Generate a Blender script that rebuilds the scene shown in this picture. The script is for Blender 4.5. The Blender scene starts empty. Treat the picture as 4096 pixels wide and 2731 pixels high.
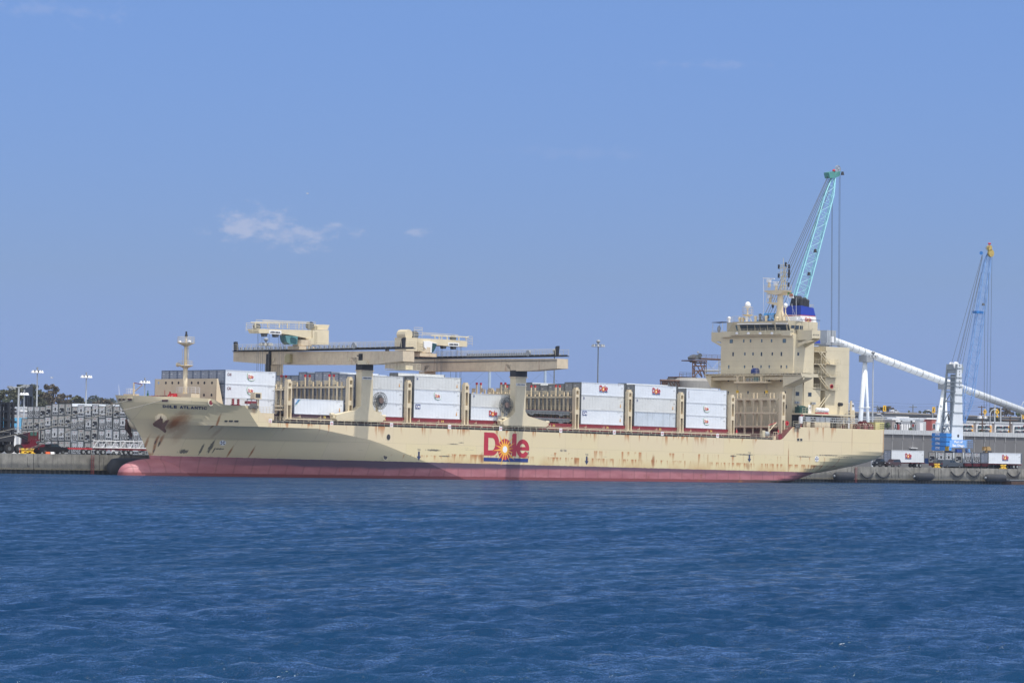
import bpy, math, random
import numpy as np
from mathutils import Vector, Matrix
random.seed(7)
SC = bpy.context.scene
COL = SC.collection
R = math.radians

# ------------------------------------------------------------------ camera
F, TH, PI_, RO, HC_, DD = 14532.36, R(42.21203), R(1.907972), 0.01507975, 3.4026913, 528.66192
PW, PH = 4096.0, 2731.0
fw = Vector((math.sin(TH) * math.cos(PI_), math.cos(TH) * math.cos(PI_), math.sin(PI_)))
rt = Vector((math.cos(TH), -math.sin(TH), 0.0))
up = rt.cross(fw)
r2 = math.cos(RO) * rt + math.sin(RO) * up
u2 = -math.sin(RO) * rt + math.cos(RO) * up
CP = Vector((-DD * math.tan(TH), -DD, HC_))
cd = bpy.data.cameras.new('camera')
cam = bpy.data.objects.new('camera', cd)
COL.objects.link(cam)
cd.sensor_width = 36.0
cd.lens = F / PW * 36.0
cd.clip_start = 1.0
cd.clip_end = 30000.0
M = Matrix((r2, u2, -fw)).transposed().to_4x4()
M.translation = CP
cam.matrix_world = M
SC.camera = cam

# ------------------------------------------------------------------ sun, sky, exposure
SUN_EL, SUN_AZ = R(67.5), R(14)          # azimuth turned aft from the port beam
sd = Vector((math.cos(SUN_EL) * math.sin(SUN_AZ), -math.cos(SUN_EL) * math.cos(SUN_AZ), math.sin(SUN_EL)))
sl = bpy.data.lights.new('sun', 'SUN')
sl.energy = 4.5
sl.angle = R(0.55)
sl.color = (1.0, 0.94, 0.85)
sun = bpy.data.objects.new('sun', sl)
COL.objects.link(sun)
sun.rotation_euler = (-sd).to_track_quat('-Z', 'Y').to_euler()
SC.view_settings.view_transform = 'Standard'
SC.view_settings.look = 'None'
SC.view_settings.gamma = 1
SC.view_settings.exposure = 0.0
wd = bpy.data.worlds.new('World')
SC.world = wd
wd.use_nodes = True
wn = wd.node_tree
wn.nodes.clear()


class NT:
    """small helper for writing node trees"""
    def __init__(s, nt): s.nt = nt
    def n(s, typ, **kw):
        nd = s.nt.nodes.new(typ)
        for k, v in kw.items(): setattr(nd, k, v)
        return nd
    def put(s, sock, v):
        if v is None: return
        if isinstance(v, bpy.types.NodeSocket): s.nt.links.new(v, sock)
        elif isinstance(v, (tuple, list)):
            v = tuple(v)
            if len(sock.default_value) == 4 and len(v) == 3: v = v + (1,)
            sock.default_value = v
        else: sock.default_value = v
    def m(s, op, a, b=None, c=None, clamp=False):
        nd = s.n('ShaderNodeMath', operation=op, use_clamp=clamp)
        s.put(nd.inputs[0], a); s.put(nd.inputs[1], b); s.put(nd.inputs[2], c)
        return nd.outputs[0]
    def mix(s, f, a, b, blend='MIX'):
        nd = s.n('ShaderNodeMix', data_type='RGBA', blend_type=blend)
        s.put(nd.inputs[0], f); s.put(nd.inputs[6], a); s.put(nd.inputs[7], b)
        return nd.outputs[2]
    def rng(s, v, a, b, c=0.0, d=1.0, smooth=False):
        nd = s.n('ShaderNodeMapRange', interpolation_type='SMOOTHSTEP' if smooth else 'LINEAR')
        s.put(nd.inputs[0], v)
        for i, q in enumerate((a, b, c, d)): s.put(nd.inputs[i + 1], q)
        return nd.outputs[0]
    def noise(s, vec, scale, detail=3, rough=0.5, col=False):
        nd = s.n('ShaderNodeTexNoise')
        s.put(nd.inputs['Vector'], vec)
        nd.inputs['Scale'].default_value = scale
        nd.inputs['Detail'].default_value = detail
        nd.inputs['Roughness'].default_value = rough
        return nd.outputs[1 if col else 0]
    def map(s, vec, sc=(1, 1, 1), loc=(0, 0, 0)):
        nd = s.n('ShaderNodeMapping')
        s.put(nd.inputs[0], vec)
        nd.inputs['Location'].default_value = loc
        nd.inputs['Scale'].default_value = sc
        return nd.outputs[0]
    def xyz(s, vec):
        nd = s.n('ShaderNodeSeparateXYZ'); s.put(nd.inputs[0], vec)
        return nd.outputs
    def comb(s, x, y, z):
        nd = s.n('ShaderNodeCombineXYZ')
        for i, q in enumerate((x, y, z)): s.put(nd.inputs[i], q)
        return nd.outputs[0]


w = NT(wn)
sky = w.n('ShaderNodeTexSky', sky_type='NISHITA')
sky.sun_disc = False
sky.sun_elevation = SUN_EL
sky.sun_rotation = math.atan2(sd.x, sd.y)
sky.altitude = 0
sky.air_density = 1.0
sky.dust_density = 0.3
sky.ozone_density = 3.0
geo = w.n('ShaderNodeTexCoord')
dirv = geo.outputs['Generated']
dx, dy, dz = w.xyz(dirv)
# thin fair-weather clouds low over the land, laid out by direction of view in the sky
az = w.m('ARCTAN2', dx, dy)
def cloud(azd, eld, ra, re, seed, lo, hi):
    u = w.m('DIVIDE', w.m('SUBTRACT', az, R(azd)), R(ra))
    v = w.m('DIVIDE', w.m('SUBTRACT', dz, math.sin(R(eld))), R(re))
    d = w.m('SQRT', w.m('ADD', w.m('MULTIPLY', u, u), w.m('MULTIPLY', v, v)))
    nz = w.noise(w.comb(w.m('MULTIPLY', az, 160), w.m('MULTIPLY', dz, 300), seed), 1.0, 6, 0.6)
    a = w.m('SUBTRACT', nz, w.m('MULTIPLY', d, 0.34))
    return w.rng(a, lo, hi, 0, 1, True)
def px_dir(px, py):
    d = fw * F + r2 * (px - PW / 2) + u2 * (PH / 2 - py)
    d.normalize()
    return math.degrees(math.atan2(d.x, d.y)), math.degrees(math.asin(d.z))
cl = None
for (px, py, ra, re, seed, lo, hi, st) in ((1010, 900, 0.85, 0.36, 3.1, 0.20, 0.52, 0.36), (1215, 945, 1.0, 0.27, 5.7, 0.22, 0.54, 0.32), (1660, 925, 0.35, 0.13, 8.2, 0.32, 0.55, 0.22),
                                     (2760, 260, 2.2, 0.12, 1.3, 0.28, 0.6, 0.10), (200, 40, 2.2, 0.3, 9.3, 0.28, 0.6, 0.10), (2300, 610, 2.6, 0.2, 4.4, 0.3, 0.65, 0.05)):
    a, e = px_dir(px, py)
    c = w.m('MULTIPLY', cloud(a, e, ra, re, seed, lo, hi), st)
    cl = c if cl is None else w.m('MAXIMUM', cl, c)
hz = w.m('MAXIMUM', dz, 0.0)
tint = w.mix(w.rng(hz, 0.0, 0.051), (0.36, 0.60, 1.72), (0.55, 0.69, 1.23))
tint = w.mix(w.rng(hz, 0.051, 0.126), tint, (0.70, 0.86, 1.36))
low = w.mix(1.0, sky.outputs[0], tint, 'MULTIPLY')
skyc = w.mix(w.rng(dz, 0.12, 0.5), low, sky.outputs[0])
# fill light added to the sky behind the camera to brighten shaded sides
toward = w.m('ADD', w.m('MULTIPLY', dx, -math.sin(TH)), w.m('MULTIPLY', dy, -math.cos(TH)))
fill_glow = w.m('MULTIPLY', w.rng(toward, -0.15, 0.55, 0, 1, True), w.rng(dz, -0.02, 0.1))
fill_col = w.mix(w.rng(dz, 0.0, 0.8), (18.0, 18.0, 18.6), (13.5, 14.6, 17.0))
skyc = w.mix(fill_glow, skyc, fill_col)
cloudc = (8.5, 8.2, 9.2)
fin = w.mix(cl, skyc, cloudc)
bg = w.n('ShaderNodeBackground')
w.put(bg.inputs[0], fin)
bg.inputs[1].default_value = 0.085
wo = w.n('ShaderNodeOutputWorld')
wn.links.new(bg.outputs[0], wo.inputs[0])

# ------------------------------------------------------------------ picking points: a pixel of the photograph and the depth of the plane it lies on
TR = 0.008459421                      # the ship sits a little deeper at the stern
ct, st_ = math.cos(TR), math.sin(TR)
def ray(px, py): return fw * F + r2 * (px - PW / 2) + u2 * (PH / 2 - py)
def W(px, py, Y=None, Z=None, X=None):
    d = ray(px, py)
    k = (Y - CP.y) / d.y if Y is not None else ((Z - CP.z) / d.z if Z is not None else (X - CP.x) / d.x)
    return CP + d * k
def toship(w_): return Vector((w_.x * ct - w_.z * st_, w_.y, w_.z * ct + w_.x * st_))
def S(px, py, Y=0.0): return toship(W(px, py, Y=Y))
def SX(px, py, X):
    q = W(px, py, X=X)
    return toship(W(px, py, X=X * ct + q.z * st_))
def zm(ox, oy, f): return lambda x, y: (ox + x / f, oy + y / f)
SHIPM = Matrix(((ct, 0, st_), (0, 1, 0), (-st_, 0, ct)))
def sw(p): return SHIPM @ Vector(p)

# ------------------------------------------------------------------ mesh builder
class MB:
    def __init__(s): s.v = []; s.f = []; s.mi = []; s.k = 0
    def mat(s, i): s.k = i; return s
    def face(s, pts):
        b = len(s.v); s.v += [tuple(p) for p in pts]; s.f.append(tuple(range(b, b + len(pts)))); s.mi.append(s.k); return s
    def idx(s, vs, fs):
        b = len(s.v); s.v += [tuple(p) for p in vs]
        for f in fs: s.f.append(tuple(b + i for i in f)); s.mi.append(s.k)
        return s
    def box(s, x0, y0, z0, x1, y1, z1):
        vs = [(x, y, z) for x in (x0, x1) for y in (y0, y1) for z in (z0, z1)]
        return s.idx(vs, [(0, 1, 3, 2), (4, 6, 7, 5), (0, 4, 5, 1), (2, 3, 7, 6), (0, 2, 6, 4), (1, 5, 7, 3)])
    def cbox(s, c, d): return s.box(c[0] - d[0] / 2, c[1] - d[1] / 2, c[2] - d[2] / 2, c[0] + d[0] / 2, c[1] + d[1] / 2, c[2] + d[2] / 2)
    def extr(s, pts, d):
        """closed outline pts pushed along vector d"""
        n = len(pts); d = Vector(d)
        vs = [Vector(p) for p in pts] + [Vector(p) + d for p in pts]
        fs = [tuple(range(n))[::-1], tuple(range(n, 2 * n))] + [(i, (i + 1) % n, n + (i + 1) % n, n + i) for i in range(n)]
        return s.idx(vs, fs)
    def tube(s, p, q, r, n=6, r1=None, cap=True):
        p = Vector(p); q = Vector(q); d = q - p
        if d.length < 1e-6: return s
        a = d.orthogonal().normalized(); b = d.normalized().cross(a); r1 = r if r1 is None else r1
        vs = []
        for i in range(n):
            t = 2 * math.pi * (i + .5) / n; o = a * math.cos(t) + b * math.sin(t)
            vs += [p + o * r, q + o * r1]
        fs = [(2 * i, 2 * ((i + 1) % n), 2 * ((i + 1) % n) + 1, 2 * i + 1) for i in range(n)]
        if cap: fs += [tuple(2 * i for i in range(n))[::-1], tuple(2 * i + 1 for i in range(n))]
        return s.idx(vs, fs)
    def bar(s, p, q, wd_=0.06): return s.tube(p, q, wd_ * 0.62, 4)
    def poly(s, pts, r, n=6):
        for a, b in zip(pts, pts[1:]): s.tube(a, b, r, n)
        return s
    def lathe(s, prof, c, n=16, axis='z'):
        c = Vector(c); vs = []; m = len(prof)
        for i in range(n):
            t = 2 * math.pi * i / n
            for (r, h) in prof:
                o = (r * math.cos(t), r * math.sin(t), h)
                if axis == 'y': o = (o[0], o[2], o[1])
                if axis == 'x': o = (o[2], o[0], o[1])
                vs.append(c + Vector(o))
        fs = []
        for i in range(n):
            j = (i + 1) % n
            for k in range(m - 1): fs.append((i * m + k, j * m + k, j * m + k + 1, i * m + k + 1))
        fs.append(tuple(i * m for i in range(n))); fs.append(tuple(i * m + m - 1 for i in range(n)))
        return s.idx(vs, fs)
    def ball(s, c, rx, ry=None, rz=None, n=12, m=8):
        ry = ry or rx; rz = rz or rx; vs = []; fs = []
        for i in range(m + 1):
            a = math.pi * i / m
            for j in range(n):
                b = 2 * math.pi * j / n
                vs.append((c[0] + rx * math.sin(a) * math.cos(b), c[1] + ry * math.sin(a) * math.sin(b), c[2] + rz * math.cos(a)))
        for i in range(m):
            for j in range(n): fs.append((i * n + j, (i + 1) * n + j, (i + 1) * n + (j + 1) % n, i * n + (j + 1) % n))
        return s.idx(vs, fs)
    def rail(s, pts, h=1.05, post=1.6, r=0.028, bars=3):
        """guard rail along a polyline"""
        Z = Vector((0, 0, 1))
        for a, b in zip(pts, pts[1:]):
            a = Vector(a); b = Vector(b); n = max(1, round((b - a).length / post))
            for i in range(n + 1):
                q = a.lerp(b, i / n); s.tube(q, q + Z * h, r, 4, cap=False)
            for k in range(bars):
                o = Z * (h * (k + 1) / bars); s.tube(a + o, b + o, r * .8, 4, cap=False)
        return s
    def build(s, name, mats, root=None, smooth=False):
        if not isinstance(mats, (list, tuple)): mats = [mats]
        o0 = Vector((0, 0, 0))
        if root is not None: o0 = ORG.get(root.name, o0)
        me = bpy.data.meshes.new(name)
        me.from_pydata([(p[0] - o0.x, p[1] - o0.y, p[2] - o0.z) for p in s.v], [], s.f)
        for m in mats: me.materials.append(m)
        me.polygons.foreach_set('material_index', s.mi)
        if smooth: me.polygons.foreach_set('use_smooth', [True] * len(s.f))
        me.update()
        o = bpy.data.objects.new(name, me); COL.objects.link(o)
        if root is not None:
            o.parent = root
            ORG[o.name] = o0
        return o

ORG = {}
def tag(o, label=None, cat=None, group=None, kind=None):
    if label: o['label'] = label
    if cat: o['category'] = cat
    if group: o['group'] = group
    if kind: o['kind'] = kind
    return o
def thing(name, label, cat, loc=(0, 0, 0), ship=False, group=None):
    """an Empty at the thing's base; its parts are written in the same coordinates as loc"""
    o = bpy.data.objects.new(name, None); COL.objects.link(o)
    o.empty_display_size = 0.5
    ORG[o.name] = Vector(loc)
    if ship:
        o.location = sw(loc); o.rotation_euler = (0, TR, 0)
    else: o.location = loc
    return tag(o, label, cat, group)
def struct(o): o['kind'] = 'structure'; return o
def copy_tree(o, parent=None):
    c = o.copy(); COL.objects.link(c)
    if parent is not None: c.parent = parent
    for ch in [k for k in bpy.data.objects if k.parent == o]: copy_tree(ch, c)
    return c

def text_mesh(mb, txt, o, ux, uz, width, height, nrm, bold=0.02, th=0.01, spacing=1.0):
    """letters as flat sheets on a surface; o = lower left corner, ux / uz = unit vectors, width/height in metres"""
    cu = bpy.data.curves.new('txt', 'FONT'); cu.body = txt; cu.offset = bold; cu.space_character = spacing
    cu.resolution_u = 3
    ob = bpy.data.objects.new('txt', cu); COL.objects.link(ob)
    bpy.context.view_layer.update()
    me = bpy.data.meshes.new_from_object(ob)
    xs = [v.co.x for v in me.vertices]; ys = [v.co.y for v in me.vertices]
    x0, x1, y0, y1 = min(xs), max(xs), min(ys), max(ys)
    o = Vector(o); ux = Vector(ux); uz = Vector(uz); nrm = Vector(nrm)
    vs = [o + ux * ((v.co.x - x0) / (x1 - x0) * width) + uz * ((v.co.y - y0) / (y1 - y0) * height) + nrm * th for v in me.vertices]
    mb.idx(vs, [tuple(p.vertices) for p in me.polygons])
    bpy.data.objects.remove(ob); bpy.data.meshes.remove(me); bpy.data.curves.remove(cu)
    return mb

# ------------------------------------------------------------------ materials
def newmat(name):
    m = bpy.data.materials.new(name); m.use_nodes = True
    nt = m.node_tree; nt.nodes.clear()
    t = NT(nt)
    p = t.n('ShaderNodeBsdfPrincipled'); o = t.n('ShaderNodeOutputMaterial')
    nt.links.new(p.outputs[0], o.inputs[0])
    return m, t, p
MC = {}
def paint(name, col, rough=0.5, metal=0.0, var=0.12, rust=0.0, dirt=0.0, scale=0.5, streak=0.0, bump=0.0, spec=0.5):
    """weathered paint: blotchy tone, vertical run marks, specks of rust"""
    if name in MC: return MC[name]
    m, t, p = newmat(name)
    oc = t.n('ShaderNodeTexCoord').outputs['Object']
    c = tuple(col)
    out = t.mix(t.rng(t.noise(oc, scale, 4), 0.3, 0.7), tuple(x * (1 - var) for x in c), tuple(min(1, x * (1 + var * .6)) for x in c))
    if dirt:
        d = t.rng(t.noise(oc, 1.4, 5, 0.65), 0.5, 0.8, 0, dirt)
        out = t.mix(d, out, tuple(x * 0.35 for x in c))
    if streak:
        s1 = t.noise(t.map(oc, (2.2, 2.2, 0.16)), 1.0, 4, 0.6)
        out = t.mix(t.rng(s1, 0.55, 0.75, 0, streak), out, tuple(x * 0.4 for x in c))
    if rust:
        s2 = t.noise(t.map(oc, (1.6, 1.6, 0.22), (3, 7, 1)), 1.0, 5, 0.62)
        out = t.mix(t.rng(s2, 0.60, 0.74, 0, rust), out, (0.27, 0.095, 0.03))
    t.put(p.inputs['Base Color'], out)
    p.inputs['Roughness'].default_value = rough
    p.inputs['Metallic'].default_value = metal
    p.inputs['Specular IOR Level'].default_value = spec
    if bump:
        b = t.n('ShaderNodeBump'); b.inputs['Strength'].default_value = bump; b.inputs['Distance'].default_value = 0.05
        t.put(b.inputs['Height'], t.noise(oc, 3.0, 5)); t.nt.links.new(b.outputs[0], p.inputs['Normal'])
    MC[name] = m
    return m
CREAM = (0.65, 0.55, 0.38)
m_cream = paint('cream_paint', CREAM, 0.55, var=0.07, rust=0.16, dirt=0.10)
m_cream2 = paint('cream_paint_stained', (0.56, 0.49, 0.34), 0.6, var=0.12, rust=0.55, dirt=0.2, streak=.25)
m_rail = paint('rail_paint', (0.62, 0.56, 0.41), 0.55)
m_black = paint('black_steel', (0.018, 0.02, 0.026), 0.6)
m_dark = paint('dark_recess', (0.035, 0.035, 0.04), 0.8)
m_deckred = paint('dark_red_paint', (0.20, 0.025, 0.035), 0.6, var=0.2, dirt=.25)
m_red = paint('red_paint', (0.5, 0.03, 0.04), 0.5)
m_white = paint('white_paint', (0.78, 0.79, 0.80), 0.45, var=.04, dirt=.06)
m_glass = paint('dark_window_glass', (0.02, 0.035, 0.05), 0.08, var=.3, spec=.8)
m_glass2 = paint('pale_window_glass', (0.10, 0.16, 0.20), 0.08, var=.3, spec=.8)
m_navy = paint('navy_lettering', (0.022, 0.035, 0.10), 0.5)
m_grey = paint('grey_steel', (0.30, 0.32, 0.34), 0.5, var=.15, dirt=.2)
m_dgrey = paint('dark_grey_steel', (0.10, 0.11, 0.12), 0.6, var=.2, dirt=.2)
m_rope = paint('rope_fibre', (0.30, 0.28, 0.24), 0.9)
m_cable = paint('steel_cable', (0.05, 0.055, 0.065), 0.5)
m_dolered = paint('logo_red', (0.42, 0.022, 0.045), 0.5, var=.1)
m_yel = paint('logo_yellow', (0.85, 0.42, 0.05), 0.5)
m_blue = paint('logo_blue', (0.015, 0.04, 0.19), 0.5, var=.2)
m_green = paint('logo_green', (0.10, 0.35, 0.06), 0.5)
m_yellow = paint('yellow_paint', (0.70, 0.45, 0.03), 0.5, dirt=.2)
m_rubber = paint('black_rubber', (0.03, 0.033, 0.04), 0.75, var=.3, bump=.3)
m_ground = paint('yard_asphalt', (0.075, 0.075, 0.075), 0.9, var=.25, scale=.08)
# ================================================================== WATER
def make_water():
    rs = []; r_ = 30.0
    while r_ < 620: rs.append(r_); r_ *= 1.0027
    while r_ < 2600: rs.append(r_); r_ *= 1.02
    rs = np.array(rs)
    base = math.atan2(fw.x, fw.y)
    half = R(11.5)
    th = np.arange(-half, half + 1e-6, R(0.06))
    outer = np.array([half + R(x) for x in (1, 3, 6, 12, 25, 50, 90)])
    th = np.concatenate([-outer[::-1], th, outer]) + base
    rr, tt = np.meshgrid(rs, th, indexing='ij')
    x = CP.x + rr * np.sin(tt); y = CP.y + rr * np.cos(tt)
    z = np.zeros_like(x)
    rng = np.random.RandomState(3)
    sp = rr * 0.0027 * 2.4 + 0.05
    wind = base + R(18)
    for i in range(140):
        lam = 0.26 * (3.4 / 0.26) ** rng.rand()
        d = wind + rng.randn() * 0.85
        k = 2 * np.pi / lam
        amp = 0.0056 * lam ** 0.80 * (0.6 + 0.8 * rng.rand())
        ph = k * (x * math.sin(d) + y * math.cos(d)) + rng.rand() * 6.28
        fade = np.clip(lam / sp - 0.8, 0, 1)
        s_ = np.sin(ph)
        z += amp * fade * (s_ + 0.28 * np.cos(2 * ph))
    # gusts: patches of rougher and smoother water
    g = 0.75 + 0.35 * np.sin(x * 0.021 + 1.3 * np.sin(y * 0.013)) * np.sin(y * 0.027 + 0.8 * np.sin(x * 0.017 + 2))
    z = z * g * np.clip((2200 - rr) / 500, 0, 1)
    near = np.clip((y + 6) / -14.0, 0.25, 1)          # calmer in the lee beside the hull
    z *= near
    nr, na = rr.shape
    v = np.stack([x, y, z], -1).reshape(-1, 3)
    i = np.arange(nr - 1)[:, None] * na + np.arange(na - 1)[None, :]
    q = np.stack([i, i + 1, i + na + 1, i + na], -1).reshape(-1, 4)
    # nothing of the water lies under the terminal
    keep = (y.reshape(-1)[q].min(1) < 34.0)
    q = q[keep]
    me = bpy.data.meshes.new('water')
    me.vertices.add(len(v)); me.vertices.foreach_set('co', v.astype(np.float32).ravel())
    me.loops.add(q.size); me.loops.foreach_set('vertex_index', q.astype(np.int32).ravel())
    me.polygons.add(len(q)); me.polygons.foreach_set('loop_start', (np.arange(len(q)) * 4).astype(np.int32))
    me.polygons.foreach_set('use_smooth', np.ones(len(q), bool))
    me.update(); me.validate()
    m = bpy.data.materials.new('harbour_water'); m.use_nodes = True; m.node_tree.nodes.clear(); t = NT(m.node_tree)
    pos = t.n('ShaderNodeNewGeometry').outputs['Position']
    n0 = t.noise(t.map(pos, (0.010, 0.022, 1)), 1.0, 4)
    ca, sa = math.cos(wind), math.sin(wind)
    wx, wy, wz = t.xyz(pos)
    u_ = t.m('ADD', t.m('MULTIPLY', wx, sa), t.m('MULTIPLY', wy, ca))
    v_ = t.m('ADD', t.m('MULTIPLY', wx, -ca), t.m('MULTIPLY', wy, sa))
    wv = t.comb(t.m('MULTIPLY', u_, .8), t.m('MULTIPLY', v_, 1.0), 0.0)
    h = t.m('ADD', t.m('MULTIPLY', t.noise(wv, 3.0, 4, 0.65), 0.40), t.m('MULTIPLY', t.noise(wv, 0.8, 5, 0.7), 1.1))
    h = t.m('ADD', h, t.m('MULTIPLY', t.noise(wv, 0.22, 3, 0.6), 1.6))
    b = t.n('ShaderNodeBump'); b.inputs['Strength'].default_value = 1.0; b.inputs['Distance'].default_value = 0.36
    t.put(b.inputs['Height'], h)
    df = t.n('ShaderNodeBsdfDiffuse'); t.put(df.inputs[0], t.mix(t.rng(n0, .35, .65), (0.0065, 0.030, 0.078), (0.009, 0.038, 0.092)))
    gl = t.n('ShaderNodeBsdfGlossy'); gl.inputs['Roughness'].default_value = .10; t.nt.links.new(b.outputs[0], gl.inputs['Normal'])
    gl.inputs[0].default_value = (.84, .92, 1.0, 1)
    fr = t.n('ShaderNodeFresnel'); fr.inputs['IOR'].default_value = 1.33; t.nt.links.new(b.outputs[0], fr.inputs['Normal'])
    # a choppy surface seen flat-on hides its mirror-like slopes behind the crests, so its share of reflected sky levels off
    def streak(su, sv, d, off): return t.rng(t.noise(t.comb(t.m('MULTIPLY', u_, su), t.m('MULTIPLY', v_, sv), off), 1.0, d, .62), .41, .59)
    share = t.m('ADD', t.m('MULTIPLY', streak(2.2, 2.6, 3, 0.0), .22), t.m('MULTIPLY', streak(.60, 1.4, 3, 3.0), .26))
    share = t.m('ADD', share, t.m('MULTIPLY', streak(.14, .70, 3, 7.0), .28))
    share = t.m('ADD', share, t.m('MULTIPLY', streak(.022, .22, 3, 9.0), .20))
    share = t.m('ADD', share, t.m('MULTIPLY', streak(.016, .008, 3, 11.0), .12))
    fac = t.m('MULTIPLY', t.m('MINIMUM', fr.outputs[0], .85), t.m('ADD', .02, t.m('MULTIPLY', t.m('POWER', share, 1.7), 1.9)))
    mx = t.n('ShaderNodeMixShader'); t.put(mx.inputs[0], fac); t.nt.links.new(df.outputs[0], mx.inputs[1]); t.nt.links.new(gl.outputs[0], mx.inputs[2])
    ou = t.n('ShaderNodeOutputMaterial'); t.nt.links.new(mx.outputs[0], ou.inputs[0])
    me.materials.append(m)
    o = bpy.data.objects.new('water', me); COL.objects.link(o)
    struct(o)
make_water()

# ================================================================== LAND AND QUAY
QY, QZ = 33.0, 3.72
def flat(name, pts, z, m):
    b = MB(); b.face([(x, y, z) for x, y in pts]); o = b.build(name, m); struct(o); return o
b = MB()
b.box(-3000, QY + .6, -3, 6000, 9000, QZ)
struct(b.build('ground', m_ground))

def quay_mat():
    m, t, p = newmat('quay_concrete')
    pos = t.n('ShaderNodeNewGeometry').outputs['Position']
    x, y, z = t.xyz(pos)
    xz = t.comb(x, 0.0, z)
    base = t.mix(t.rng(t.noise(xz, 0.5, 5, .6), .3, .7), (0.15, 0.145, 0.13), (0.30, 0.29, 0.26))
    st1 = t.noise(t.map(xz, (0.9, 1, 0.10)), 1.0, 5, .65)
    base = t.mix(t.rng(st1, .50, .68, 0, .75), base, (0.07, 0.07, 0.068))
    ed = t.m('ADD', z, t.m('MULTIPLY', t.noise(xz, .7, 5, .7), .9))
    wet = t.rng(ed, 2.0, 2.7, 1, 0, True)
    base = t.mix(t.m('MULTIPLY', wet, .6), base, (0.055, 0.06, 0.062))
    barn = t.mix(t.rng(t.noise(xz, 6.0, 3, .8), .42, .58), (0.045, 0.04, 0.03), (0.22, 0.20, 0.15))
    base = t.mix(t.rng(ed, 1.35, 1.6, 1, 0), base, barn)
    t.put(p.inputs['Base Color'], base); p.inputs['Roughness'].default_value = .9
    bb = t.n('ShaderNodeBump'); bb.inputs['Strength'].default_value = .6; bb.inputs['Distance'].default_value = .15
    t.put(bb.inputs['Height'], t.noise(xz, 4, 5, .7)); t.nt.links.new(bb.outputs[0], p.inputs['Normal'])
    return m
m_quay = quay_mat()
b = MB()
x = -420.0
while x < 560:
    b.box(x + .05, QY, 0.75, x + 14.95, QY + 1.2, QZ + .01 * random.random()); x += 15
    for k in (0.08, .92):
        b.box(x + 15 * k - .22, QY - .12, 1.5, x + 15 * k + .22, QY + .002, 3.3)
struct(b.build('quay', m_quay))
m_pile = paint('tidal_sheet_piling', (0.012, 0.018, 0.016), 0.5, var=.5, scale=2)
b = MB(); x = -420.0
while x < 560:
    b.box(x, QY + .5, -2, x + .55, QY + 1.3, .76); b.box(x + .55, QY + .75, -2, x + 1.1, QY + 1.3, .76); x += 1.1
struct(b.build('quay_foot', m_pile))

# ================================================================== SHIP
ship = thing('container_ship', 'large cream container ship with a red lower hull moored along the quay', 'ship', (0, 0, 0), ship=True)
Z5 = zm(3150, 1640, 5.227)
def lerp_tab(tab, x):
    if x <= tab[0][0]: return tab[0][1]
    for (a, fa), (b_, fb) in zip(tab, tab[1:]):
        if x <= b_: return fa + (fb - fa) * (x - a) / (b_ - a)
    return tab[-1][1]
STEM = [(-3, -75.5), (0, -76.6), (2.5, -76.5), (3.46, -76.9), (4.67, -77.73), (6.31, -78.64), (8.76, -80.37), (10.74, -82.25), (12.56, -83.67), (14, -84.85)]
FULL = [(-3, -2), (0, -12), (3.19, -22.1), (6.83, -34.8), (8.8, -48.8), (12.6, -65.5), (14, -67.5)]
PEX = [(-3, 1.7), (3, 1.8), (6, 3.0), (8.8, 5.5), (10.5, 3.2), (14, 1.6)]
QEX = [(-3, .95), (3, .85), (8.8, .85), (14, 1.0)]
so = sorted([tuple(S(*Z5(x, y), 3.0)[i] for i in (0, 2)) for x, y in ((2018, 900), (2005, 980), (1985, 1050), (1900, 1140), (1800, 1195), (1650, 1250), (1480, 1290), (1300, 1330), (1000, 1375), (820, 1412))])
so = [(40, -3), (72, -2.9), (80, -1.6)] + [(x - 1.2, z) for x, z in so]
XS = 109.1
def zkeel(X): return lerp_tab(so, X) if X > 40 else -3.0
def flare(X, Z):
    xs = lerp_tab(STEM, Z); xf = lerp_tab(FULL, Z)
    if X <= xs: return 0.0
    if X >= xf: return 15.0
    u = (X - xs) / (xf - xs); p_, q_ = lerp_tab(PEX, Z), lerp_tab(QEX, Z); kk = lerp_tab([(0, .75), (3, .75), (6, .60), (8.8, .45), (10.5, .72), (14, 1.0)], Z)
    return 15.0 * ((1 - (1 - u * kk) ** p_) / (1 - (1 - kk) ** p_)) ** q_
PA, PB, PC = Vector((-66.33, 0, 12.64)), Vector((-62.99, 0, 8.8)), Vector((-71.54, 5.0, 8.88))
pn = (PB - PA).cross(PC - PA)
def panelY(X, Z): return PA.y - (pn.x * (X - PA.x) + pn.z * (Z - PA.z)) / pn.y
def halfb(X, Z):
    if X < -20:
        b_ = flare(X, Z)
        if Z >= 8.8:
            b_ = max(b_, min(15.0, 15.0 - panelY(X, Z) - max(0.0, -71.5 - X) * 1.5))
            if X > -63: b_ = 15.0
        return b_
    if X > 45:
        zk = zkeel(X); H = max(1.6, min(7.7 - zk, 1.6 + 2.8 * min(1, max(0, (X - 50) / 38))))
        u = (Z - zk) / H
        if u >= 1: return 15.0
        if u <= 0: return 0.0
        return 15.0 * math.sqrt(1 - (1 - u) ** 2.0)
    return 15.0
def top(X):
    return lerp_tab([(-84.9, 14.0), (-76, 13.85), (-72.1, 13.66), (-71.5, 13.2), (-70.8, 12.85), (-70.0, 12.62), (-63.7, 12.62), (-60.9, 9.75), (-60.3, 9.6), (76.5, 9.7), (77.3, 9.9), (80.4, 12.56), (XS, 12.64)], X)
def hull_pt(px, py):
    lo, hi = 0.0, 15.0
    for _ in range(40):
        y = (lo + hi) / 2; q = S(px, py, y)
        if 15 - halfb(q.x, q.z) > y: lo = y
        else: hi = y
    return S(px, py, (lo + hi) / 2)
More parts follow.
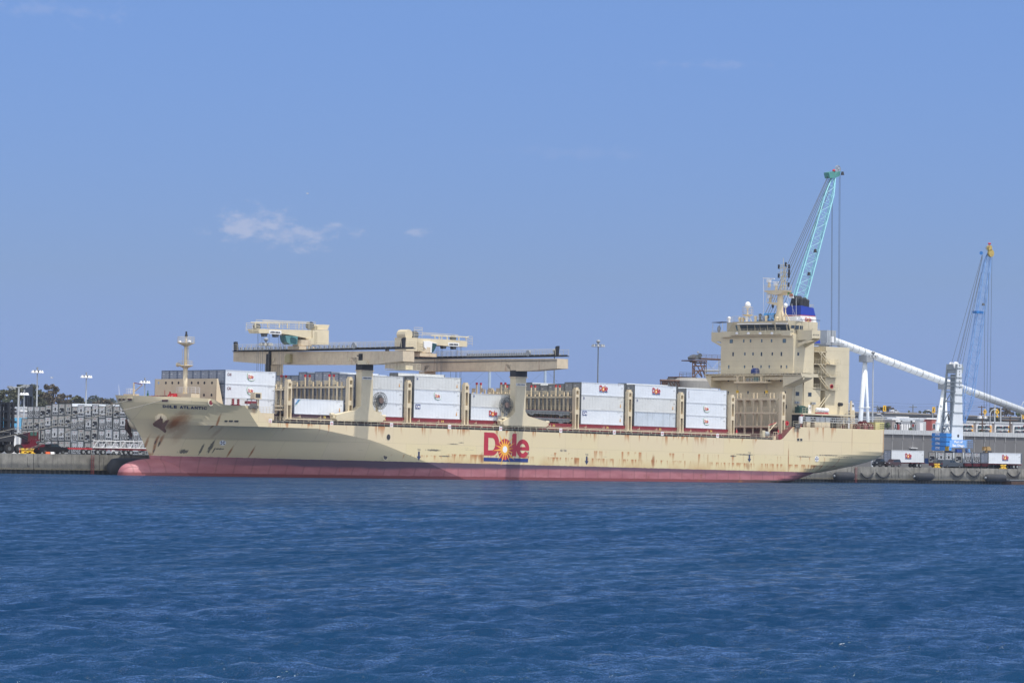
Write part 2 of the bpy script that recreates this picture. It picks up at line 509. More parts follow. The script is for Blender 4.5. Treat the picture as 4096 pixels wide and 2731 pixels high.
def hull_mat():
    m, t, p = newmat('hull_paint')
    oc = t.n('ShaderNodeTexCoord').outputs['Object']
    x, y, z = t.xyz(oc)
    xz = t.comb(x, 0.0, z)
    # cream topsides, repainted in rectangles
    br = t.n('ShaderNodeTexBrick'); t.put(br.inputs['Vector'], t.comb(x, t.m('ADD', z, -0.2), 0.0))
    br.offset = .37; br.inputs['Scale'].default_value = 1.0; br.inputs['Brick Width'].default_value = 9.0
    br.inputs['Row Height'].default_value = 3.15; br.inputs['Mortar Size'].default_value = 0.035; br.inputs['Mortar Smooth'].default_value = .3
    br.inputs['Color1'].default_value = (0.0, 0, 0, 1); br.inputs['Color2'].default_value = (1, 1, 1, 1); br.inputs['Mortar'].default_value = (0.5, .5, .5, 1)
    cre = t.mix(br.outputs[0], (0.66, 0.555, 0.375), (0.66, 0.56, 0.34))
    cre = t.mix(t.rng(t.noise(xz, .12, 3), .35, .65, 0, .5), cre, (0.62, 0.525, 0.35))
    cre = t.mix(t.m('MULTIPLY', br.outputs[1], .35), cre, (0.28, 0.22, 0.15))
    low = t.m('MULTIPLY', t.rng(z, 3.0, 7.5, 1, 0), t.rng(x, -40, -15, 0, 1))
    cre = t.mix(t.m('MULTIPLY', low, .6), cre, (0.64, 0.565, 0.30))
    bleed = t.m('MULTIPLY', t.rng(t.m('ADD', z, t.m('MULTIPLY', t.noise(t.map(xz, (.8, 1, .15)), 1.0, 4, .7), 2.2)), 6.0, 4.2), t.rng(t.noise(t.comb(x, 1.7, 0.0), .16, 3, .6), .42, .58))
    bleed = t.m('MULTIPLY', bleed, t.rng(x, -25, -15))
    cre = t.mix(t.m('MULTIPLY', bleed, .5), cre, (0.48, 0.27, 0.10))
    # fender scuffs
    sc = t.noise(t.map(xz, (.22, 1, 1.7)), 1.0, 6, .68)
    scm = t.m('MULTIPLY', t.rng(sc, .62, .70), t.m('MULTIPLY', t.rng(z, 4.5, 5.5), t.rng(z, 7.0, 6.2)))
    fore = t.rng(x, -47, -30, 0, 1)
    cre = t.mix(t.m('MULTIPLY', scm, t.m('MULTIPLY', fore, .75)), cre, (0.12, 0.125, 0.13))
    # runs of rust
    def runs(ztop, length, thr, scale, seed, amount, x0=-200, x1=200):
        n1 = t.noise(t.comb(x, seed, t.m('MULTIPLY', z, .04)), scale, 2, .6)
        n2 = t.noise(t.comb(x, seed + 9.1, 0.0), scale * .7, 2, .6)
        ln = t.m('MULTIPLY', t.rng(n2, .35, .75), length)
        down = t.m('SUBTRACT', ztop, z)
        a = t.rng(n1, thr, thr + .06)
        a = t.m('MULTIPLY', a, t.m('GREATER_THAN', down, 0.0))
        a = t.m('MULTIPLY', a, t.rng(down, 0, t.m('MAXIMUM', ln, .05), 1, 0))
        wnd = t.m('MULTIPLY', t.rng(x, x0 - 1, x0 + 1), t.rng(x, x1 + 1, x1 - 1))
        return t.m('MULTIPLY', t.m('MULTIPLY', a, wnd), amount)
    rust = (0.40, 0.15, 0.038)
    for a in (runs(9.66, 3.1, .55, 1.1, 2.2, .95, -60, 77), runs(12.7, 5.5, .585, .8, 5.2, .8, 80, 109), runs(4.75, 2.9, .45, 1.9, 8.4, 1.0, -16, 6), runs(4.7, 2.7, .49, 1.6, 3.7, 1.0, 10, 50),
              runs(4.6, 2.7, .46, 1.5, 6.2, 1.0, 56, 99), runs(6.2, 4.6, .57, 1.0, 1.9, .9, 22, 97), runs(5.6, 3.4, .55, 1.2, 7.5, 1.0, 9, 20), runs(4.4, 2.0, .54, 1.4, 4.9, .9, -30, -16)):
        cre = t.mix(a, cre, rust)
    # soft stains: (x, z, rx, rz, amount)
    ZBx = lambda x, y: hull_pt(440 + x / 3.92, 1540 + y / 3.92)
    Z4x = lambda x, y: hull_pt(800 + x / 4.356, 1580 + y / 4.356)
    st_list = [(ZBx(1020, 585), .8, 1.3, .95), (ZBx(1080, 570), 1.9, 2.3, .7), (ZBx(1090, 760), 1.2, 2.2, .3), (ZBx(720, 890), .3, 1.6, .9), (ZBx(800, 860), .35, 1.3, .8), (ZBx(690, 1010), .25, 1.2, .8), (ZBx(560, 940), .25, 2.2, .8), (ZBx(610, 1100), .6, .8, .7),
               (ZBx(860, 590), .5, .8, .7), (Z4x(310, 470), .26, 1.7, .9), (Z4x(940, 250), .8, .9, .55), (Z4x(520, 990), .24, 1.4, .95), (Z4x(905, 990), .24, 1.4, .95), (Z4x(300, 640), .5, 1.5, .3)]
    st_list = [(q.x, q.z, rx, rz, am) for q, rx, rz, am in st_list] + [(81.9, 11.3, .45, 2.0, .8), (85.5, 11.0, .3, 1.6, .5), (39.3, 4.4, .55, 1.6, .9), (79.2, 5.4, .2, 3.6, .9), (108.9, 9.8, .16, 4.6, .9), (98.9, 10.2, .12, 3.4, .6), (-7.5, 4.1, .6, 1.2, .9), (17.5, 4.0, .5, .9, .8), (67, 4.0, .8, 1.0, .6), (4.2, 4.6, .7, 1.4, .6)]
    for cx, cz, rx, rz, am in st_list:
        dx_ = t.m('DIVIDE', t.m('SUBTRACT', x, cx), rx); dz_ = t.m('DIVIDE', t.m('SUBTRACT', z, cz), rz)
        d = t.m('SQRT', t.m('ADD', t.m('MULTIPLY', dx_, dx_), t.m('MULTIPLY', dz_, dz_)))
        d = t.m('ADD', d, t.m('MULTIPLY', t.m('SUBTRACT', t.noise(xz, 1.3, 5, .7), .5), .9))
        cre = t.mix(t.rng(d, .25, 1.15, am, 0, True), cre, (0.30, 0.115, 0.035))
    # bare black patches where the anchor chain and the tugs have worn the bow
    bl = [(ZBx(712, 890), .14, .7), (ZBx(770, 920), .2, .7), (ZBx(1150, 1040), 1.1, .5), (ZBx(1430, 1010), .28, 1.3), (ZBx(690, 1025), .15, .5), (Z4x(190, 900), .45, 1.5), (Z4x(340, 935), 1.3, .2), (Z4x(235, 970), .15, .8)]
    for cx, cz, rx, rz in [(q.x, q.z, rx, rz) for q, rx, rz in bl] + [(92, 6.75, 5, .16), (97, 6.4, 4, .12), (84, 6.3, 3, .14), (66, 6.35, 3.4, .16), (62.5, 6.0, 1.2, .2), (-15, 6.7, 1.8, .12), (-13, 7.0, .9, .12), (-20, 5.4, 2.4, .25), (-17, 4.3, 2, .16)]:
        dx_ = t.m('DIVIDE', t.m('SUBTRACT', x, cx), rx); dz_ = t.m('DIVIDE', t.m('SUBTRACT', z, cz), rz)
        d = t.m('SQRT', t.m('ADD', t.m('MULTIPLY', dx_, dx_), t.m('MULTIPLY', dz_, dz_)))
        d = t.m('ADD', d, t.m('MULTIPLY', t.m('SUBTRACT', t.noise(t.map(xz, (1, 1, .45)), 3.2, 5, .75), .5), 2.6))
        cre = t.mix(t.rng(d, .55, .85, .85, 0), cre, (0.055, 0.058, 0.06))
    # anti-fouling below the boot top: pale red, with a darker purple band above it
    band = t.m('SUBTRACT', 3.0, z)
    n3 = t.noise(t.map(xz, (.09, 1, .5)), 1.0, 4, .6)
    pink = t.mix(t.rng(t.noise(t.map(xz, (.25, 1, .8)), 1.0, 4), .35, .65), (0.33, 0.115, 0.13), (0.42, 0.17, 0.185))
    br2 = t.n('ShaderNodeTexBrick'); t.put(br2.inputs['Vector'], t.comb(x, t.m('ADD', z, 9.), 0.0)); br2.offset = 0
    br2.inputs['Scale'].default_value = 1.0; br2.inputs['Brick Width'].default_value = 3.4; br2.inputs['Row Height'].default_value = 40; br2.inputs['Mortar Size'].default_value = .25; br2.inputs['Mortar Smooth'].default_value = 1
    br2.inputs['Color1'].default_value = (0, 0, 0, 1); br2.inputs['Color2'].default_value = (1, 1, 1, 1)
    pink = t.mix(t.m('MULTIPLY', br2.outputs[0], .35), pink, (0.28, 0.10, 0.125))
    pink = t.mix(t.m('MULTIPLY', br2.outputs[1], .45), pink, (0.13, 0.05, 0.055))
    purple = (0.085, 0.055, 0.085)
    amt = t.m('MULTIPLY', t.rng(x, -72, -50, .0, 1), t.rng(x, 5, 75, 1, .55))
    wid = t.m('ADD', t.rng(x, -35, 10, 2.1, .75), t.m('MULTIPLY', t.m('SUBTRACT', n3, .5), 2.2))
    pink = t.mix(t.m('MULTIPLY', t.rng(band, t.m('MULTIPLY', wid, .5), t.m('ADD', t.m('MULTIPLY', wid, .5), .7), 1, 0, True), amt), pink, purple)
    lowb = t.m('ADD', z, t.m('MULTIPLY', t.m('SUBTRACT', t.noise(xz, .9, 5, .7), .5), .35))
    wz_ = t.m('SUBTRACT', lowb, t.m('MULTIPLY', x, TR))
    pink = t.mix(t.rng(wz_, .55, .62, 1, 0), pink, t.mix(t.rng(x, 55, 75), (0.20, 0.05, 0.055), (0.05, 0.035, 0.03)))
    pr = t.noise(t.map(xz, (.35, 1, .5)), 1.0, 6, .72)
    pink = t.mix(t.m('MULTIPLY', t.rng(pr, .58, .64), t.rng(x, 20, 60, .15, .9)), pink, (0.22, 0.085, 0.04))
    fl = t.noise(xz, 2.2, 5, .7)
    pink = t.mix(t.m('MULTIPLY', t.rng(fl, .70, .72), .8), pink, (0.42, 0.41, 0.36))
    edge = t.m('ADD', z, t.m('MULTIPLY', t.m('SUBTRACT', t.noise(t.map(xz, (1, 1, .2)), 1.2, 4, .7), .5), .22))
    col = t.mix(t.m('GREATER_THAN', edge, 3.06), pink, cre)
    t.put(p.inputs['Base Color'], col)
    p.inputs['Roughness'].default_value = .55
    bb = t.n('ShaderNodeBump'); bb.inputs['Strength'].default_value = .25; bb.inputs['Distance'].default_value = .06
    t.put(bb.inputs['Height'], t.noise(t.map(xz, (.35, 1, .35)), 1.0, 3)); t.nt.links.new(bb.outputs[0], p.inputs['Normal'])
    return m
m_hull = hull_mat()
def make_hull():
    me = MB()
    Z1 = [-2.9, -2, -1, 0, .5, 1, 1.6, 2.3, 3.06, 3.8, 4.6, 5.4, 6.2, 7.0, 7.8, 8.4, 8.8]
    us = [0, .01, .025, .045, .07, .1] + [.1 + .9 * k / 44 for k in range(1, 45)]
    def patch(grid):
        n = len(grid[0])
        for side in (1, -1):
            vs = [(x_, 15 - side * b_, z_) for row in grid for (x_, b_, z_) in row]; fs = []
            for i in range(len(grid) - 1):
                for j in range(n - 1):
                    q = (i * n + j, (i + 1) * n + j, (i + 1) * n + j + 1, i * n + j + 1)
                    c = [Vector(vs[k]) for k in q]
                    if ((c[2] - c[0]).cross(c[3] - c[1])).length < 1e-5: continue
                    fs.append(q if side == 1 else q[::-1])
            me.idx(vs, fs)
    # the flared bow up to the knuckle
    g = []
    for u in us:
        row = []
        for Z in Z1:
            xs0, xf = lerp_tab(STEM, Z), lerp_tab(FULL, Z)
            row.append((xs0 + u * (xf - xs0), flare(xs0 + u * (xf - xs0), Z), Z))
        g.append(row)
    patch(g)
    # flat side aft of the knuckle
    g = [[(lerp_tab(FULL, Z) + k * (46 - lerp_tab(FULL, Z)), 15.0, Z) for Z in Z1] for k in (0, .2, .4, .6, .8, 1)]
    patch(g)
    # bow above the knuckle shelf, with the slanting panel
    def upb(X, Z):
        b_ = flare(X, Z)
        b_ = max(b_, min(15.0, 15.0 - panelY(X, Z) - max(0.0, -71.5 - X) * 1.5))
        return b_
    g = []
    for u in us + [1.0]:
        row = []
        for k in range(9):
            Z = 8.8; 
            for _ in range(4):
                xe = -62.99 - (Z - 8.8) * .87
                X = lerp_tab(STEM, Z) + u * (xe - lerp_tab(STEM, Z)); Z = 8.8 + (top(X) - 8.8) * k / 8
            row.append((X, 15.0 if u >= 1 else upb(X, Z), Z))
        g.append(row)
    patch(g)
    g = []
    for j in range(12):
        row = []
        for k in range(9):
            z_ = 8.8; 
            xe = -62.99
            X = xe + (-60.2 - xe) * j / 11
            for _ in range(5):
                z_ = 8.8 + (top(X) - 8.8) * k / 8
                xe = -62.99 - (z_ - 8.8) * .87
                X = xe + (-60.2 - xe) * j / 11
            row.append((X, 15.0, z_))
        g.append(row)
    patch(g)
    patch([[(X, 15.0, 8.8), (X, 15.0, 9.6)] for X in (-60.2, -48, -20, 10, 46)])
    # underside of the shelf
    g = []
    for k in range(31):
        X = -72.6 + (-48.8 + 72.6) * k / 30
        b0 = flare(X, 8.8); b1 = upb(X, 8.8) if X < -62.99 else 15.0
        g.append([(X, b0, 8.8), (X, max(b0, b1), 8.8)])
    patch(g)
    # parallel body and stern
    xs = list(np.arange(46, 75, 4.0)) + list(np.arange(75, 82, .5)) + list(np.arange(82, XS, 1.0)) + [XS]
    rows = []
    base = Z1 + [9.2, 9.6]
    for X in xs:
        tp = top(X); row = []
        for Z in base + [9.6 + (tp - 9.6) * k / 5 for k in range(1, 6)]:
            Zc = max(min(Z, tp), zkeel(X))
            row.append((X, halfb(X, Zc), Zc))
        rows.append(row)
    patch(rows)
    n = len(rows[0])
    xs = list(np.arange(-84.9, -60, .55)) + list(np.arange(-60, 75, 4.0)) + xs
    xs = sorted(set(round(float(a), 3) for a in xs))
    # transom
    last = rows[-1]
    for j in range(n - 1):
        a, c = last[j], last[j + 1]
        if c[2] - a[2] > 1e-4: me.face([(XS, 15 - a[1], a[2]), (XS, 15 - c[1], c[2]), (XS, 15 + c[1], c[2]), (XS, 15 + a[1], a[2])])
    o = me.build('hull', m_hull, ship)
    # merge so that the shading is smooth over the curved parts
    import bmesh
    bm = bmesh.new(); bm.from_mesh(o.data); bmesh.ops.remove_doubles(bm, verts=bm.verts, dist=.004); bm.to_mesh(o.data); bm.free()
    for p_ in o.data.polygons: p_.use_smooth = True
    me_ = o.data
    try: me_.set_sharp_from_angle(angle=R(6.5))
    except Exception: pass
    # decks
    d = MB()
    for (a, b_) in zip(xs, xs[1:]):
        drop = .95 if b_ < -70 else (0.06 if b_ < 77 else .06)
        za, zb = top(a) - drop, top(b_) - drop
        ha, hb = halfb(a, za) - .08, halfb(b_, zb) - .08
        if ha < .1 or hb < .1: continue
        d.face([(a, 15 - ha, za), (b_, 15 - hb, zb), (b_, 15 + hb, zb), (a, 15 + ha, za)])
    d.build('deck', paint('deck_paint', (0.13, 0.045, 0.04), .7, dirt=.3), ship)
    # bulb
    bu = MB(); prof = []
    c = Vector((-74.2, 15, -.95))
    vs = []; fs = []; N_, M_ = 20, 14
    for i in range(M_ + 1):
        u = i / M_; a = u * math.pi / 2
        xx = c.x - 9.1 * math.cos(a) ** .9 if i < M_ else c.x
        rr_ = math.sin(a) ** .62
        for j in range(N_):
            t_ = 2 * math.pi * j / N_
            vs.append((xx, c.y + 2.9 * rr_ * math.cos(t_), c.z + 3.5 * rr_ * math.sin(t_)))
    for j in range(N_): vs.append((c.x + 9, c.y + 2.6 * math.cos(2 * math.pi * j / N_), c.z + 3.3 * math.sin(2 * math.pi * j / N_)))
    for i in range(M_ + 1):
        for j in range(N_): fs.append((i * N_ + j, i * N_ + (j + 1) % N_, (i + 1) * N_ + (j + 1) % N_, (i + 1) * N_ + j))
    bu.idx(vs, fs); bu.build('bulbous_bow', m_hull, ship, smooth=True)
make_hull()
# ================================================================== LOGO AND LETTERING
def logo(mb, o, ux, uz, nrm, wd_, ht, th=0.02, mats=(0, 1, 2, 3)):
    """the fruit company's mark: red D, sun for the o, l and e over a dark blue bar; mats = red, yellow, white, blue"""
    o = Vector(o); ux = Vector(ux); uz = Vector(uz); nrm = Vector(nrm)
    P = lambda u, v, k=1.0: o + ux * (u * wd_) + uz * (v * ht) + nrm * (th * k)
    def ring(outer, inner, k):
        n = len(outer)
        for i in range(n): mb.face([P(*outer[i], k), P(*outer[(i + 1) % n], k), P(*inner[(i + 1) % n], k), P(*inner[i], k)])
    def Dl(x0, x1, y0, y1, n=24):
        pts = []
        for i in range(n):
            t_ = i / n
            if t_ < .25: pts.append((x0, y1 + (y0 - y1) * (t_ / .25)))
            else:
                a = -math.pi / 2 + math.pi * (t_ - .25) / .75
                sx = (x1 - x0) * .45
                pts.append((x1 - sx - (x1 - x0 - sx) * (0 if abs(math.cos(a)) > .05 else 1) + sx * math.cos(a), (y0 + y1) / 2 + (y1 - y0) / 2 * math.sin(a)))
        return pts
    mb.mat(mats[0])
    ring(Dl(0.0, .335, .20, 1.0), Dl(.095, .245, .385, .815), 1)
    # o : red disc
    def disc(cx, cy, rx, ry, k, n=28): mb.face([P(cx + rx * math.cos(2 * math.pi * i / n), cy + ry * math.sin(2 * math.pi * i / n), k) for i in range(n)])
    disc(.46, .43, .155, .37, 1.5)
    # l
    mb.face([P(.615, .20, 1), P(.715, .20, 1), P(.715, .99, 1), (P(.64, .99, 1)), P(.615, .93, 1)])
    # e : ring with a gap, and its bar
    cx, cy, n = .855, .475, 30
    a0 = R(-32)
    for i in range(n):
        a = a0 - (2 * math.pi - R(32)) * i / n; b_ = a0 - (2 * math.pi - R(32)) * (i + 1) / n
        mb.face([P(cx + .145 * math.cos(q) * k, cy + .32 * math.sin(q) * k, 1) for q, k in ((a, 1), (b_, 1))] +
                [P(cx + .065 * math.cos(q), cy + .165 * math.sin(q), 1) for q in (b_, a)])
    mb.face([P(cx - .10, .41, 1.2), P(cx + .145, .41, 1.2), P(cx + .145, .53, 1.2), P(cx - .10, .53, 1.2)])
    mb.mat(mats[3]); mb.face([P(0, 0, 1), P(.98, 0, 1), P(.98, .13, 1), P(0, .13, 1)])
    # sun
    mb.mat(mats[1])
    for i in range(16):
        a = 2 * math.pi * i / 16 + .1
        L = (.30, .42)[i % 2] if 3 < i < 13 else (.34, .27)[i % 2]
        L = .19 + .10 * ((i * 7) % 3) / 2
        dxx, dyy = math.cos(a), math.sin(a)
        pu = (-dyy * .022, dxx * .05)
        mb.face([P(.46 + pu[0], .43 + pu[1], 2), P(.46 - pu[0], .43 - pu[1], 2), P(.46 + dxx * L, .43 + dyy * L * 2.1, 2)])
    disc(.46, .43, .085, .19, 2.3)
    mb.mat(mats[2]); disc(.46, .43, .05, .115, 2.8)
    mb.mat(0)
LOGO = [m_dolered, m_yel, m_white, m_blue]
UX, UZ, NY = (1, 0, 0), (0, 0, 1), (0, -1, 0)

# hull markings
ZL = zm(1650, 1680, 4.704)
a = S(*ZL(1336, 770), 0); b_ = S(*ZL(2190, 770), 0); c = S(*ZL(1345, 226), 0)
mb = MB(); logo(mb, (a.x, 0, a.z), UX, UZ, NY, b_.x - a.x, c.z - a.z, .02)
mb.build('company_logo', LOGO, ship)
mb = MB()
text_mesh(mb, 'R', (b_.x - .35, 0, a.z + 1.55), UX, UZ, .35, .5, NY, .01, .03)
mb.build('lettering', m_navy, ship)
ZB = zm(440, 1540, 3.92)
# ship's name follows the curve of the bow: each letter on its own tangent
def name_on_bow():
    mb = MB(); txt = 'DOLE ATLANTIC'
    A = hull_pt(*ZB(828, 350)); 
    xs_ = [828, 886, 942, 1000, 0, 1093, 1152, 1205, 1262, 1328, 1382, 1440, 1466]
    we = [50, 50, 46, 50, 0, 55, 46, 46, 58, 48, 52, 14, 52]
    for ch, x, w_ in zip(txt, xs_, we):
        if ch == ' ': continue
        yb = 350 + (x - 828) * (380 - 350) / 690
        p0 = hull_pt(*ZB(x, yb)); p1 = hull_pt(*ZB(x + w_, yb + w_ * .045)); p2 = hull_pt(*ZB(x, yb - 44))
        ux = p1 - p0; uz = p2 - p0
        nr = ux.cross(uz).normalized()
        if nr.y > 0: nr = -nr
        text_mesh(mb, ch, p0, ux.normalized(), uz.normalized(), ux.length, uz.length, nr, .055, .07)
    mb.build('ship_name', m_navy, ship)
name_on_bow()
def side_text(txt, x0, y0, x1, y1, Y, m, name='lettering', bold=.03, root=None, th=.02):
    p = S(x0, y1, Y); q = S(x1, y1, Y); r_ = S(x0, y0, Y)
    mb = MB(); text_mesh(mb, txt, p, UX, UZ, q.x - p.x, r_.z - p.z, NY, bold, th)
    return mb.build(name, m, root or ship)
Z3 = zm(1200, 1680, 4.704); Z6 = zm(2700, 1680, 4.704); Z7 = zm(2050, 1350, 2.614)
mb = MB()
for z_, x, y, h in ((Z3, 2238, 570, 36), (Z6, 1400, 625, 30), (Z7, 776, 1230, 20)):
    f = 4.704 if z_ is not Z7 else 2.614
    a = S(*z_(x - h * .75, y), 0); b_ = S(*z_(x + h * .75, y), 0); c = S(*z_(x, y - h * .9), 0)
    text_mesh(mb, 'TUG', (a.x, 0, a.z), UX, UZ, b_.x - a.x, c.z - a.z, NY, .01, .02)
    q = S(*z_(x, y), 0)
    mb.face([(q.x - .22, -.02, q.z - .2), (q.x + .22, -.02, q.z - .2), (q.x + .22, -.02, q.z - 1.1), (q.x - .22, -.02, q.z - 1.1)])
    mb.face([(q.x - .55, -.02, q.z - 1.1), (q.x + .55, -.02, q.z - 1.1), (q.x, -.02, q.z - 1.9)])
mb.build('tug_mark', m_navy, ship)
side_text('NO  TUG', *Z7(500, 1167), *Z7(563, 1190), 0, m_navy, 'lettering', .01)
# round thruster marks
mb = MB()
for px, py in (ZB(1800, 0), ):
    pass
for (px, py, r_) in ((890.5, 1769.6, .62), (3266.5, 1834.6, .62)):
    q = hull_pt(px, py); q1 = hull_pt(px + 6, py); q2 = hull_pt(px, py - 6)
    ux = (q1 - q).normalized(); uz = (q2 - q).normalized(); nr = ux.cross(uz).normalized(); nr = -nr if nr.y > 0 else nr
    mb.mat(0); mb.face([q + ux * r_ * math.cos(a_) + uz * r_ * math.sin(a_) + nr * .06 for a_ in np.linspace(0, 6.283, 20)[:-1]])
    mb.mat(1)
    for k in range(4):
        a_ = k * math.pi / 2 + (.78 if px < 1000 else 0)
        d1 = ux * math.cos(a_) + uz * math.sin(a_); d2 = ux * -math.sin(a_) + uz * math.cos(a_)
        mb.face([q + nr * .08, q + d1 * r_ * .8 + d2 * .17 + nr * .08, q + d1 * r_ * .8 - d2 * .17 + nr * .08])
mb.build('thruster_mark', [m_white, m_navy], ship)
# openings in the side: round panama ports and deck scuppers
mb = MB(); 
for (px, py, rx, rz) in ((1200 + 1663 / 4.704, 1680 + 318 / 4.704, .45, .55), (1200 + 1605 / 4.704, 1680 + 685 / 4.704, .52, .58)):
    q = hull_pt(px, py)
    mb.mat(1); mb.face([(q.x + rx * 1.2 * math.cos(a_), q.y - .03, q.z + rz * 1.15 * math.sin(a_)) for a_ in np.linspace(0, 6.283, 18)[:-1]])
    mb.mat(0); mb.face([(q.x + rx * math.cos(a_), q.y - .05, q.z + rz * math.sin(a_)) for a_ in np.linspace(0, 6.283, 18)[:-1]])
Z4 = zm(800, 1580, 4.356)
for (x, y, w_, h) in ((453, 447, 56, 38), (537, 447, 76, 38), (633, 449, 76, 38)):
    p = hull_pt(*Z4(x - w_ / 2, y)); q = hull_pt(*Z4(x + w_ / 2, y)); r_ = hull_pt(*Z4(x, y - h / 2)); c = (p + q) / 2
    hh = abs(r_.z - c.z)
    nr = Vector((pn.x, pn.y, pn.z)).normalized(); nr = -nr if nr.y > 0 else nr
    d = (q - p) / 2
    for k, mt, e in ((1.12, 1, .03), (1, 0, .05)):
        mb.mat(mt); mb.face([c + d * k * sx + Vector((0, 0, sz * hh * k)) + nr * e for sx, sz in ((-1, .3), (-.7, 1), (.7, 1), (1, .3), (1, -.3), (.7, -1), (-.7, -1), (-1, -.3))])
for (x, y) in ((220, 613), (283, 616)):
    q = S(*Z5(x, y), 0)
    mb.mat(1); mb.box(q.x - .42, -.05, q.z - .33, q.x + .42, 0.02, q.z + .33); mb.mat(0); mb.box(q.x - .33, -.07, q.z - .24, q.x + .33, -.04, q.z + .24)
mb.build('hull_opening', [m_dark, m_rail], ship)
# anchors with their round pockets
def anchor(cx, cy, sidey):
    q = hull_pt(cx, cy) if sidey == 0 else None
    if sidey == 1:
        q = Vector((-78.9, 17.2, 9.0))
    n_ = Vector((-.55, -.75 if sidey == 0 else .75, -.25)).normalized()
    mb = MB(); mb.ball(q + n_ * -.35, 1.25, 1.25, 1.35, 16, 10)
    pk = mb.build('anchor_pocket', m_cream, ship, smooth=True)
    mb = MB(); a = n_.cross(Vector((0, 0, 1))).normalized(); a = a if a.x > 0 else -a
    dn = a.cross(n_).normalized(); dn = dn if dn.z < 0 else -dn
    o = q + n_ * 1.05
    def pt(u, v, w_=0): return o + a * u - dn * v + n_ * w_
    for outl in ([(-.1, 1.0), (-.35, .3), (-1.0, -.1), (-1.55, -.65), (-1.4, -1.0), (-.4, -1.45), (.75, -2.3), (.95, -1.95), (.6, -1.35), (1.35, .15), (.9, .05), (.3, -.6), (.12, -.3)],):
        mb.extr([pt(u, v, -.1) for u, v in outl], n_ * .45)
    mb.tube(pt(0, -1.2), pt(0.05, .3), .2, 6)
    mb.build('anchor', paint('rusty_iron', (0.10, 0.05, 0.04), .9, var=.4, rust=.5), ship)
anchor(*ZB(806, 530), 0)
anchor(0, 0, 1)
# fairleads along the bulwark
for (x0, y0, x1, y1) in ((135, 193, 180, 236), (200, 195, 238, 236), (270, 193, 355, 246), (805, 215, 925, 262)):
    p = hull_pt(*ZB(x0, y1)); q = hull_pt(*ZB(x1, y1)); t_ = hull_pt(*ZB(x0, y0))
    d = q - p; upv = t_ - p; nr = d.cross(upv).normalized(); nr = -nr if nr.y > 0 else nr
    mb = MB(); mb.mat(0)
    mb.extr([p + nr * .04, q + nr * .04, q + upv + nr * .04, p + upv + nr * .04], nr * .12)
    mb.mat(1); mb.face([p + d * .12 + upv * .15 + nr * .18, p + d * .88 + upv * .15 + nr * .18, p + d * .88 + upv * .8 + nr * .18, p + d * .12 + upv * .8 + nr * .18])
    mb.mat(2); mb.tube(p + d * .1 + upv * .5 + nr * .25, p + d * .9 + upv * .5 + nr * .25, .09, 6)
    mb.build('fairlead', [m_rail, m_deckred, m_dark], ship)
mb = MB(); q = hull_pt(*Z4(184, 130)); mb.mat(0); mb.lathe([(0.0, -.1), (.62, -.1), (.62, .12), (.42, .12), (.42, .0), (0, 0)], q, 16, 'y'); mb.mat(1)
mb.lathe([(0.0, 0), (.42, -.14), (0, -.14)], q, 16, 'y'); mb.build('fairlead', [m_rail, m_deckred], ship)
# ================================================================== CONTAINERS
L40, WC, STH, HCH = 12.19, 2.438, 2.591, 2.896
m_cw = [paint('reefer_white_a', (0.66, 0.70, 0.75), .45, var=.05, dirt=.05, streak=.06, scale=.3),
        paint('reefer_white_b', (0.60, 0.615, 0.61), .5, var=.06, dirt=.15, streak=.12, scale=.3),
        paint('reefer_grey_stained', (0.50, 0.56, 0.63), .5, var=.1, dirt=.2, streak=.55, scale=.3),
        paint('reefer_blue', (0.03, 0.09, 0.28), .5, var=.1)]
m_cf = [paint('container_frame_blue_grey', (0.10, 0.13, 0.19), .6, dirt=.3), paint('container_frame_dark', (0.11, 0.12, 0.125), .6, dirt=.3), paint('container_frame_pale', (0.42, 0.45, 0.48), .6, dirt=.3)]
m_door = [paint('container_door_blue_grey', (0.40, 0.43, 0.50), .5, var=.15, dirt=.35), paint('container_door_grey', (0.31, 0.325, 0.335), .55, var=.2, dirt=.4)]
m_unit = paint('cooling_unit_panel', (0.64, 0.62, 0.56), .6, var=.16, dirt=.3, scale=1.2)
m_unit2 = paint('cooling_unit_panel_white', (0.80, 0.80, 0.78), .6, var=.12, dirt=.3, scale=1.2)
MESH = {}
def cached(key, fn):
    if key not in MESH: MESH[key] = fn()
    return MESH[key]
def mk(mb, name, mats):
    o = mb.build(name, mats); me = o.data; bpy.data.objects.remove(o); return me
def body_mesh(h, mi):
    mb = MB()
    x = .10; g = .05
    # sides are shallow corrugated panels between the corner posts
    n = 30; xs = [g + .06 + (L40 - 2 * g - .12) * i / n for i in range(n + 1)]
    for y, s in ((0.035, 1), (WC - .035, -1)):
        for i in range(n):
            d = 0.022 * s if i % 2 else 0.0
            mb.face([(xs[i], y + d, .12), (xs[i + 1], y + d, .12), (xs[i + 1], y + d, h - .10), (xs[i], y + d, h - .10)])
            if i < n - 1:
                d2 = 0.022 * s if (i + 1) % 2 else 0.0
                mb.face([(xs[i + 1], y + d, .12), (xs[i + 1], y + d2, .12), (xs[i + 1], y + d2, h - .10), (xs[i + 1], y + d, h - .10)])
    mb.face([(g, .03, h - .015), (L40 - g, .03, h - .015), (L40 - g, WC - .03, h - .015), (g, WC - .03, h - .015)])
    # pale top and bottom side rails
    for y0, y1 in ((0.0, .07), (WC - .07, WC)):
        mb.box(.17, y0, .0 + .02, L40 - .17, y1, .17); mb.box(.17, y0, h - .11, L40 - .17, y1, h - .012)
    mb.face([(L40 - .04, .1, .1), (L40 - .04, WC - .1, .1), (L40 - .04, WC - .1, h - .1), (L40 - .04, .1, h - .1)])
    return mk(mb, 'body', [m_cw[mi]])
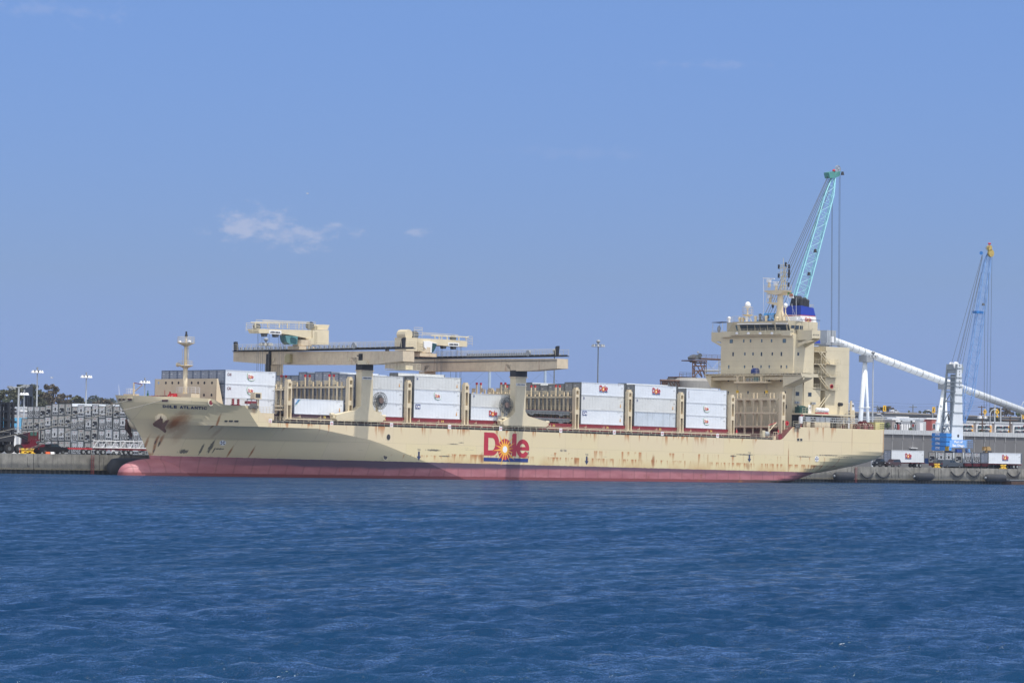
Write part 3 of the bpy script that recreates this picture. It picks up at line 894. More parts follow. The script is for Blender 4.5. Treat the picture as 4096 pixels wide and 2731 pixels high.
def frame_mesh(h, mi):
    mb = MB()
    for x0 in (0, L40 - .17):
        for y0 in (0, WC - .16): mb.box(x0, y0, 0, x0 + .17, y0 + .16, h)
        mb.box(x0, .16, h - .14, x0 + .12, WC - .16, h - .002); mb.box(x0, .16, .0, x0 + .12, WC - .16, .15)
    return mk(mb, 'frame', [m_cf[mi]])
def door_mesh(h, mi):
    mb = MB(); mb.mat(0)
    mb.box(.03, .16, .15, .07, WC - .16, h - .14)
    mb.mat(1); mb.box(.015, WC / 2 - .04, .15, .03, WC / 2 + .04, h - .14)
    for y in (.42, .85, WC - .85, WC - .42):
        mb.mat(1); mb.tube((0.0, y, .1), (0.0, y, h - .1), .03, 4)
        for z in (.35, 1.1, h - .5): mb.box(-.01, y - .09, z, .03, y + .09, z + .07)
    mb.mat(2)
    mb.box(.012, WC - .98, h - .75, .03, WC - .5, h - .6)
    for z in (.5, 1.05, 1.6, 2.1): mb.mat(1); mb.box(.005, .16, z, .03, .24, z + .13); mb.box(.005, WC - .24, z, .03, WC - .16, z + .13)
    return mk(mb, 'doors', [m_door[mi], m_dgrey if mi else m_cf[0], m_white])
def unit_mesh(h, var):
    """machinery end of a refrigerated container"""
    mb = MB(); mb.mat(0); mb.box(.05, .14, .13, .10, WC - .14, h - .12)
    c = WC / 2
    def rect(y0, z0, y1, z1, k=1, d=.0):
        mb.mat(k); mb.box(.02 - d, y0, z0, .05, y1, z1)
    def disc(y, z, r, k, d=.01):
        mb.mat(k); mb.lathe([(0, -d), (r, -d), (r, .02), (0, .02)], (.035, y, z), 14, 'x')
    for z in (h - .45, h - .62, h - .8): rect(.4, z, .55, z + .06, 2); rect(WC - .6, z - .02, WC - .4, z + .06, 2)
    rect(c - .28, h - .5, c + .28, h - .42, 3)
    if var == 0:      # round fan over a V-shaped frame
        disc(c, 1.2, .42, 1); disc(c, 1.2, .26, 0, .02); disc(c, 1.2, .14, 1, .03)
        for s in (-1, 1):
            mb.mat(1); mb.extr([(.03, c + s * .62, 1.7), (.03, c + s * .85, 1.65), (.03, c + s * .85, .9), (.03, c + s * .35, .35), (.03, c + s * .25, .5), (.03, c + s * .6, 1.0)], (-.02, 0, 0))
        rect(.3, .22, .75, .5, 1); rect(WC - .8, .22, WC - .35, .5, 2); rect(c - .1, .25, c + .15, .7, 1)
    elif var == 1:    # rounded dark opening
        mb.mat(1); mb.extr([(.04, y, z) for y, z in ((.38, .5), (.38, 1.35), (.6, 1.62), (WC - .6, 1.62), (WC - .38, 1.35), (WC - .38, .5))], (-.02, 0, 0))
        rect(WC - .95, .95, WC - .5, 1.15, 4, .02); rect(.5, .5, 1.3, .8, 2, .02); rect(.3, .2, .9, .42, 1)
    elif var == 2:    # single square hatch and louvre
        rect(c - .25, 1.05, c + .25, 1.7, 1); rect(.32, .3, WC - .32, .72, 1); rect(.5, .4, .9, .68, 2, .02); rect(c, .38, c + .5, .64, 2, .02)
        rect(.3, 1.1, .42, 1.3, 1); rect(WC - .5, 1.2, WC - .36, 1.5, 1)
    else:             # two square hatches
        rect(.62, 1.1, .95, 1.65, 1); rect(1.15, 1.1, 1.75, 1.65, 2); rect(.4, .35, 1.15, .85, 1); rect(1.25, .3, 1.55, .9, 2); rect(1.65, .3, 1.95, .9, 1)
    return mk(mb, 'refrigeration_unit', [m_unit2 if var in (0, 2) else m_unit, m_dark, m_grey, m_dolered, m_white])
def logo_mesh(kind, h):
    mb = MB(); y = 0.0
    if kind == 'leaf':     # leaf-shaped green outline, white inside, mark in the middle
        out = [(-.85, .85), (-.2, .95), (.5, .75), (.95, .15), (.9, -.65), (.3, -.85), (-.35, -.8), (-.8, -.3), (-.93, .3)]
        def sm(p, n=4):
            r_ = []
            for i in range(len(p)):
                a, b_, c_, d_ = (p[(i + k) % len(p)] for k in (-1, 0, 1, 2))
                for j in range(n):
                    u = j / n
                    r_.append(tuple(.5 * (2 * b_[q] + (c_[q] - a[q]) * u + (2 * a[q] - 5 * b_[q] + 4 * c_[q] - d_[q]) * u * u + (3 * b_[q] - a[q] - 3 * c_[q] + d_[q]) * u ** 3) for q in (0, 1)))
            return r_
        for k, mt, e in ((1.0, 4, .03), (.94, 2, .04)):
            mb.mat(mt); mb.face([(L40 * .5 + a * .93 * k + (.02 if mt == 2 else 0), y - e, h * .55 + b_ * .78 * k + (.02 if mt == 2 else 0)) for a, b_ in sm(out)])
        logo(mb, (L40 * .5 - .62, y - .045, h * .55 - .33), UX, UZ, NY, 1.25, .72, .008)
    if kind in ('big', 'right'):
        w_ = 2.3 if kind == 'big' else 2.2; x0 = L40 * .42 if kind == 'big' else L40 * .415
        if kind == 'right': x0 = 4.9
        logo(mb, (x0, y - .02, h * .30), UX, UZ, NY, w_, 1.35 if kind == 'big' else 1.2, .012)
    return mk(mb, 'company_logo', LOGO + [m_green])
m_maroon = paint('maroon_lettering', (0.13, 0.01, 0.02), .5)
m_ink = paint('grey_lettering', (0.12, 0.12, 0.13), .6)
m_placard = paint('orange_placard', (0.7, .32, .04), .6)
def letter_mesh(kind, h):
    mb = MB(); y = -.012
    mb.mat(0)
    if kind == 'owner':
        text_mesh(mb, 'CAI', (.62, y, h * .58), UX, UZ, .86, .55, NY, .02, .01)
    if kind == 'panel':
        mb.mat(1); mb.box(.55, -.03, h * .62, 1.8, .0, h * .9); mb.mat(2); text_mesh(mb, 'CAI', (.62, -.03, h * .66), UX, UZ, 1.1, .55, NY, .05, .012)
    if kind == 'vertical':
        for i, ch in enumerate('TRITON'): text_mesh(mb, ch, (.75, y, h * .84 - i * .27 - .1), UX, UZ, .26 if ch != 'I' else .12, .2, NY, .0, .01)
    if kind == 'badge':
        mb.mat(1); mb.box(.75, -.025, h * .74, 1.05, .0, h * .88); mb.mat(2); text_mesh(mb, 'P', (.82, -.025, h * .77), UX, UZ, .15, .24, NY, .02, .012)
    if kind == 'stripe':
        mb.mat(3); mb.face([(.25, y, h * .62), (.75, y, h * .66), (1.5, y, h * .96), (1.0, y, h * .96)]); mb.mat(4); mb.face([(.2, y - .005, h * .5), (.26, y - .005, h * .5), (1.62, y - .005, h * .95), (1.55, y - .005, h * .95)])
        c_, s_ = math.cos(.78), math.sin(.78); mb.mat(1); text_mesh(mb, 'StarCube', (.42, y, h * .60), (c_, 0, s_), (-s_, 0, c_), 1.35, .26, NY, .01, .015)
    # number, check digits and warning placards at the aft end, present on every box
    mb.mat(5)
    text_mesh(mb, 'CRLU 720651', (L40 - 1.9, y, h * .875), UX, UZ, .85, .10, NY, .0, .01)
    text_mesh(mb, '45R1', (L40 - 1.85, y, h * .81), UX, UZ, .3, .08, NY, .0, .01)
    mb.box(L40 - .98, -.02, h * .62, L40 - .92, .0, h * .68); mb.box(L40 - .70, -.02, h * .61, L40 - .62, .0, h * .69)
    if kind in ('panel', 'badge', 'stripe'):
        mb.mat(6); mb.box(L40 - 1.2, -.022, h * .26, L40 - .95, 0, h * .36); mb.face([(L40 - 1.2, -.02, h * .40), (L40 - .95, -.02, h * .40), (L40 - 1.07, -.02, h * .50)])
        mb.mat(5); text_mesh(mb, 'MAERSK CI', (L40 * .48, y, h * .07), UX, UZ, .8, .08, NY, .0, .01)
    return mk(mb, 'lettering', [m_maroon, m_blue, m_white, paint('pale_blue', (.2, .45, .75)), m_green, m_ink, m_placard])
def container(loc, h, label, ship_=True, body=0, frame=0, door=0, end='door', unit=0, logo_=None, letter=None, group=None, yaw=0.0, name='shipping_container'):
    o = bpy.data.objects.new(name, None); COL.objects.link(o)
    if ship_: o.location = sw(loc); o.rotation_euler = (0, TR, 0)
    else: o.location = loc; o.rotation_euler = (0, 0, yaw)
    tag(o, label, 'shipping container', group)
    def add(nm, me):
        c_ = bpy.data.objects.new(nm, me); COL.objects.link(c_); c_.parent = o; return c_
    hk = round(h, 3)
    add('body', cached(('b', hk, body), lambda: body_mesh(h, body)))
    add('frame', cached(('f', hk, frame), lambda: frame_mesh(h, frame)))
    if end == 'door': add('doors', cached(('d', hk, door), lambda: door_mesh(h, door)))
    else: add('refrigeration_unit', cached(('u', hk, unit), lambda: unit_mesh(h, unit)))
    if logo_: add('company_logo', cached(('l', hk, logo_), lambda: logo_mesh(logo_, h)))
    if letter: add('lettering', cached(('t', hk, letter), lambda: letter_mesh(letter, h)))
    return o

ORD = ['first', 'second', 'third', 'fourth', 'fifth', 'sixth', 'seventh', 'eighth', 'ninth', 'tenth', 'eleventh', 'twelfth', 'thirteenth', 'fourteenth', 'fifteenth', 'sixteenth', 'seventeenth', 'eighteenth', 'nineteenth']
TN = {1: ['only'], 2: ['bottom', 'top'], 3: ['bottom', 'middle', 'top']}
PITCH = 2.44
def tiers(n, k):
    """k of the n boxes are high cubes, the high ones at the bottom"""
    return [HCH if i < k else STH for i in range(n)]
# bay: x, first row y, rows -> list of tier height lists, base z, paint
BAYS = [
    (-67.1, 5.2, 11.42, [[STH] * 3] * 8, 0),
    (-52.5, 2.8, 11.46, [[HCH]] * 2, 0),
    (-37.75, 2.8, 11.56, [tiers(3, k) for k in (0, 0, 1, 2, 2, 1, 2, 0, 0, 0)], 0),
    (-23.0, 2.8, 11.56, [tiers(3, k) for k in (1, 1, 3)], 1),
    (-8.3, 2.8, 11.56, [[STH, STH]] * 2, 1),
    (21.3, 2.8, 11.56, [tiers(3, k) for k in (2, 2, 1, 1, 0, 1, 2, 2, 1, 1)], 1),
    (36.25, 2.8, 11.56, [tiers(3, k) for k in (2, 3)], 1),
    (51.1, 2.8, 11.56, [[STH, STH, HCH], [HCH, STH, HCH]], 1)]
# what the port row shows: (bay, tier) -> paint, logo, lettering, words
PORT = {(0, 2): (0, 'leaf', 'owner', 'white container with leaf logo and maroon letters'), (0, 1): (0, 'leaf', 'owner', 'white container with leaf logo and maroon letters'), (0, 0): (0, None, None, 'plain bluish white container with a grey smudge'),
        (1, 0): (0, None, 'stripe', 'white container with a slanting blue and green stripe'),
        (2, 2): (1, None, 'badge', 'pale grey container with yellow placard'), (2, 1): (0, None, 'owner', 'bright white container behind a cable reel'), (2, 0): (0, None, None, 'bluish white container half behind a cable reel'),
        (3, 2): (1, None, 'badge', 'pale grey container with small dark badge'), (3, 1): (0, 'leaf', None, 'bright white container with leaf logo'), (3, 0): (0, None, 'panel', 'bluish container with dark blue letter panel'),
        (4, 1): (1, None, 'badge', 'pale grey container with small dark badge'), (4, 0): (0, 'right', None, 'white container with large red sun logo'),
        (5, 2): (0, 'big', None, 'scuffed white container with red sun logo'), (5, 1): (1, None, 'badge', 'pale grey ribbed container with small dark badge'), (5, 0): (0, None, 'panel', 'bluish container with dark blue letter panel'),
        (6, 2): (0, 'big', None, 'scuffed white container with red sun logo'), (6, 1): (1, None, 'badge', 'pale grey container with small dark badge'), (6, 0): (2, None, None, 'grey container with long dirty streaks'),
        (7, 2): (0, None, 'vertical', 'white container with letters running downwards'), (7, 1): (0, 'leaf', None, 'pale blue-white container with leaf logo'), (7, 0): (0, 'leaf', None, 'pale blue-white container with leaf logo')}
for bi, (bx, by, bz, rows, fr) in enumerate(BAYS):
    for ri, hs in enumerate(rows):
        z = bz
        for ti, h in enumerate(hs):
            y = by + ri * PITCH
            pos = TN[len(hs)][ti]
            if ri == 0:
                pb, lg, lt, words = PORT[(bi, ti)]
                if len(hs) == 1: lab = '%s, alone in the %s bay' % (words, ORD[bi])
                else: lab = '%s, %s of outer stack, %s bay' % (words, pos, ORD[bi])
                lt = lt or 'plain'
            else:
                pb = 3 if (bi == 2 and ri in (4,) and ti == 1) else (0 if fr == 0 else 1); lg = lt = None
                row = ORD[ri] + ' row from the water side'
                lab = '%s-ended container, %s of the %s, %s bay from the bow' % ('blue' if pb == 3 else ('bluish' if fr == 0 else 'dark'), pos, row, ORD[bi])
            container((bx, y, z), h, lab, True, pb, fr, fr, 'door', 0, lg, lt, 'containers stacked on the ship')
            z += h + .012
# ================================================================== DECK FITTINGS OF THE SHIP
CX = 15.0
# side railing and crane rail along the main deck
mb = MB()
for (a, b_) in ((-60.4, 76.0),):
    mb.rail([(a, .12, 9.62), (b_, .12, 9.62)], 1.15, 1.65, .03)
mb.build('side_railing', m_rail, ship)
mb = MB()
mb.rail([(80.6, .15, 12.6), (108.6, .15, 12.62), (108.9, .4, 12.62), (108.9, 29.6, 12.62)], 1.1, 1.7, .03); mb.build('side_railing', m_rail, ship)
mb = MB(); mb.mat(0)
mb.box(-56, 1.0, 10.38, 68.5, 1.75, 10.60)
x = -56
while x < 68.6: mb.box(x - .08, 1.05, 9.6, x + .08, 1.35, 10.4); x += 2.9
mb.mat(1); mb.box(-59, .62, 9.62, 75, .98, 10.12)
mb.mat(0); mb.box(-56, 28.25, 10.38, 68.5, 29.0, 10.60)
mb.build('crane_rail', [m_cream, m_black], ship)
# hatch coamings, number painted on each
m_coam = paint('coaming_red', (0.20, 0.018, 0.028), .6, var=.15, dirt=.3, streak=.3)
m_coamdk = paint('coaming_dark', (0.045, 0.02, 0.035), .6)
m_num = paint('yellow_numbers', (0.75, .6, .15), .5)
for bx, num, mt, zt in ((-52.5, '06', m_coamdk, 11.40), (-37.75, '10', m_coam, 11.5), (-23.0, '14', m_coam, 11.5), (-8.3, '18', m_coam, 11.5), (6.5, '22', m_coam, 11.5), (21.3, '26', m_coam, 11.5), (36.25, '30', m_coam, 11.5), (51.1, '34', m_coam, 11.5)):
    mb = MB(); mb.mat(0); mb.box(bx - .55, 2.55, 9.6, bx + 12.9, 27.45, zt)
    x = bx + 1.2
    for x in (bx + .7, bx + 5.7, bx + 11.9): mb.mat(1); mb.box(x, 2.2, 10.9, x + .5, 2.5, 10.98); mb.bar((x + .45, 2.3, 10.3), (x + .45, 2.3, 11.3), .08)
    mb.mat(2); text_mesh(mb, num, (bx + 7.0, 2.53, 10.85), UX, UZ, .62, .42, NY, .02, .01)
    mb.build('hatch_coaming', [mt, m_cream, m_num], ship)
mb = MB(); mb.box(-67.6, 5.0, 9.6, -54.6, 25, 11.35); mb.build('hatch_coaming', m_coamdk, ship)

# lashing bridges between the bays: a tower on each side, posts and two or three walkways across
def lashing_bridge(xc, ztop, full, last=False):
    w_ = .55
    mb = MB()
    ys = [2.8 + PITCH * i - .05 for i in range(1, 10)]
    for i, y in enumerate(ys):
        tall = i % 3 == 1
        for s in (-1, 1):
            if last and s == 1 and i % 2: continue
            zt = ztop - .75 + (.95 if (tall and not last) else 0)
            if last: zt = ztop - (1.2 if i % 2 else .1)
            r__ = .13 if not last else (.17 if i % 2 else .10)
            mb.mat(0); mb.box(xc + s * w_ - r__, y - r__, 9.6, xc + s * w_ + r__, y + r__, zt)
            if tall and not last: mb.mat(1); mb.box(xc + s * w_ - .16, y - .16, zt, xc + s * w_ + .16, y + .16, zt + .45)
            mb.mat(0)
    levels = [ztop - 1.65, ztop - 4.7, 12.3]
    if last: levels = [SX(3000, 1594, xc).z, SX(3000, 1649, xc).z, SX(3000, 1703, xc).z]
    for z in levels:
        mb.mat(0); mb.box(xc - .75, 2.9, z - .18, xc + .75, 27.1, z); mb.box(xc - .8, 2.9, z - .32, xc - .68, 27.1, z + .06)
    mb.mat(0)
    for y in ys[::1]:
        if not last: mb.box(xc - .72, y + .3, levels[0] + .35, xc - .66, y + 1.25, levels[0] + 1.15)
    base = mb.build('lashing_bridge', [m_cream, m_red], ship)
    for side, y0 in ((1, 1.75), (-1, 27.35)):
        t_ = MB(); x0, x1 = xc - w_, xc + w_; y1 = y0 + .95
        zs = [9.65, 10.6, 13.1, 16.9, 18.0, ztop]
        def leg(z0, z1):
            t_.box(x0, y0, z0, x0 + .24, y1, z1); t_.box(x1 - .24, y0, z0, x1, y1, z1)
        k = (ztop - 9.65)
        leg(9.65, 9.65 + .42 * k); t_.box(x0 - .04, y0, 9.65 + .42 * k, x1 + .04, y1, 9.65 + .52 * k)
        leg(9.65 + .52 * k, 9.65 + .80 * k); t_.box(x0, y0, 9.65 + .80 * k, x1, y1, 9.65 + .86 * k); leg(9.65 + .86 * k, ztop - .55)
        t_.box(x0, y0, ztop - .55, x1, y1, ztop - .2); t_.box(x0 + .2, y0 + .1, ztop - .2, x1 - .2, y1 - .1, ztop + .15)
        t_.box(x0 + .24, y1 - .08, 9.65, x1 - .24, y1 - .02, 9.65 + .1 * k)
        if side == 1:
            for z in np.arange(9.9, ztop - 1, .4): t_.bar((xc - .18, y1 - .2, z), (xc + .18, y1 - .2, z), .04)
        tw = t_.build('tower', m_cream, base)
        ORG[tw.name] = Vector((0, 0, 0))
    rl = MB()
    for z in levels: rl.rail([(xc - .74, 2.9, z), (xc - .74, 27.0, z)], 1.1, 1.22, .03)
    rl.build('railing', m_rail, base)
    if last:
        cb = MB()
        for y in ys[:-1]: cb.box(xc + .3, y - .55, levels[1] + 1.2, xc + .6, y + .55, levels[1] + 2.6)
        cb.build('socket_cabinet', m_cream2, base)
for xc, px, py, full, last in ((-54.4, 1163, 1520, 1, 0), (-39.55, 1402, 1510, 1, 0), (-24.95, 1635, 1523, 1, 0), (-10.2, 1865, 1533, 1, 0), (4.6, 0, 0, 1, 0), (19.4, 2307, 1552, 1, 0), (34.15, 2519, 1561, 1, 0), (49.0, 2726, 1571, 1, 0), (64.0, 2929, 1581, 1, 0), (79.3, 3133, 1569, 0, 1)):
    zt = S(px, py, 1.9).z if px else 18.7
    lashing_bridge(xc, zt, full, last)

# breakwater before the first bay, with its row of round holes
mb = MB(); mb.mat(0)
XB = -68.7
p0, p1 = SX(620, 1507, XB), SX(867, 1510, XB)
yl, yr = p0.y, p1.y
mb.box(XB, yr, 12.5, XB + .18, yl, 17.55)
mb.extr([(XB, yr, 12.6), (XB + 1.6, yr - .1, 12.6), (XB + .35, yr, 17.55), (XB, yr, 17.55)], (0, .15, 0))
mb.extr([(XB, yl, 12.6), (XB + 1.6, yl, 12.6), (XB + .35, yl, 17.55), (XB, yl, 17.55)], (0, -.15, 0))
Z2 = zm(600, 1250, 2.24)
mb.mat(1)
for x in (78, 143, 200, 256, 374, 432, 488, 556): 
    q = SX(*Z2(x, 629), XB); mb.mat(1 if x > 90 else 2); mb.lathe([(0, -.02), (.27, -.02), (.27, .02), (0, .02)], (XB, q.y, q.z), 14, 'x')
for x in (428, 484, 552, 252): 
    q = SX(*Z2(x, 738), XB); mb.mat(1); mb.lathe([(0, -.02), (.27, -.02), (.27, .02), (0, .02)], (XB, q.y, q.z), 14, 'x')
mb.build('breakwater', [m_cream, m_dark, paint('sky_blue_hole', (.35, .45, .6))], ship)

# foremast
fx, fy = -72.5, 15.0
def FM(x, y): return SX(*Z2(x, y), fxm)
fxm = -74.0
b0 = FM(312, 740); fy = b0.y
def fz(y): return FM(312, y).z
mb = MB(); mb.tube((fxm, fy, 13), (fxm, fy, fz(490)), .46, 10, .44); mb.tube((fxm, fy, fz(490)), (fxm, fy, fz(285)), .33, 10, .33)
mb.lathe([(0, 0), (.5, 0), (1.65, .55), (1.65, .62), (0, .62)], (fxm, fy, fz(300)), 12)
mb.lathe([(0, 0), (.5, 0), (1.4, .45), (1.4, .52), (0, .52)], (fxm, fy, fz(497)), 12)
mb.tube((fxm, fy, fz(285)), (fxm, fy, fz(215)), .12); mb.tube((fxm, fy + .95, fz(480)), (fxm, fy + .95, fz(330)), .05, 4); mb.tube((fxm, fy - .8, fz(480)), (fxm, fy - .8, fz(300)), .06, 4)
fm = mb.build('foremast', m_cream, ship, smooth=True)
mb = MB()
for zc, rr_ in ((fz(273), 1.6), (fz(488), 1.35)):
    mb.rail([(fxm + rr_ * math.cos(a_), fy + rr_ * math.sin(a_), zc) for a_ in np.linspace(0, 6.283, 9)], 1.1, .8, .028)
mb.build('railing', m_rail, fm)
mb = MB(); mb.tube((fxm, fy, fz(215)), (fxm, fy, fz(190)), .3, 8, .2); mb.tube((fxm, fy, fz(190)), (fxm, fy, fz(170)), .17, 8); mb.build('mast_light', m_black, fm)
for s in (-1.5, 1.5):
    mb = MB(); mb.ball((fxm - .4, fy + s, fz(262)), .32, .42, .25, 8, 5); mb.build('floodlight', m_white, fm)
mb = MB(); q = FM(247, 467); mb.tube((q.x, q.y, q.z), (q.x, q.y - .9, q.z), .42, 10, .12); mb.build('fog_horn', m_cream, fm)
mb = MB(); a = FM(280, 757); b_ = FM(414, 757); hz_ = fz(730)
mb.box(fxm - 1.2, b_.y, a.z - .3, fxm + .8, a.y, fz(728)); mb.build('mast_platform', m_cream, fm)
mb = MB(); mb.rail([(fxm + .8, a.y, fz(728)), (fxm - 1.2, a.y, fz(728)), (fxm - 1.2, b_.y, fz(728)), (fxm + .8, b_.y, fz(728))], 1.15, .9, .03); mb.build('platform_railing', m_white, fm)

# forecastle gear: winches, vents, small davit crane, bow railing
def winch(c, w_, r_, root, label=None, mt=None, axis='y'):
    mb = MB(); c = Vector(c); mt = mt or m_deckred
    mb.mat(0); mb.cbox(c + Vector((0, 0, -r_ * .4)), (r_ * 1.4, w_ * .95, r_ * .9))
    d = Vector((0, w_ / 2, 0)) if axis == 'y' else Vector((w_ / 2, 0, 0))
    mb.mat(1); mb.tube(c - d * .8, c + d * .6, r_ * .68, 12)
    mb.mat(0)
    for k in (-.85, -.1, .62): mb.tube(c + d * k, c + d * (k + .09), r_, 14)
    mb.tube(c - d * 1.15, c - d * .85, r_ * .45, 10)
    return mb.build('mooring_winch', [mt, m_rope], root)
for (x, z) in ((650, 150), (700, 150), (830, 148)):
    q = SX(*ZB(x, z), -75.5); winch((q.x, q.y, 13.6), 2.2, .62, ship, None, m_deckred)
q = SX(*ZB(990, 145), -75.5); winch((q.x, q.y, 13.75), 2.0, .85, ship, None, m_red)
q = SX(*ZB(1080, 160), -75.5); winch((q.x, q.y, 13.5), 1.2, .5, ship, None, m_deckred)
mb = MB(); q = SX(*ZB(592, 160), -77); mb.tube((q.x, q.y, 12.9), (q.x, q.y, 14.6), .18, 8); mb.tube((q.x, q.y, 14.6), (q.x, q.y, 15.1), .08, 6); mb.build('mast_lantern', paint('dark_green_paint', (.03, .13, .08)), ship)
mb = MB(); q = SX(*ZB(583, 165), -77); mb.ball((q.x, q.y, 13.6), .5, .9, .45); mb.build('boat_cover', m_cream, ship)
mb = MB(); q = SX(*ZB(940, 150), -75.5); mb.tube((q.x, q.y, 13), (q.x, q.y, 14.9), .16, 8); mb.tube((q.x, q.y + 1.6, 13), (q.x, q.y + 1.6, 15.2), .05, 6); mb.build('fire_monitor', m_red, ship)
# bow davit
Z1_ = zm(0, 1250, 2.24)
XD = -79.5
def BD(x, y): return SX(*Z1_(x, y), XD)
mb = MB(); a = BD(1200, 740); b_ = BD(1200, 628); c = BD(1278, 645); d = BD(1207, 705)
mb.mat(0); mb.tube((XD, a.y, 13.4), b_, .16, 8); mb.mat(1); mb.tube(b_, c, .07, 6); mb.mat(0); mb.tube(d, c, .09, 6)
mb.build('bow_davit', [m_cream, m_deckred], ship)
mb = MB(); a = BD(1130, 735); b_ = BD(1215, 735); mb.box(XD - .6, b_.y, 13.3, XD + .8, a.y, 14.35); mb.build('bow_locker', m_cream, ship)
mb = MB(); a = BD(1130, 722); b_ = BD(1190, 722); mb.rail([(XD, b_.y, 14.35), (XD, a.y, 14.35), (XD + 2, a.y, 14.35)], 1.0, .8, .03); mb.build('bow_railing', m_white, ship)
mb = MB(); a = BD(1070, 722); b_ = BD(1064, 648); mb.tube(a + Vector((0, 0, -.5)), b_, .05, 5, .02); mb.build('jackstaff', m_white, ship)
# port forecastle side: railing, roller fairlead with ropes, bridge repeater box
mb = MB(); mb.rail([(-70.2, .35, 12.6), (-64.6, .35, 12.62)], 1.15, .9, .03); mb.build('side_railing', m_rail, ship)
mb = MB(); q = S(*Z4(572, 165), .5); mb.mat(0); mb.cbox((q.x, .5, 13.2), (.35, .35, 1.2)); q2 = S(*Z4(664, 165), .5); mb.cbox((q2.x, .5, 13.2), (.35, .35, 1.2)); mb.box(q.x - .3, .2, 12.62, q2.x + .3, .8, 12.75); mb.build('mooring_bitts', m_deckred, ship)
p = S(*Z4(885, 130), .3)
mb = MB(); mb.mat(0); mb.cbox((p.x, .3, 13.2), (2.4, .7, .55)); mb.mat(1)
for dx_ in (-1.1, 0, 1.1): mb.tube((p.x + dx_, .0, 12.6), (p.x + dx_, .0, 13.8), .07)
mb.tube((p.x - 1.1, 0, 13.8), (p.x + 1.1, 0, 13.8), .07); mb.build('roller_fairlead', [m_deckred, m_dgrey], ship)
def heap(c, rx, rz, root, n=16):
    mb = MB(); c = Vector(c)
    for i in range(n):
        a_ = random.uniform(-.5, .5); w_ = random.uniform(.5, 1) * rx; dz_ = random.uniform(-rz, rz * .6)
        pts = [c + Vector((w_ * math.cos(t_), -.12 - .1 * random.random(), dz_ + .35 * rz * math.sin(t_) * random.uniform(.5, 1.3))) for t_ in np.linspace(0, 3.6, 8)]
        mb.poly(pts, .07, 5)
    return mb.build('rope_coil', paint('grey_rope', (.13, .125, .12), .9), root)
heap((p.x + .2, -.1, 12.6), 1.25, .55, ship)
q = S(*Z5(195, 320), 0); heap((q.x, -.1, 12.75), .9, .5, ship)
mb = MB(); a = S(*Z4(955, 0), .6); b_ = S(*Z4(1072, 72), .6)
mb.mat(0); mb.box(a.x, .6, b_.z, b_.x, 1.9, a.z + .5); mb.mat(1); mb.box(a.x + .18, .57, b_.z + .25, b_.x - .3, .6, a.z + .3); mb.mat(0)
for x_ in (a.x + .8, b_.x - .4): mb.tube((x_, 1.0, 11.0), (x_, 1.0, b_.z), .14, 6)
mb.bar((a.x + .8, 1.0, 12.6), (b_.x - .4, 1.0, 13.6), .12); mb.build('control_booth', [m_cream, m_dark], ship)
mb = MB(); mb.box(-61.9, 1.0, 9.6, -58.6, 3.0, 11.4); mb.build('deck_locker', m_cream, ship)
mb = MB(); mb.rail([(-62.8, .9, 11.4), (-59, .9, 11.4)], 1.1, .7, .03); mb.build('locker_railing', m_rail, ship)

# ------------------------------------------------------------------ accommodation
XH = 84.5; YH0, YH1 = 4.3, 25.75
ZH = zm(2850, 1240, 5.113); ZG = zm(2800, 1480, 4.704)
m_house = paint('superstructure_cream', (0.60, 0.53, 0.375), .55, var=.05, rust=.10, dirt=.05)
def HF(x, y, z_=ZH, X=XH): return SX(*z_(x, y), X)
ztop_h = HF(1645, 490).z
zw = HF(1645, 430).z
mb = MB()
xa = S(3256, 1400, YH0).x
mb.box(XH, YH0, 9.6, xa, YH1, ztop_h)
xb = S(*ZG(2270, 300), YH0).x
mb.box(xa, YH0, 9.6, xb, YH1 - 2, S(*ZG(2200, 335), YH0).z)
XC0, XC1 = S(3304, 1390, YH0).x, S(3398, 1390, YH0).x
zc_top = S(3350, 1388, YH0).z
mb.box(XC0, YH0, 9.6, XC1, YH1, zc_top)
mb.box(xb, YH0 + 4.5, 9.6, XC0, YH1 - 1, zc_top)
mb.box(xa, YH0 + 3.0, 9.6, xb, YH1 - 1, zc_top)
house = mb.build('accommodation_block', m_house, ship)
ORG[house.name] = Vector((0, 0, 0))
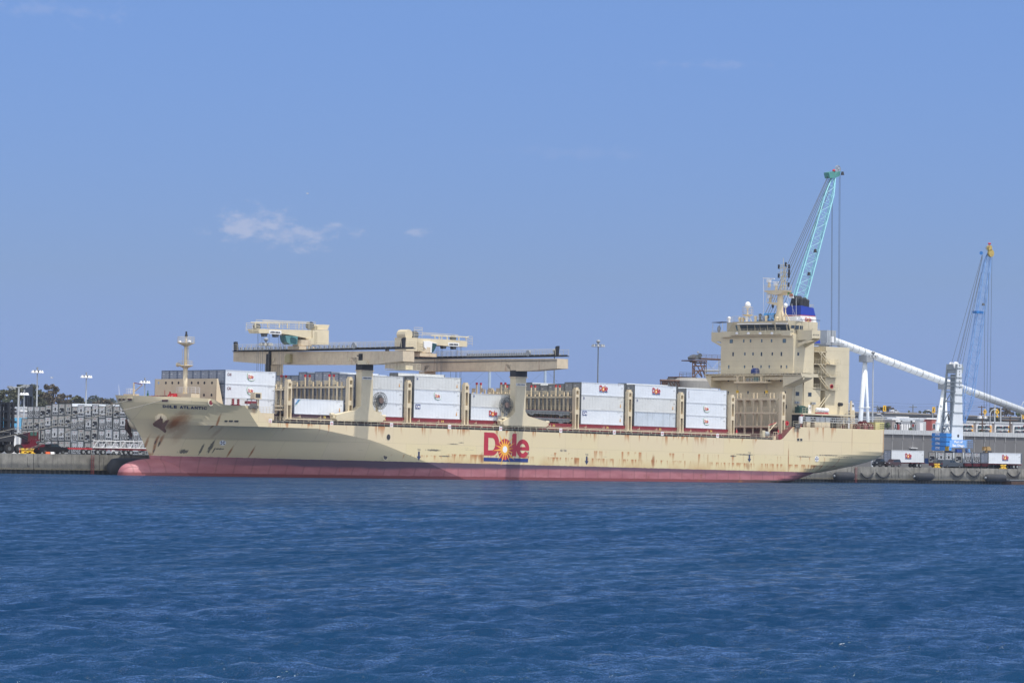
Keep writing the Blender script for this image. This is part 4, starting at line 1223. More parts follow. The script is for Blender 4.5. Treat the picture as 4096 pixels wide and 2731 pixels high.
# seams between the decks, standing 1 cm proud
mb = MB()
for y in (773, 1040): z = HF(900, y).z; mb.box(XH - .012, YH0 - .012, z - .035, xa, YH1 + .01, z + .035)
for y in (318, 565, 815): z = HF(900, y, ZG).z; mb.box(XH - .012, YH0 - .012, z - .035, xb, YH1 + .01, z + .035)
for (x, y) in ((3350, 1404), (3350, 1457), (3350, 1509), (3350, 1560), (3350, 1613)): z = S(x, y, YH0).z; mb.box(XC0 - .01, YH0 - .012, z - .03, XC1 + .01, YH1, z + .03)
mb.build('deck_seam', m_cream2, house)
def window(cx, cy, w_, h, z_, pale=False, side=False):
    mb = MB(); f = 5.113 if z_ is ZH else 4.704
    q = HF(cx, cy, z_) if not side else S(*z_(cx, cy), YH0)
    hh = h / f / 19.0 / 2; ww = w_ / f / (13.6 if not side else 13.4) / 2
    if not side:
        mb.mat(0); mb.extr([(XH - .03, q.y + ww * a_ * 1.12, q.z + hh * b_ * 1.1) for a_, b_ in ((-1, -.8), (-.8, -1), (.8, -1), (1, -.8), (1, .8), (.8, 1), (-.8, 1), (-1, .8))], (.02, 0, 0))
        mb.mat(1); mb.extr([(XH - .05, q.y + ww * a_ * .85, q.z + hh * b_ * .92) for a_, b_ in ((-1, -.85), (-.8, -1), (.8, -1), (1, -.85), (1, .85), (.8, 1), (-.8, 1), (-1, .85))], (.015, 0, 0))
    else:
        mb.mat(0); mb.extr([(q.x + ww * a_ * 1.12, YH0 - .03, q.z + hh * b_ * 1.1) for a_, b_ in ((-1, -1), (1, -1), (1, 1), (-1, 1))], (0, .02, 0))
        mb.mat(1); mb.extr([(q.x + ww * a_ * .85, YH0 - .05, q.z + hh * b_ * .92) for a_, b_ in ((-1, -1), (1, -1), (1, 1), (-1, 1))], (0, .015, 0))
    mb.build('window', [m_dgrey, m_glass2 if pale else m_glass], house)
for (x, y, w_, h, p) in ((385, 638, 62, 74, 1), (640, 630, 26, 60, 1), (780, 630, 26, 60, 1), (1008, 628, 26, 60, 1), (1208, 627, 26, 60, 1), (1470, 630, 62, 76, 1),
                         (422, 902, 28, 76, 0), (663, 895, 26, 58, 1), (830, 895, 26, 58, 1), (1002, 900, 28, 76, 0), (1224, 895, 26, 58, 0), (1410, 898, 28, 78, 0),
                         (333, 1165, 26, 72, 1), (656, 1160, 24, 60, 1), (823, 1160, 24, 60, 0), (994, 1160, 24, 60, 1), (1162, 1160, 24, 60, 1), (1405, 1160, 24, 60, 0), (1516, 1160, 24, 60, 1)): window(x, y, w_, h, ZH, p)
for (x, y, w_, h) in ((535, 185, 28, 56), (1300, 190, 28, 56), (1520, 187, 28, 56), (1622, 187, 28, 56), (905, 422, 26, 50), (1222, 424, 26, 50), (1600, 432, 26, 66), (1617, 688, 28, 72), (1390, 688, 26, 72), (533, 430, 20, 66)): window(x, y, w_, h, ZG)
window(1752, 898, 34, 58, ZH, 0, True)
for (x, y, w_, h) in ((1832, 445, 64, 70), (2065, 457, 62, 70), (1842, 692, 30, 68)): window(x, y, w_, h, ZG, 0, True)
# wheelhouse
XW = XH - .9
def WF(x, y, X=XW): return SX(*ZH(x, y), X)
mb = MB()
ol = [(437, 236), (1558, 226), (1600, 420), (560, 425), (480, 425)]
zt, zb = WF(900, 232).z, WF(900, 500, XW).z
y0, y1 = WF(1560, 300).y, WF(450, 300).y
mb.extr([(XW - .35, y0 - .1, zt), (XW - .35, y1 + .1, zt), (XW + .45, y1 - .5, WF(900, 430).z), (XW + .45, y0 + .1, WF(900, 430).z)], (7.2, 0, 0)) if False else None
vs = []
z2 = WF(900, 428).z
fr0, fr1 = [(XW - .35, y0, zt), (XW - .35, y1, zt)], [(XW + .55, y0 + .2, z2), (XW + .55, y1 - .9, z2)]
bk0, bk1 = [(XW + 8.5, YH0, zt), (XW + 8.5, YH1, zt)], [(XW + 8.5, YH0, z2), (XW + 8.5, YH1, z2)]
mb.idx([fr0[0], fr0[1], fr1[1], fr1[0], (XW + 2.6, YH0, zt), (XW + 2.6, YH1, zt), (XW + 2.6, YH1, z2), (XW + 2.6, YH0, z2), bk0[0], bk0[1], bk1[1], bk1[0]],
       [(0, 1, 2, 3), (4, 0, 3, 7), (1, 5, 6, 2), (8, 4, 7, 11), (5, 9, 10, 6), (9, 8, 11, 10), (0, 4, 5, 1), (4, 8, 9, 5), (3, 2, 6, 7), (7, 6, 10, 11)])
mb.box(XW + .3, YH0 + .3, zb - .4, XH + 3, YH1 - .6, z2)
mb.box(XW - .3, YH0 + 2.8, zb - .05, XH, YH1 - 3.6, zb + .12)
wheel = mb.build('wheelhouse', m_house, ship); ORG[wheel.name] = Vector((0, 0, 0))
def frontX(z): return XW - .35 + .9 * (zt - z) / (zt - z2)
def pix_front(x, y):
    X = XW
    for _ in range(4): q = WF(x, y, X); X = frontX(q.z) - .05
    return Vector((X, q.y, q.z))
for quad in (((555, 305), (705, 305), (710, 412), (583, 412)), ((714, 303), (855, 303), (862, 412), (723, 412)), ((866, 302), (962, 302), (972, 412), (880, 412)), ((970, 300), (1110, 300), (1122, 412), (988, 412)),
             ((1122, 298), (1265, 298), (1275, 410), (1140, 410)), ((1295, 298), (1500, 300), (1518, 412), (1305, 412))):
    mb = MB(); mb.extr([pix_front(*p) for p in quad], (-.03, 0, 0)); mb.build('window', m_glass, wheel)
mb = MB(); q = [pix_front(1530, 300), pix_front(1560, 300), pix_front(1585, 412), pix_front(1550, 412)]; mb.extr(q, (-.05, -.02, 0)); mb.build('window', m_glass, wheel)
mb = MB(); q = [pix_front(468, 310), pix_front(500, 310), pix_front(525, 420), pix_front(492, 420)]; mb.extr(q, (-.04, 0, 0)); mb.build('window', m_glass2, wheel)
for (x0, y0_, x1, y1_) in ((1617, 310, 1680, 378), (1700, 310, 1768, 398), (1788, 318, 1850, 398)):
    a, b_ = S(*ZH(x0, y0_), YH0 - .05), S(*ZH(x1, y1_), YH0 - .05); mb = MB(); mb.box(a.x, YH0 - .05, b_.z, b_.x, YH0 + .05, a.z); mb.build('window', m_glass, wheel)
mb = MB()
for (a, b_) in (((520, 287), (1235, 278)), ((1310, 275), (1555, 278))):
    mb.tube(pix_front(*a) + Vector((-.25, 0, 0)), pix_front(*b_) + Vector((-.25, 0, 0)), .11, 6)
mb.build('wiper_rail', m_white, wheel)
mb = MB(); mb.rail([(XW - .25, YH1 - 3.7, zb + .1), (XW - .25, YH0 + 2.8, zb + .1)], 1.15, 1.1, .03)
mb.rail([(XW + 8, YH0 - .0, zt), (XW + 2.6, YH0, zt), (XW - .3, y0 + .1, zt), (XW - .3, y1 - .1, zt), (XW + 2.6, YH1, zt)], 1.2, 1.2, .03); mb.build('railing', m_rail, wheel)
for x in (497, 733, 975, 1217):
    q = WF(x, 478, XW - .3); mb = MB(); mb.ball(q, .28, .42, .3, 10, 6); mb.build('floodlight', m_white, wheel)
# bridge wings
def wing(sgn):
    yb = YH0 if sgn > 0 else YH1; ye = 0.0 if sgn > 0 else 30.0
    xw0, xw1 = S(3248, 1330, 0).x, S(3281, 1340, 0).x
    zt_, zm_, zl_ = S(3248, 1319.5, 0).z, S(3248, 1352, 0).z, SX(*ZH(1770, 765), xw0).z
    mb = MB(); d = (xw1 - xw0, 0, 0)
    mb.extr([(xw0, yb, zt_), (xw0, ye, zt_), (xw0, ye, zm_), (xw0, yb, zm_)], d)
    for xk in (xw0, xw1 - .25):
        mb.extr([(xk, yb, zm_), (xk, ye, zm_), (xk, ye + .1 * sgn, zm_ - .25), (xk, yb, zl_), (xk, yb, zl_ + .9), (xk, ye + 1.2 * sgn, zm_ - .35), (xk, yb, zm_ - .35)], (.25, 0, 0))
    o = mb.build('bridge_wing', m_house, ship); ORG[o.name] = Vector((0, 0, 0))
    if sgn > 0:
        t_ = MB(); text_mesh(t_, 'IMO 9702209', (xw0 + .3, -.02, zt_ - 1.15), UX, UZ, 1.9, .3, NY, .01, .01); t_.build('lettering', m_ink, o)
    r_ = MB(); r_.rail([(xw0 + .1, yb, zt_), (xw0 + .1, ye, zt_), (xw1 - .1, ye, zt_), (xw1 - .1, yb, zt_)], .25, 2.2, .03, 1)
    for (x_, y_) in ((xw0 + .2, ye + .2 * sgn), (xw1 - .2, ye + .2 * sgn), (xw0 + .2, ye + 3.2 * sgn), (xw1 - .2, ye + 3.2 * sgn)): r_.tube((x_, y_, zt_), (x_, y_, zt_ + 2.1), .04, 5)
    r_.build('awning_frame', m_rail, o)
    a_ = MB(); a_.extr([(xw0, ye, zt_ + 2.1), (xw0, ye + 3.4 * sgn, zt_ + 2.2), (xw1, ye + 3.4 * sgn, zt_ + 2.2), (xw1, ye, zt_ + 2.1)], (0, 0, .08)); a_.build('awning', m_navy, o)
    if sgn < 0:
        c_ = MB(); c_.ball((xw0 + .6, 28.3, zt_ + .7), .35, .45, .75, 8, 6); c_.build('covered_searchlight', m_grey, o)
wing(1); wing(-1)
# wide transverse beam of the hose crane and its trolley
XP = XH - 3.2
pl, pr = SX(*ZG(90, 80), XP), SX(*ZG(1898, 80), XP)
zpt, zpb = SX(*ZG(900, 62), XP).z, SX(*ZG(900, 104), XP).z
mb = MB()
mb.box(XP, pr.y, zpt - .12, XH, pl.y, zpt); mb.box(XP + .05, pr.y, zpb, XP + .3, pl.y, zpb + .14); mb.box(XP + .3, pr.y, zpb, XP + .4, pl.y, zpt)
n = 24
for i in range(n + 1): y = pr.y + (pl.y - pr.y) * i / n; mb.box(XP, y - .07, zpb, XP + .3, y + .07, zpt)
mb.box(XP + .8, pr.y, zpb - .9, XP + 1.1, pl.y, zpb - .2)
for yk, s in ((YH0, 1), (YH1, -1)):
    ye = pr.y if s > 0 else pl.y
    mb.extr([(XP + .3, ye, zpt), (XP + .3, yk, zpt), (XP + .3, yk, zpb - 2.6), (XP + .3, yk - .1 * s, zpb - 2.4), (XP + .3, ye + .4 * s, zpb - .7), (XP + .3, ye, zpb - .4)], (3.4, 0, 0))
mb.box(XP + .3, YH0 - 4.1, zpb - .25, XP + 6.8, YH0 - .02, zpt - .01)
plat = mb.build('crane_platform', m_house, ship); ORG[plat.name] = Vector((0, 0, 0))
mb = MB(); mb.rail([(XP + 7, pr.y + .1, zpt), (XP + .1, pr.y + .1, zpt), (XP + .1, pl.y, zpt)], 1.15, 1.3, .03); mb.build('railing', m_rail, plat)
def TP(x, y): return SX(*ZG(x, y), XP + .4)
mb = MB(); a, b_ = TP(740, 115), TP(1205, 215)
mb.mat(0); mb.box(XP - .2, b_.y, TP(740, 118).z - .05, XP + 1.5, a.y, TP(740, 122).z + .05)
c, d = TP(680, 215), TP(1280, 240)
mb.box(XP - .3, d.y, d.z, XP + 1.5, c.y, c.z)
for x in (740, 860, 1180): q0, q1 = TP(x, 118), TP(x, 220); mb.box(XP - .2, q0.y - .25, q1.z, XP + .1, q0.y + .25, q0.z)
mb.mat(1); e, f_ = TP(1020, 130), TP(1115, 205); mb.box(XP + .2, f_.y, f_.z, XP + 1.0, e.y, e.z)
mb.mat(2)
for x in (850, 905, 975): q0 = TP(x, 180); mb.ball(q0, .35, .42, .38, 8, 6)
mb.build('trolley', [m_cream, paint('teal_motor', (.03, .13, .14)), m_grey], plat)
mb = MB(); mb.rail([(XP - .3, d.y, d.z + .2), (XP - .3, c.y, c.z)], 1.15, .75, .03); mb.build('trolley_railing', m_rail, plat)
for x in (703, 1253):
    mb = MB(); q0, q1 = TP(x - 10, 245), TP(x - 3, 395); mb.mat(0); mb.tube(q0, q1, .03, 4); mb.tube(TP(x + 10, 245), TP(x + 8, 395), .03, 4); q2 = TP(x, 410); mb.mat(1); mb.cbox(q2, (.3, .5, .7)); mb.mat(0); mb.tube(q2, q2 + Vector((0, 0, -.9)), .07, 5); mb.build('hook', [m_cable, m_yellow], plat)
mb = MB(); q = TP(1015, 20); mb.tube((XP + .8, q.y - .5, q.z - .1), (XP + .8, q.y + .5, q.z - .1), .85, 16); mb.box(XP, q.y - .6, zpt, XP + 1.5, q.y + .6, zpt + .25); mb.build('hose_reel', paint('deep_blue_paint', (.01, .03, .16)), plat)
# stair tower and balconies behind the house
mb = MB(); st = MB(); dk = MB()
for k, (py) in enumerate((1405, 1455, 1504, 1556)):
    zf = S(3285, py, YH0).z
    mb.box(xa - .1, YH0 + .0, zf - .18, XC0 + .3, YH0 + 3.5, zf)
    st.rail([(xa, YH0 + .05, zf), (XC0 + .2, YH0 + .05, zf)], 1.1, .8, .03)
    dk.box(xa + .05, YH0 + 2.9, zf + .4, xa + 2.2, YH0 + 2.98, zf + 2.2)
    if k > 0:
        mb.box(XC0, YH0 - 1.3, zf - .15, XC0 + 3.2, YH0, zf); st.rail([(XC0 - .3, YH0 - 1.3, zf), (XC0 + 3.2, YH0 - 1.3, zf), (XC0 + 3.2, YH0, zf)], 1.1, .8, .03)
        z_u = S(3285, 1405 + 50 * (k - 1), YH0).z
        for yy in (YH0 - 1.2, YH0 - .4): mb.extr([(XC0 - 3.0, yy, z_u), (XC0 - 2.7, yy, z_u), (XC0 + .4, yy, zf), (XC0 + .1, yy, zf)], (0, .08, 0))
        for i in range(9): t_ = (i + .5) / 9; mb.box(XC0 - 2.9 + 3 * t_, YH0 - 1.2, z_u + (zf - z_u) * t_ - .03, XC0 - 2.6 + 3 * t_, YH0 - .35, z_u + (zf - z_u) * t_)
mb.box(xa + 2.3, YH0, S(3285, 1556, YH0).z, xa + 2.45, YH0 + .15, S(3285, 1405, YH0).z)
zl = S(3285, 1622, YH0).z; zu = S(3285, 1560, YH0).z
for yy in (YH0 - 1.2, YH0 - .4): mb.extr([(XC0 - 3.4, yy, zl - 1), (XC0 - 3.1, yy, zl - 1), (XC0 + .5, yy, zu - .8), (XC0 + .2, yy, zu - .8)], (0, .08, 0))
o = mb.build('stair_tower', m_house, ship); ORG[o.name] = Vector((0, 0, 0))
st.build('railing', m_rail, o); dk.build('opening', m_dark, o)
# boat deck strip with rafts, door, lamps, fire box
zbd = S(3220, 1653, 3).z
mb = MB(); xe = S(3365, 1670, 1).x
mb.box(XH - .2, .9, zbd - .32, XC1 - 1.5, YH0, zbd); 
for x_ in (XH + .3, XH + 6, XH + 12): mb.box(x_, 1.0, 12.6, x_ + .15, 1.2, zbd - .3)
o = mb.build('boat_deck', m_house, ship); ORG[o.name] = Vector((0, 0, 0))
r_ = MB(); r_.rail([(XH - .2, 1, zbd), (XH + 6.6, 1, zbd)], 1.1, 1, .03); r_.rail([(XH + 12, 1, zbd), (XC1 - 1.6, 1, zbd)], 1.1, 1.1, .03); r_.build('railing', m_rail, o)
for px in (3276, 3299):
    q = S(px, 1650, 1.6); mb = MB(); mb.mat(0); mb.tube((q.x - .72, 1.6, zbd + .75), (q.x + .72, 1.6, zbd + .75), .52, 12); mb.ball((q.x - .72, 1.6, zbd + .75), .3, .52, .52, 10, 8); mb.ball((q.x + .72, 1.6, zbd + .75), .3, .52, .52, 10, 8); mb.mat(1); mb.box(q.x - .8, 1.2, zbd, q.x + .8, 2.0, zbd + .25); mb.build('life_raft', [m_white, m_red], o)
mb = MB(); q = S(*ZG(1955, 775), 2.0); mb.box(q.x - 1.3, 2, zbd, q.x + 1.3, 3.4, zbd + 1.35); mb.ball((q.x, 2.7, zbd + 1.35), 1.2, .6, .3); mb.build('green_locker', paint('dark_green_cover', (.015, .06, .045)), o)
mb = MB(); a, b_ = S(*ZG(2040, 652), YH0 - .05), S(*ZG(2095, 820), YH0 - .05); mb.mat(0); mb.box(a.x, YH0 - .06, zbd, b_.x, YH0, a.z); mb.mat(1); mb.lathe([(0, -.02), (.16, -.02), (.16, 0), (0, 0)], ((a.x + b_.x) / 2, YH0 - .06, a.z - .7), 10, 'y'); mb.build('door', [m_white, m_dark], house)
mb = MB(); a, b_ = S(*ZG(1897, 668), YH0 - .3), S(*ZG(1935, 720), YH0 - .3); mb.box(a.x, YH0 - .3, b_.z, b_.x, YH0, a.z); mb.build('fire_box', m_red, house)
for (x, y) in ((1818, 608), (2125, 625)):
    q = S(*ZG(x, y), YH0 - .3); mb = MB(); mb.cbox((q.x - .3, YH0 - .35, q.z), (.45, .5, .5)); mb.cbox((q.x + .35, YH0 - .35, q.z), (.45, .5, .5)); mb.build('floodlight', m_grey, house)
q = S(3360, 1617, YH0 - .3); mb = MB(); mb.tube((q.x, YH0, q.z), (q.x, YH0 - .9, q.z), .45, 12, .35); mb.build('vent', m_black, house)
mb = MB(); q = S(3326, 1545, YH0 - 1.35); mb.lathe([(.30, -.08), (.45, -.08), (.45, .08), (.30, .08), (.30, -.08)], (q.x, YH0 - 1.4, q.z), 16, 'y'); mb.build('lifebuoy', m_red, o)
for (x, zt_) in ((1655, 560),):
    mb = MB(); a = S(*ZG(1785, 250), YH0 - .12); b2 = S(*ZG(1772, 810), YH0 - .12); mb.tube((a.x, YH0 - .12, a.z), (a.x, YH0 - .12, b2.z), .06, 5); c = S(*ZG(1955, 180), YH0 - .12); mb.tube((c.x, YH0 - .12, c.z), (c.x, YH0 - .12, zbd), .09, 6); mb.tube((XH + .05, YH0 - .06, ztop_h - 1), (XH + .05, YH0 - .06, 19), .06, 5); mb.build('pipe', m_cream2, house)
# dark openings beneath the boat deck
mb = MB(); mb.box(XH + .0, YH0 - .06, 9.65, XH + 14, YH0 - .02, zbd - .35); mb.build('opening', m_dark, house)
mb = MB(); mb.poly([(XH - 4.2, 1.5, 9.6), (XH - 4.2, 1.5, 11.6), (XH - 1.5, 1.5, 11.7)], .12, 6); mb.poly([(XH - .4, 1.2, 12.5), (XH - .4, 1.2, zbd - .6), (XH + .5, 1.2, zbd - .35)], .12, 6); mb.build('fire_main', m_red, ship)
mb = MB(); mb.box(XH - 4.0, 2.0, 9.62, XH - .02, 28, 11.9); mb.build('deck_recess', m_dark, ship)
mb = MB(); mb.box(XH - 4.6, 1.2, 12.0, XH, 28.8, 12.25); mb.build('poop_edge', m_cream2, ship)
# accommodation ladder stowed on its side, cabinets, winches on the poop
a = S(*Z5(250, 135), .8); b_ = S(*Z5(1470, 250), .8)
zg0, zg1 = 14.05, 15.2
za1 = S(*Z5(250, 132), .8).z; za0 = S(*Z5(320, 232), .8).z
mb = MB(); mb.mat(0)
for z in (za0, (za0 + za1) / 2, za1): mb.box(a.x, .75, z - .07, b_.x, .85, z + .07)
n = 26
for i in range(n): 
    x0 = a.x + (b_.x - a.x) * i / n; x1 = a.x + (b_.x - a.x) * (i + 1) / n
    mb.bar((x0, .8, za0), (x0, .8, za1), .09)
    if i % 2: mb.bar((x0, .82, za0), (x1, .82, za1), .06)
    else: mb.bar((x0, .82, za1), (x1, .82, za0), .06)
mb.mat(1)
for (x0, x1) in ((378, 475), (595, 668), (682, 778), (795, 892)): p, q = S(*Z5(x0, 130), .7), S(*Z5(x1, 220), .7); mb.box(p.x, .66, za0 - .05, q.x, .73, za1 + .05)
mb.mat(2); mb.box(a.x, 1.0, za0 - .2, b_.x - 9, 1.1, za1)
mb.build('gangway', [paint('aluminium', (.42, .43, .42), .4, var=.2, dirt=.4), m_grey, m_dark], ship)
for (x0, x1) in ((405, 480), (572, 634), (638, 705), (715, 800), (805, 893)):
    p, q = S(*Z5(x0, 250), .5), S(*Z5(x1, 345), .5); mb = MB(); mb.box(p.x, .5, 12.62, q.x, 1.5, p.z); mb.build('deck_cabinet', m_cream, ship)
for (x, y, w_, r_) in ((370, 305, .8, .6), (1150, 330, .7, .5), (1450, 330, 1.2, .7), (1575, 300, 2.0, .95), (1705, 330, 1.6, .75)):
    q = S(*Z5(x, y), 2.0); winch((q.x, 2.0, 12.6 + r_ * .9), w_, r_, ship, None, m_deckred, 'x')
p, q = S(*Z5(1840, 250), 1.5), S(*Z5(2025, 400), 1.5)
m_ycream = paint('yellow_cream_paint', (.60, .55, .22), .5, dirt=.1)
mb = MB(); mb.mat(0); mb.box(p.x, 1.5, 12.6, q.x, 4.5, p.z); mb.mat(1)
for i in range(5):
    for j in range(3):
        xx = p.x + (q.x - p.x) * (.52 + .11 * i); zz = 12.6 + (p.z - 12.6) * (.25 + .25 * j)
        mb.lathe([(0, -.02), (.13, -.02), (.13, 0), (0, 0)], (xx, 1.48, zz), 8, 'y')
mb.build('stern_vent_house', [m_ycream, m_dark], ship)
mb = MB(); mb.rail([(p.x, 1.5, p.z), (q.x, 1.5, p.z), (q.x, 4.5, p.z)], 1.1, .8, .03); mb.build('vent_house_railing', m_rail, ship)
mb = MB(); q = S(3404, 1640, 3); mb.tube((q.x, 3, 12.6), (q.x, 3, S(3404, 1603, 3).z), .25, 8); mb.tube((q.x + .6, 3, 12.6), (q.x + .6, 3, S(3404, 1640, 3).z), .45, 8); mb.build('stern_post', m_cream, ship)
for px, pz in ((3240, 1.6), (3226, 2)):
    pass
q = S(*Z5(275, 200), .6); mb = MB(); mb.tube((q.x, .6, 13.3), (q.x, .6, S(*Z5(275, 135), .6).z), .42, 10); mb.build('white_canister', m_white, ship)
# small provision davit and gear at the break of the poop
def ZGp(x, y, Y=1.2): return S(*ZG(x, y), Y)
mb = MB(); a, b_, c, d = ZGp(1290, 1300), ZGp(1290, 1035), ZGp(1440, 985), ZGp(1298, 1150)
mb.mat(0); mb.tube((a.x, 1.2, 9.6), (a.x, 1.2, b_.z), .17, 8); mb.tube(d, c, .1, 6); mb.mat(1); mb.tube(b_, c, .06, 5); mb.build('deck_davit', [m_cream, m_red], ship)
mb = MB(); p, q = ZGp(1165, 1130), ZGp(1215, 1270); mb.box(p.x, 1.0, 9.6, q.x, 1.8, p.z); mb.build('deck_cabinet', m_cream2, ship)
mb = MB(); p, q = ZGp(1215, 1170), ZGp(1285, 1230); mb.tube((p.x, 1.4, (p.z + q.z) / 2), (q.x, 1.4, (p.z + q.z) / 2), .55, 10); mb.build('deck_pump', m_grey, ship)
mb = MB(); p, q = ZGp(1365, 1200), ZGp(1440, 1290); mb.box(p.x, .9, 9.6, q.x, 1.7, p.z - .4); mb.rail([(p.x, .9, p.z - .4), (q.x, .9, p.z - .4)], .8, .6, .05, 1); mb.build('deck_locker', m_cream, ship)
mb = MB(); q = ZGp(1495, 1265, .5); mb.lathe([(0, -.3), (.62, -.3), (.62, .3), (0, .3)], (q.x, .6, 10.25), 14, 'y'); mb.build('roller_fairlead', m_deckred, ship)
for x in (690, 1474): q = ZGp(x, 1150); mb = MB(); mb.mat(0); mb.tube((q.x, 1.2, 9.6), (q.x, 1.2, q.z - .3), .13, 6); mb.mat(1); mb.tube((q.x, 1.2, q.z - .3), (q.x, 1.2, q.z + .35), .22, 8, .1); mb.build('deck_vent', [m_cream, m_red], ship)
mb = MB(); q = ZGp(1635, 1000, 2); mb.lathe([(.2, -.1), (.5, -.1), (.5, .1), (.2, .1), (.2, -.1)], (q.x, 2, q.z), 14, 'y'); mb.build('lifebuoy', m_red, ship)
# number boards hung on the rail
for txt, px, py in (('02', 1081, 1684), ('06', 1326.5, 1693), ('10', 1566, 1700), ('14', 1798, 1707), ('18', 2002.5, 1714), ('22', 2243, 1721), ('26', 2457, 1728), ('30', 2649, 1734), ('34', 2870, 1742)):
    q = S(px, py, .05); mb = MB(); mb.mat(0); mb.box(q.x - .38, .02, q.z - .42, q.x + .38, .06, q.z + .42); mb.mat(1); text_mesh(mb, txt, (q.x - .24, .02, q.z - .2), UX, UZ, .48, .42, NY, .02, .01); mb.build('number_board', [m_white, m_red], ship)

# ------------------------------------------------------------------ funnel, radar mast, domes
ZF = zm(3000, 1000, 4.48)
YF0, YF1 = 12.3, 17.7
XF0, XF1 = S(*ZF(915, 1000), YF0).x, S(*ZF(1140, 1040), YF0).x
zft = S(*ZF(915, 993), YF0).z; zfb = S(*ZF(930, 1325), YF0).z - 4
zb1 = S(*ZF(925, 1163), YF0).z; zb2 = S(*ZF(925, 1182), YF0).z; zw2 = S(*ZF(1000, 1303), YF0).z
xb1 = S(*ZF(1175, 1320), YF0).x
def fun(z0, z1, mat_, mb):
    def sec(z): k = (zft - z) / (zft - zw2); return [(XF0 - .5 * k, YF0 - .35 * k, z), (XF1 + (xb1 - XF1) * k, YF0 - .35 * k, z - (.35 if abs(z - zft) < .01 else 0)), (XF1 + (xb1 - XF1) * k, YF1 + .35 * k, z - (.35 if abs(z - zft) < .01 else 0)), (XF0 - .5 * k, YF1 + .35 * k, z)]
    a, b_ = sec(z0), sec(z1); mb.mat(mat_)
    mb.idx(a + b_, [(0, 1, 5, 4), (1, 2, 6, 5), (2, 3, 7, 6), (3, 0, 4, 7), (4, 5, 6, 7), (3, 2, 1, 0)])
m_fblue = paint('funnel_blue', (0.012, 0.04, 0.33), .45, var=.08)
m_fred = paint('funnel_red', (.35, .02, .05), .5)
mb = MB(); fun(zfb, zw2 - .3, 0, mb); fun(zw2 - .3, zw2, 1, mb); fun(zw2, zb2, 2, mb); fun(zb2, zb1, 1, mb); fun(zb1, zft, 0, mb)
fun_ = mb.build('funnel', [m_fblue, m_fred, m_white], ship); ORG[fun_.name] = Vector((0, 0, 0))
a, b_, c = S(*ZF(985, 1292), YF0 - .35), S(*ZF(1103, 1292), YF0 - .35), S(*ZF(985, 1205), YF0 - .35)
mb = MB(); logo(mb, (a.x, YF0 - .36, a.z), UX, UZ, NY, b_.x - a.x, c.z - a.z, .03); mb.build('company_logo', LOGO, fun_)
def SFm(x, y): return SX(*ZF(x, y), XF0 + 1.3)
mb = MB(); q0, q1 = SFm(735, 990), SFm(880, 990); zt1 = SFm(800, 815).z
yc = (q0.y + q1.y) / 2; rr_ = abs(q0.y - q1.y) / 2
mb.extr([(XF0 + .9, yc + rr_, zft - .1), (XF0 + .9, yc + rr_, zt1 - 2.0), (XF0 + .9, yc + rr_ * .5, zt1 - .3), (XF0 + .9, yc, zt1), (XF0 + .9, yc - rr_ * .6, zt1 - .6), (XF0 + .9, yc - rr_, zt1 - 1.8), (XF0 + .9, yc - rr_, zft - .1)], (2.2, 0, 0)); mb.build('exhaust_pipe', m_black, fun_)
for x, y, xx in ((915, 850, 1.0), (970, 850, 1.8), (1015, 882, 2.8)):
    q = SX(*ZF(x, 1000), XF0 + xx); zt_ = SX(*ZF(x, y), XF0 + xx).z
    mb = MB(); mb.tube((q.x, q.y, zft - .4), (q.x, q.y, zt_ - .4), .55, 12); mb.ball((q.x + .1, q.y, zt_ - .45), .55, .55, .5, 12, 8); mb.build('exhaust_pipe', m_black, fun_)
mb = MB(); mb.rail([(XF0 + 2.8, YF0, zft - .4), (XF1, YF0, zft - .4), (XF1, YF1, zft - .4)], .7, .9, .03, 2); mb.build('railing', m_rail, fun_)
# radar mast on the wheelhouse top
XM = XW + 3.0
def MM(x, y): return SX(*ZF(x, y), XM)
p = MM(535, 1265); ym = p.y
zz = lambda y: MM(540, y).z
mb = MB(); mb.tube((XM, ym, zt), (XM, ym, zz(900)), .82, 12, .68); mb.tube((XM, ym, zz(900)), (XM, ym, zz(780)), .68, 12, .62)
pl_, pr_ = MM(320, 735), MM(667, 735)
mb.extr([(XM - 1.2, pl_.y, zz(722)), (XM - 1.2, pr_.y, zz(722)), (XM - 1.2, pr_.y + .1, zz(748)), (XM - 1.2, ym - .8, zz(805)), (XM - 1.2, ym + 1.0, zz(805)), (XM - 1.2, pl_.y - .1, zz(745))], (2.6, 0, 0))
p2l = MM(345, 935)
mb.extr([(XM - .8, p2l.y, zz(930)), (XM - .8, ym, zz(942)), (XM - .8, ym, zz(1005)), (XM - .8, p2l.y - .3, zz(952))], (1.6, 0, 0))
mb.extr([(XM - .3, ym + 1.6, zt), (XM - .3, ym + .5, zt + 3), (XM - .3, ym - .5, zt + 3), (XM - .3, ym - 1.4, zt)], (.6, 0, 0))
mast = mb.build('radar_mast', m_cream, ship); ORG[mast.name] = Vector((0, 0, 0))
mb = MB()
for (a, b_) in (((560, 720), (555, 275)), ((600, 720), (600, 270)), ((640, 720), (632, 270)), ((530, 715), (625, 420)), ((560, 540), (640, 330)), ((600, 270), (597, 145))): mb.tube(MM(*a), MM(*b_), .09 if a != (600, 270) else .05, 5)
for (x0, x1, y) in ((510, 705, 318), (508, 700, 405), (520, 700, 480), (555, 670, 570), (545, 690, 640), (550, 690, 268)): mb.tube(MM(x0, y), MM(x1, y), .07, 5)
for k in range(9): mb.tube(MM(555 + (k % 2) * 50, 700 - k * 48), MM(605 + (k % 2) * 30, 660 - k * 48), .045, 4)
mb.rail([(XM - 1.2, pl_.y, zz(722)), (XM - 1.2, pr_.y, zz(722)), (XM + 1.3, pr_.y, zz(722))], 1.1, .9, .03)
mb.build('lattice', m_rail, mast)
mb = MB()
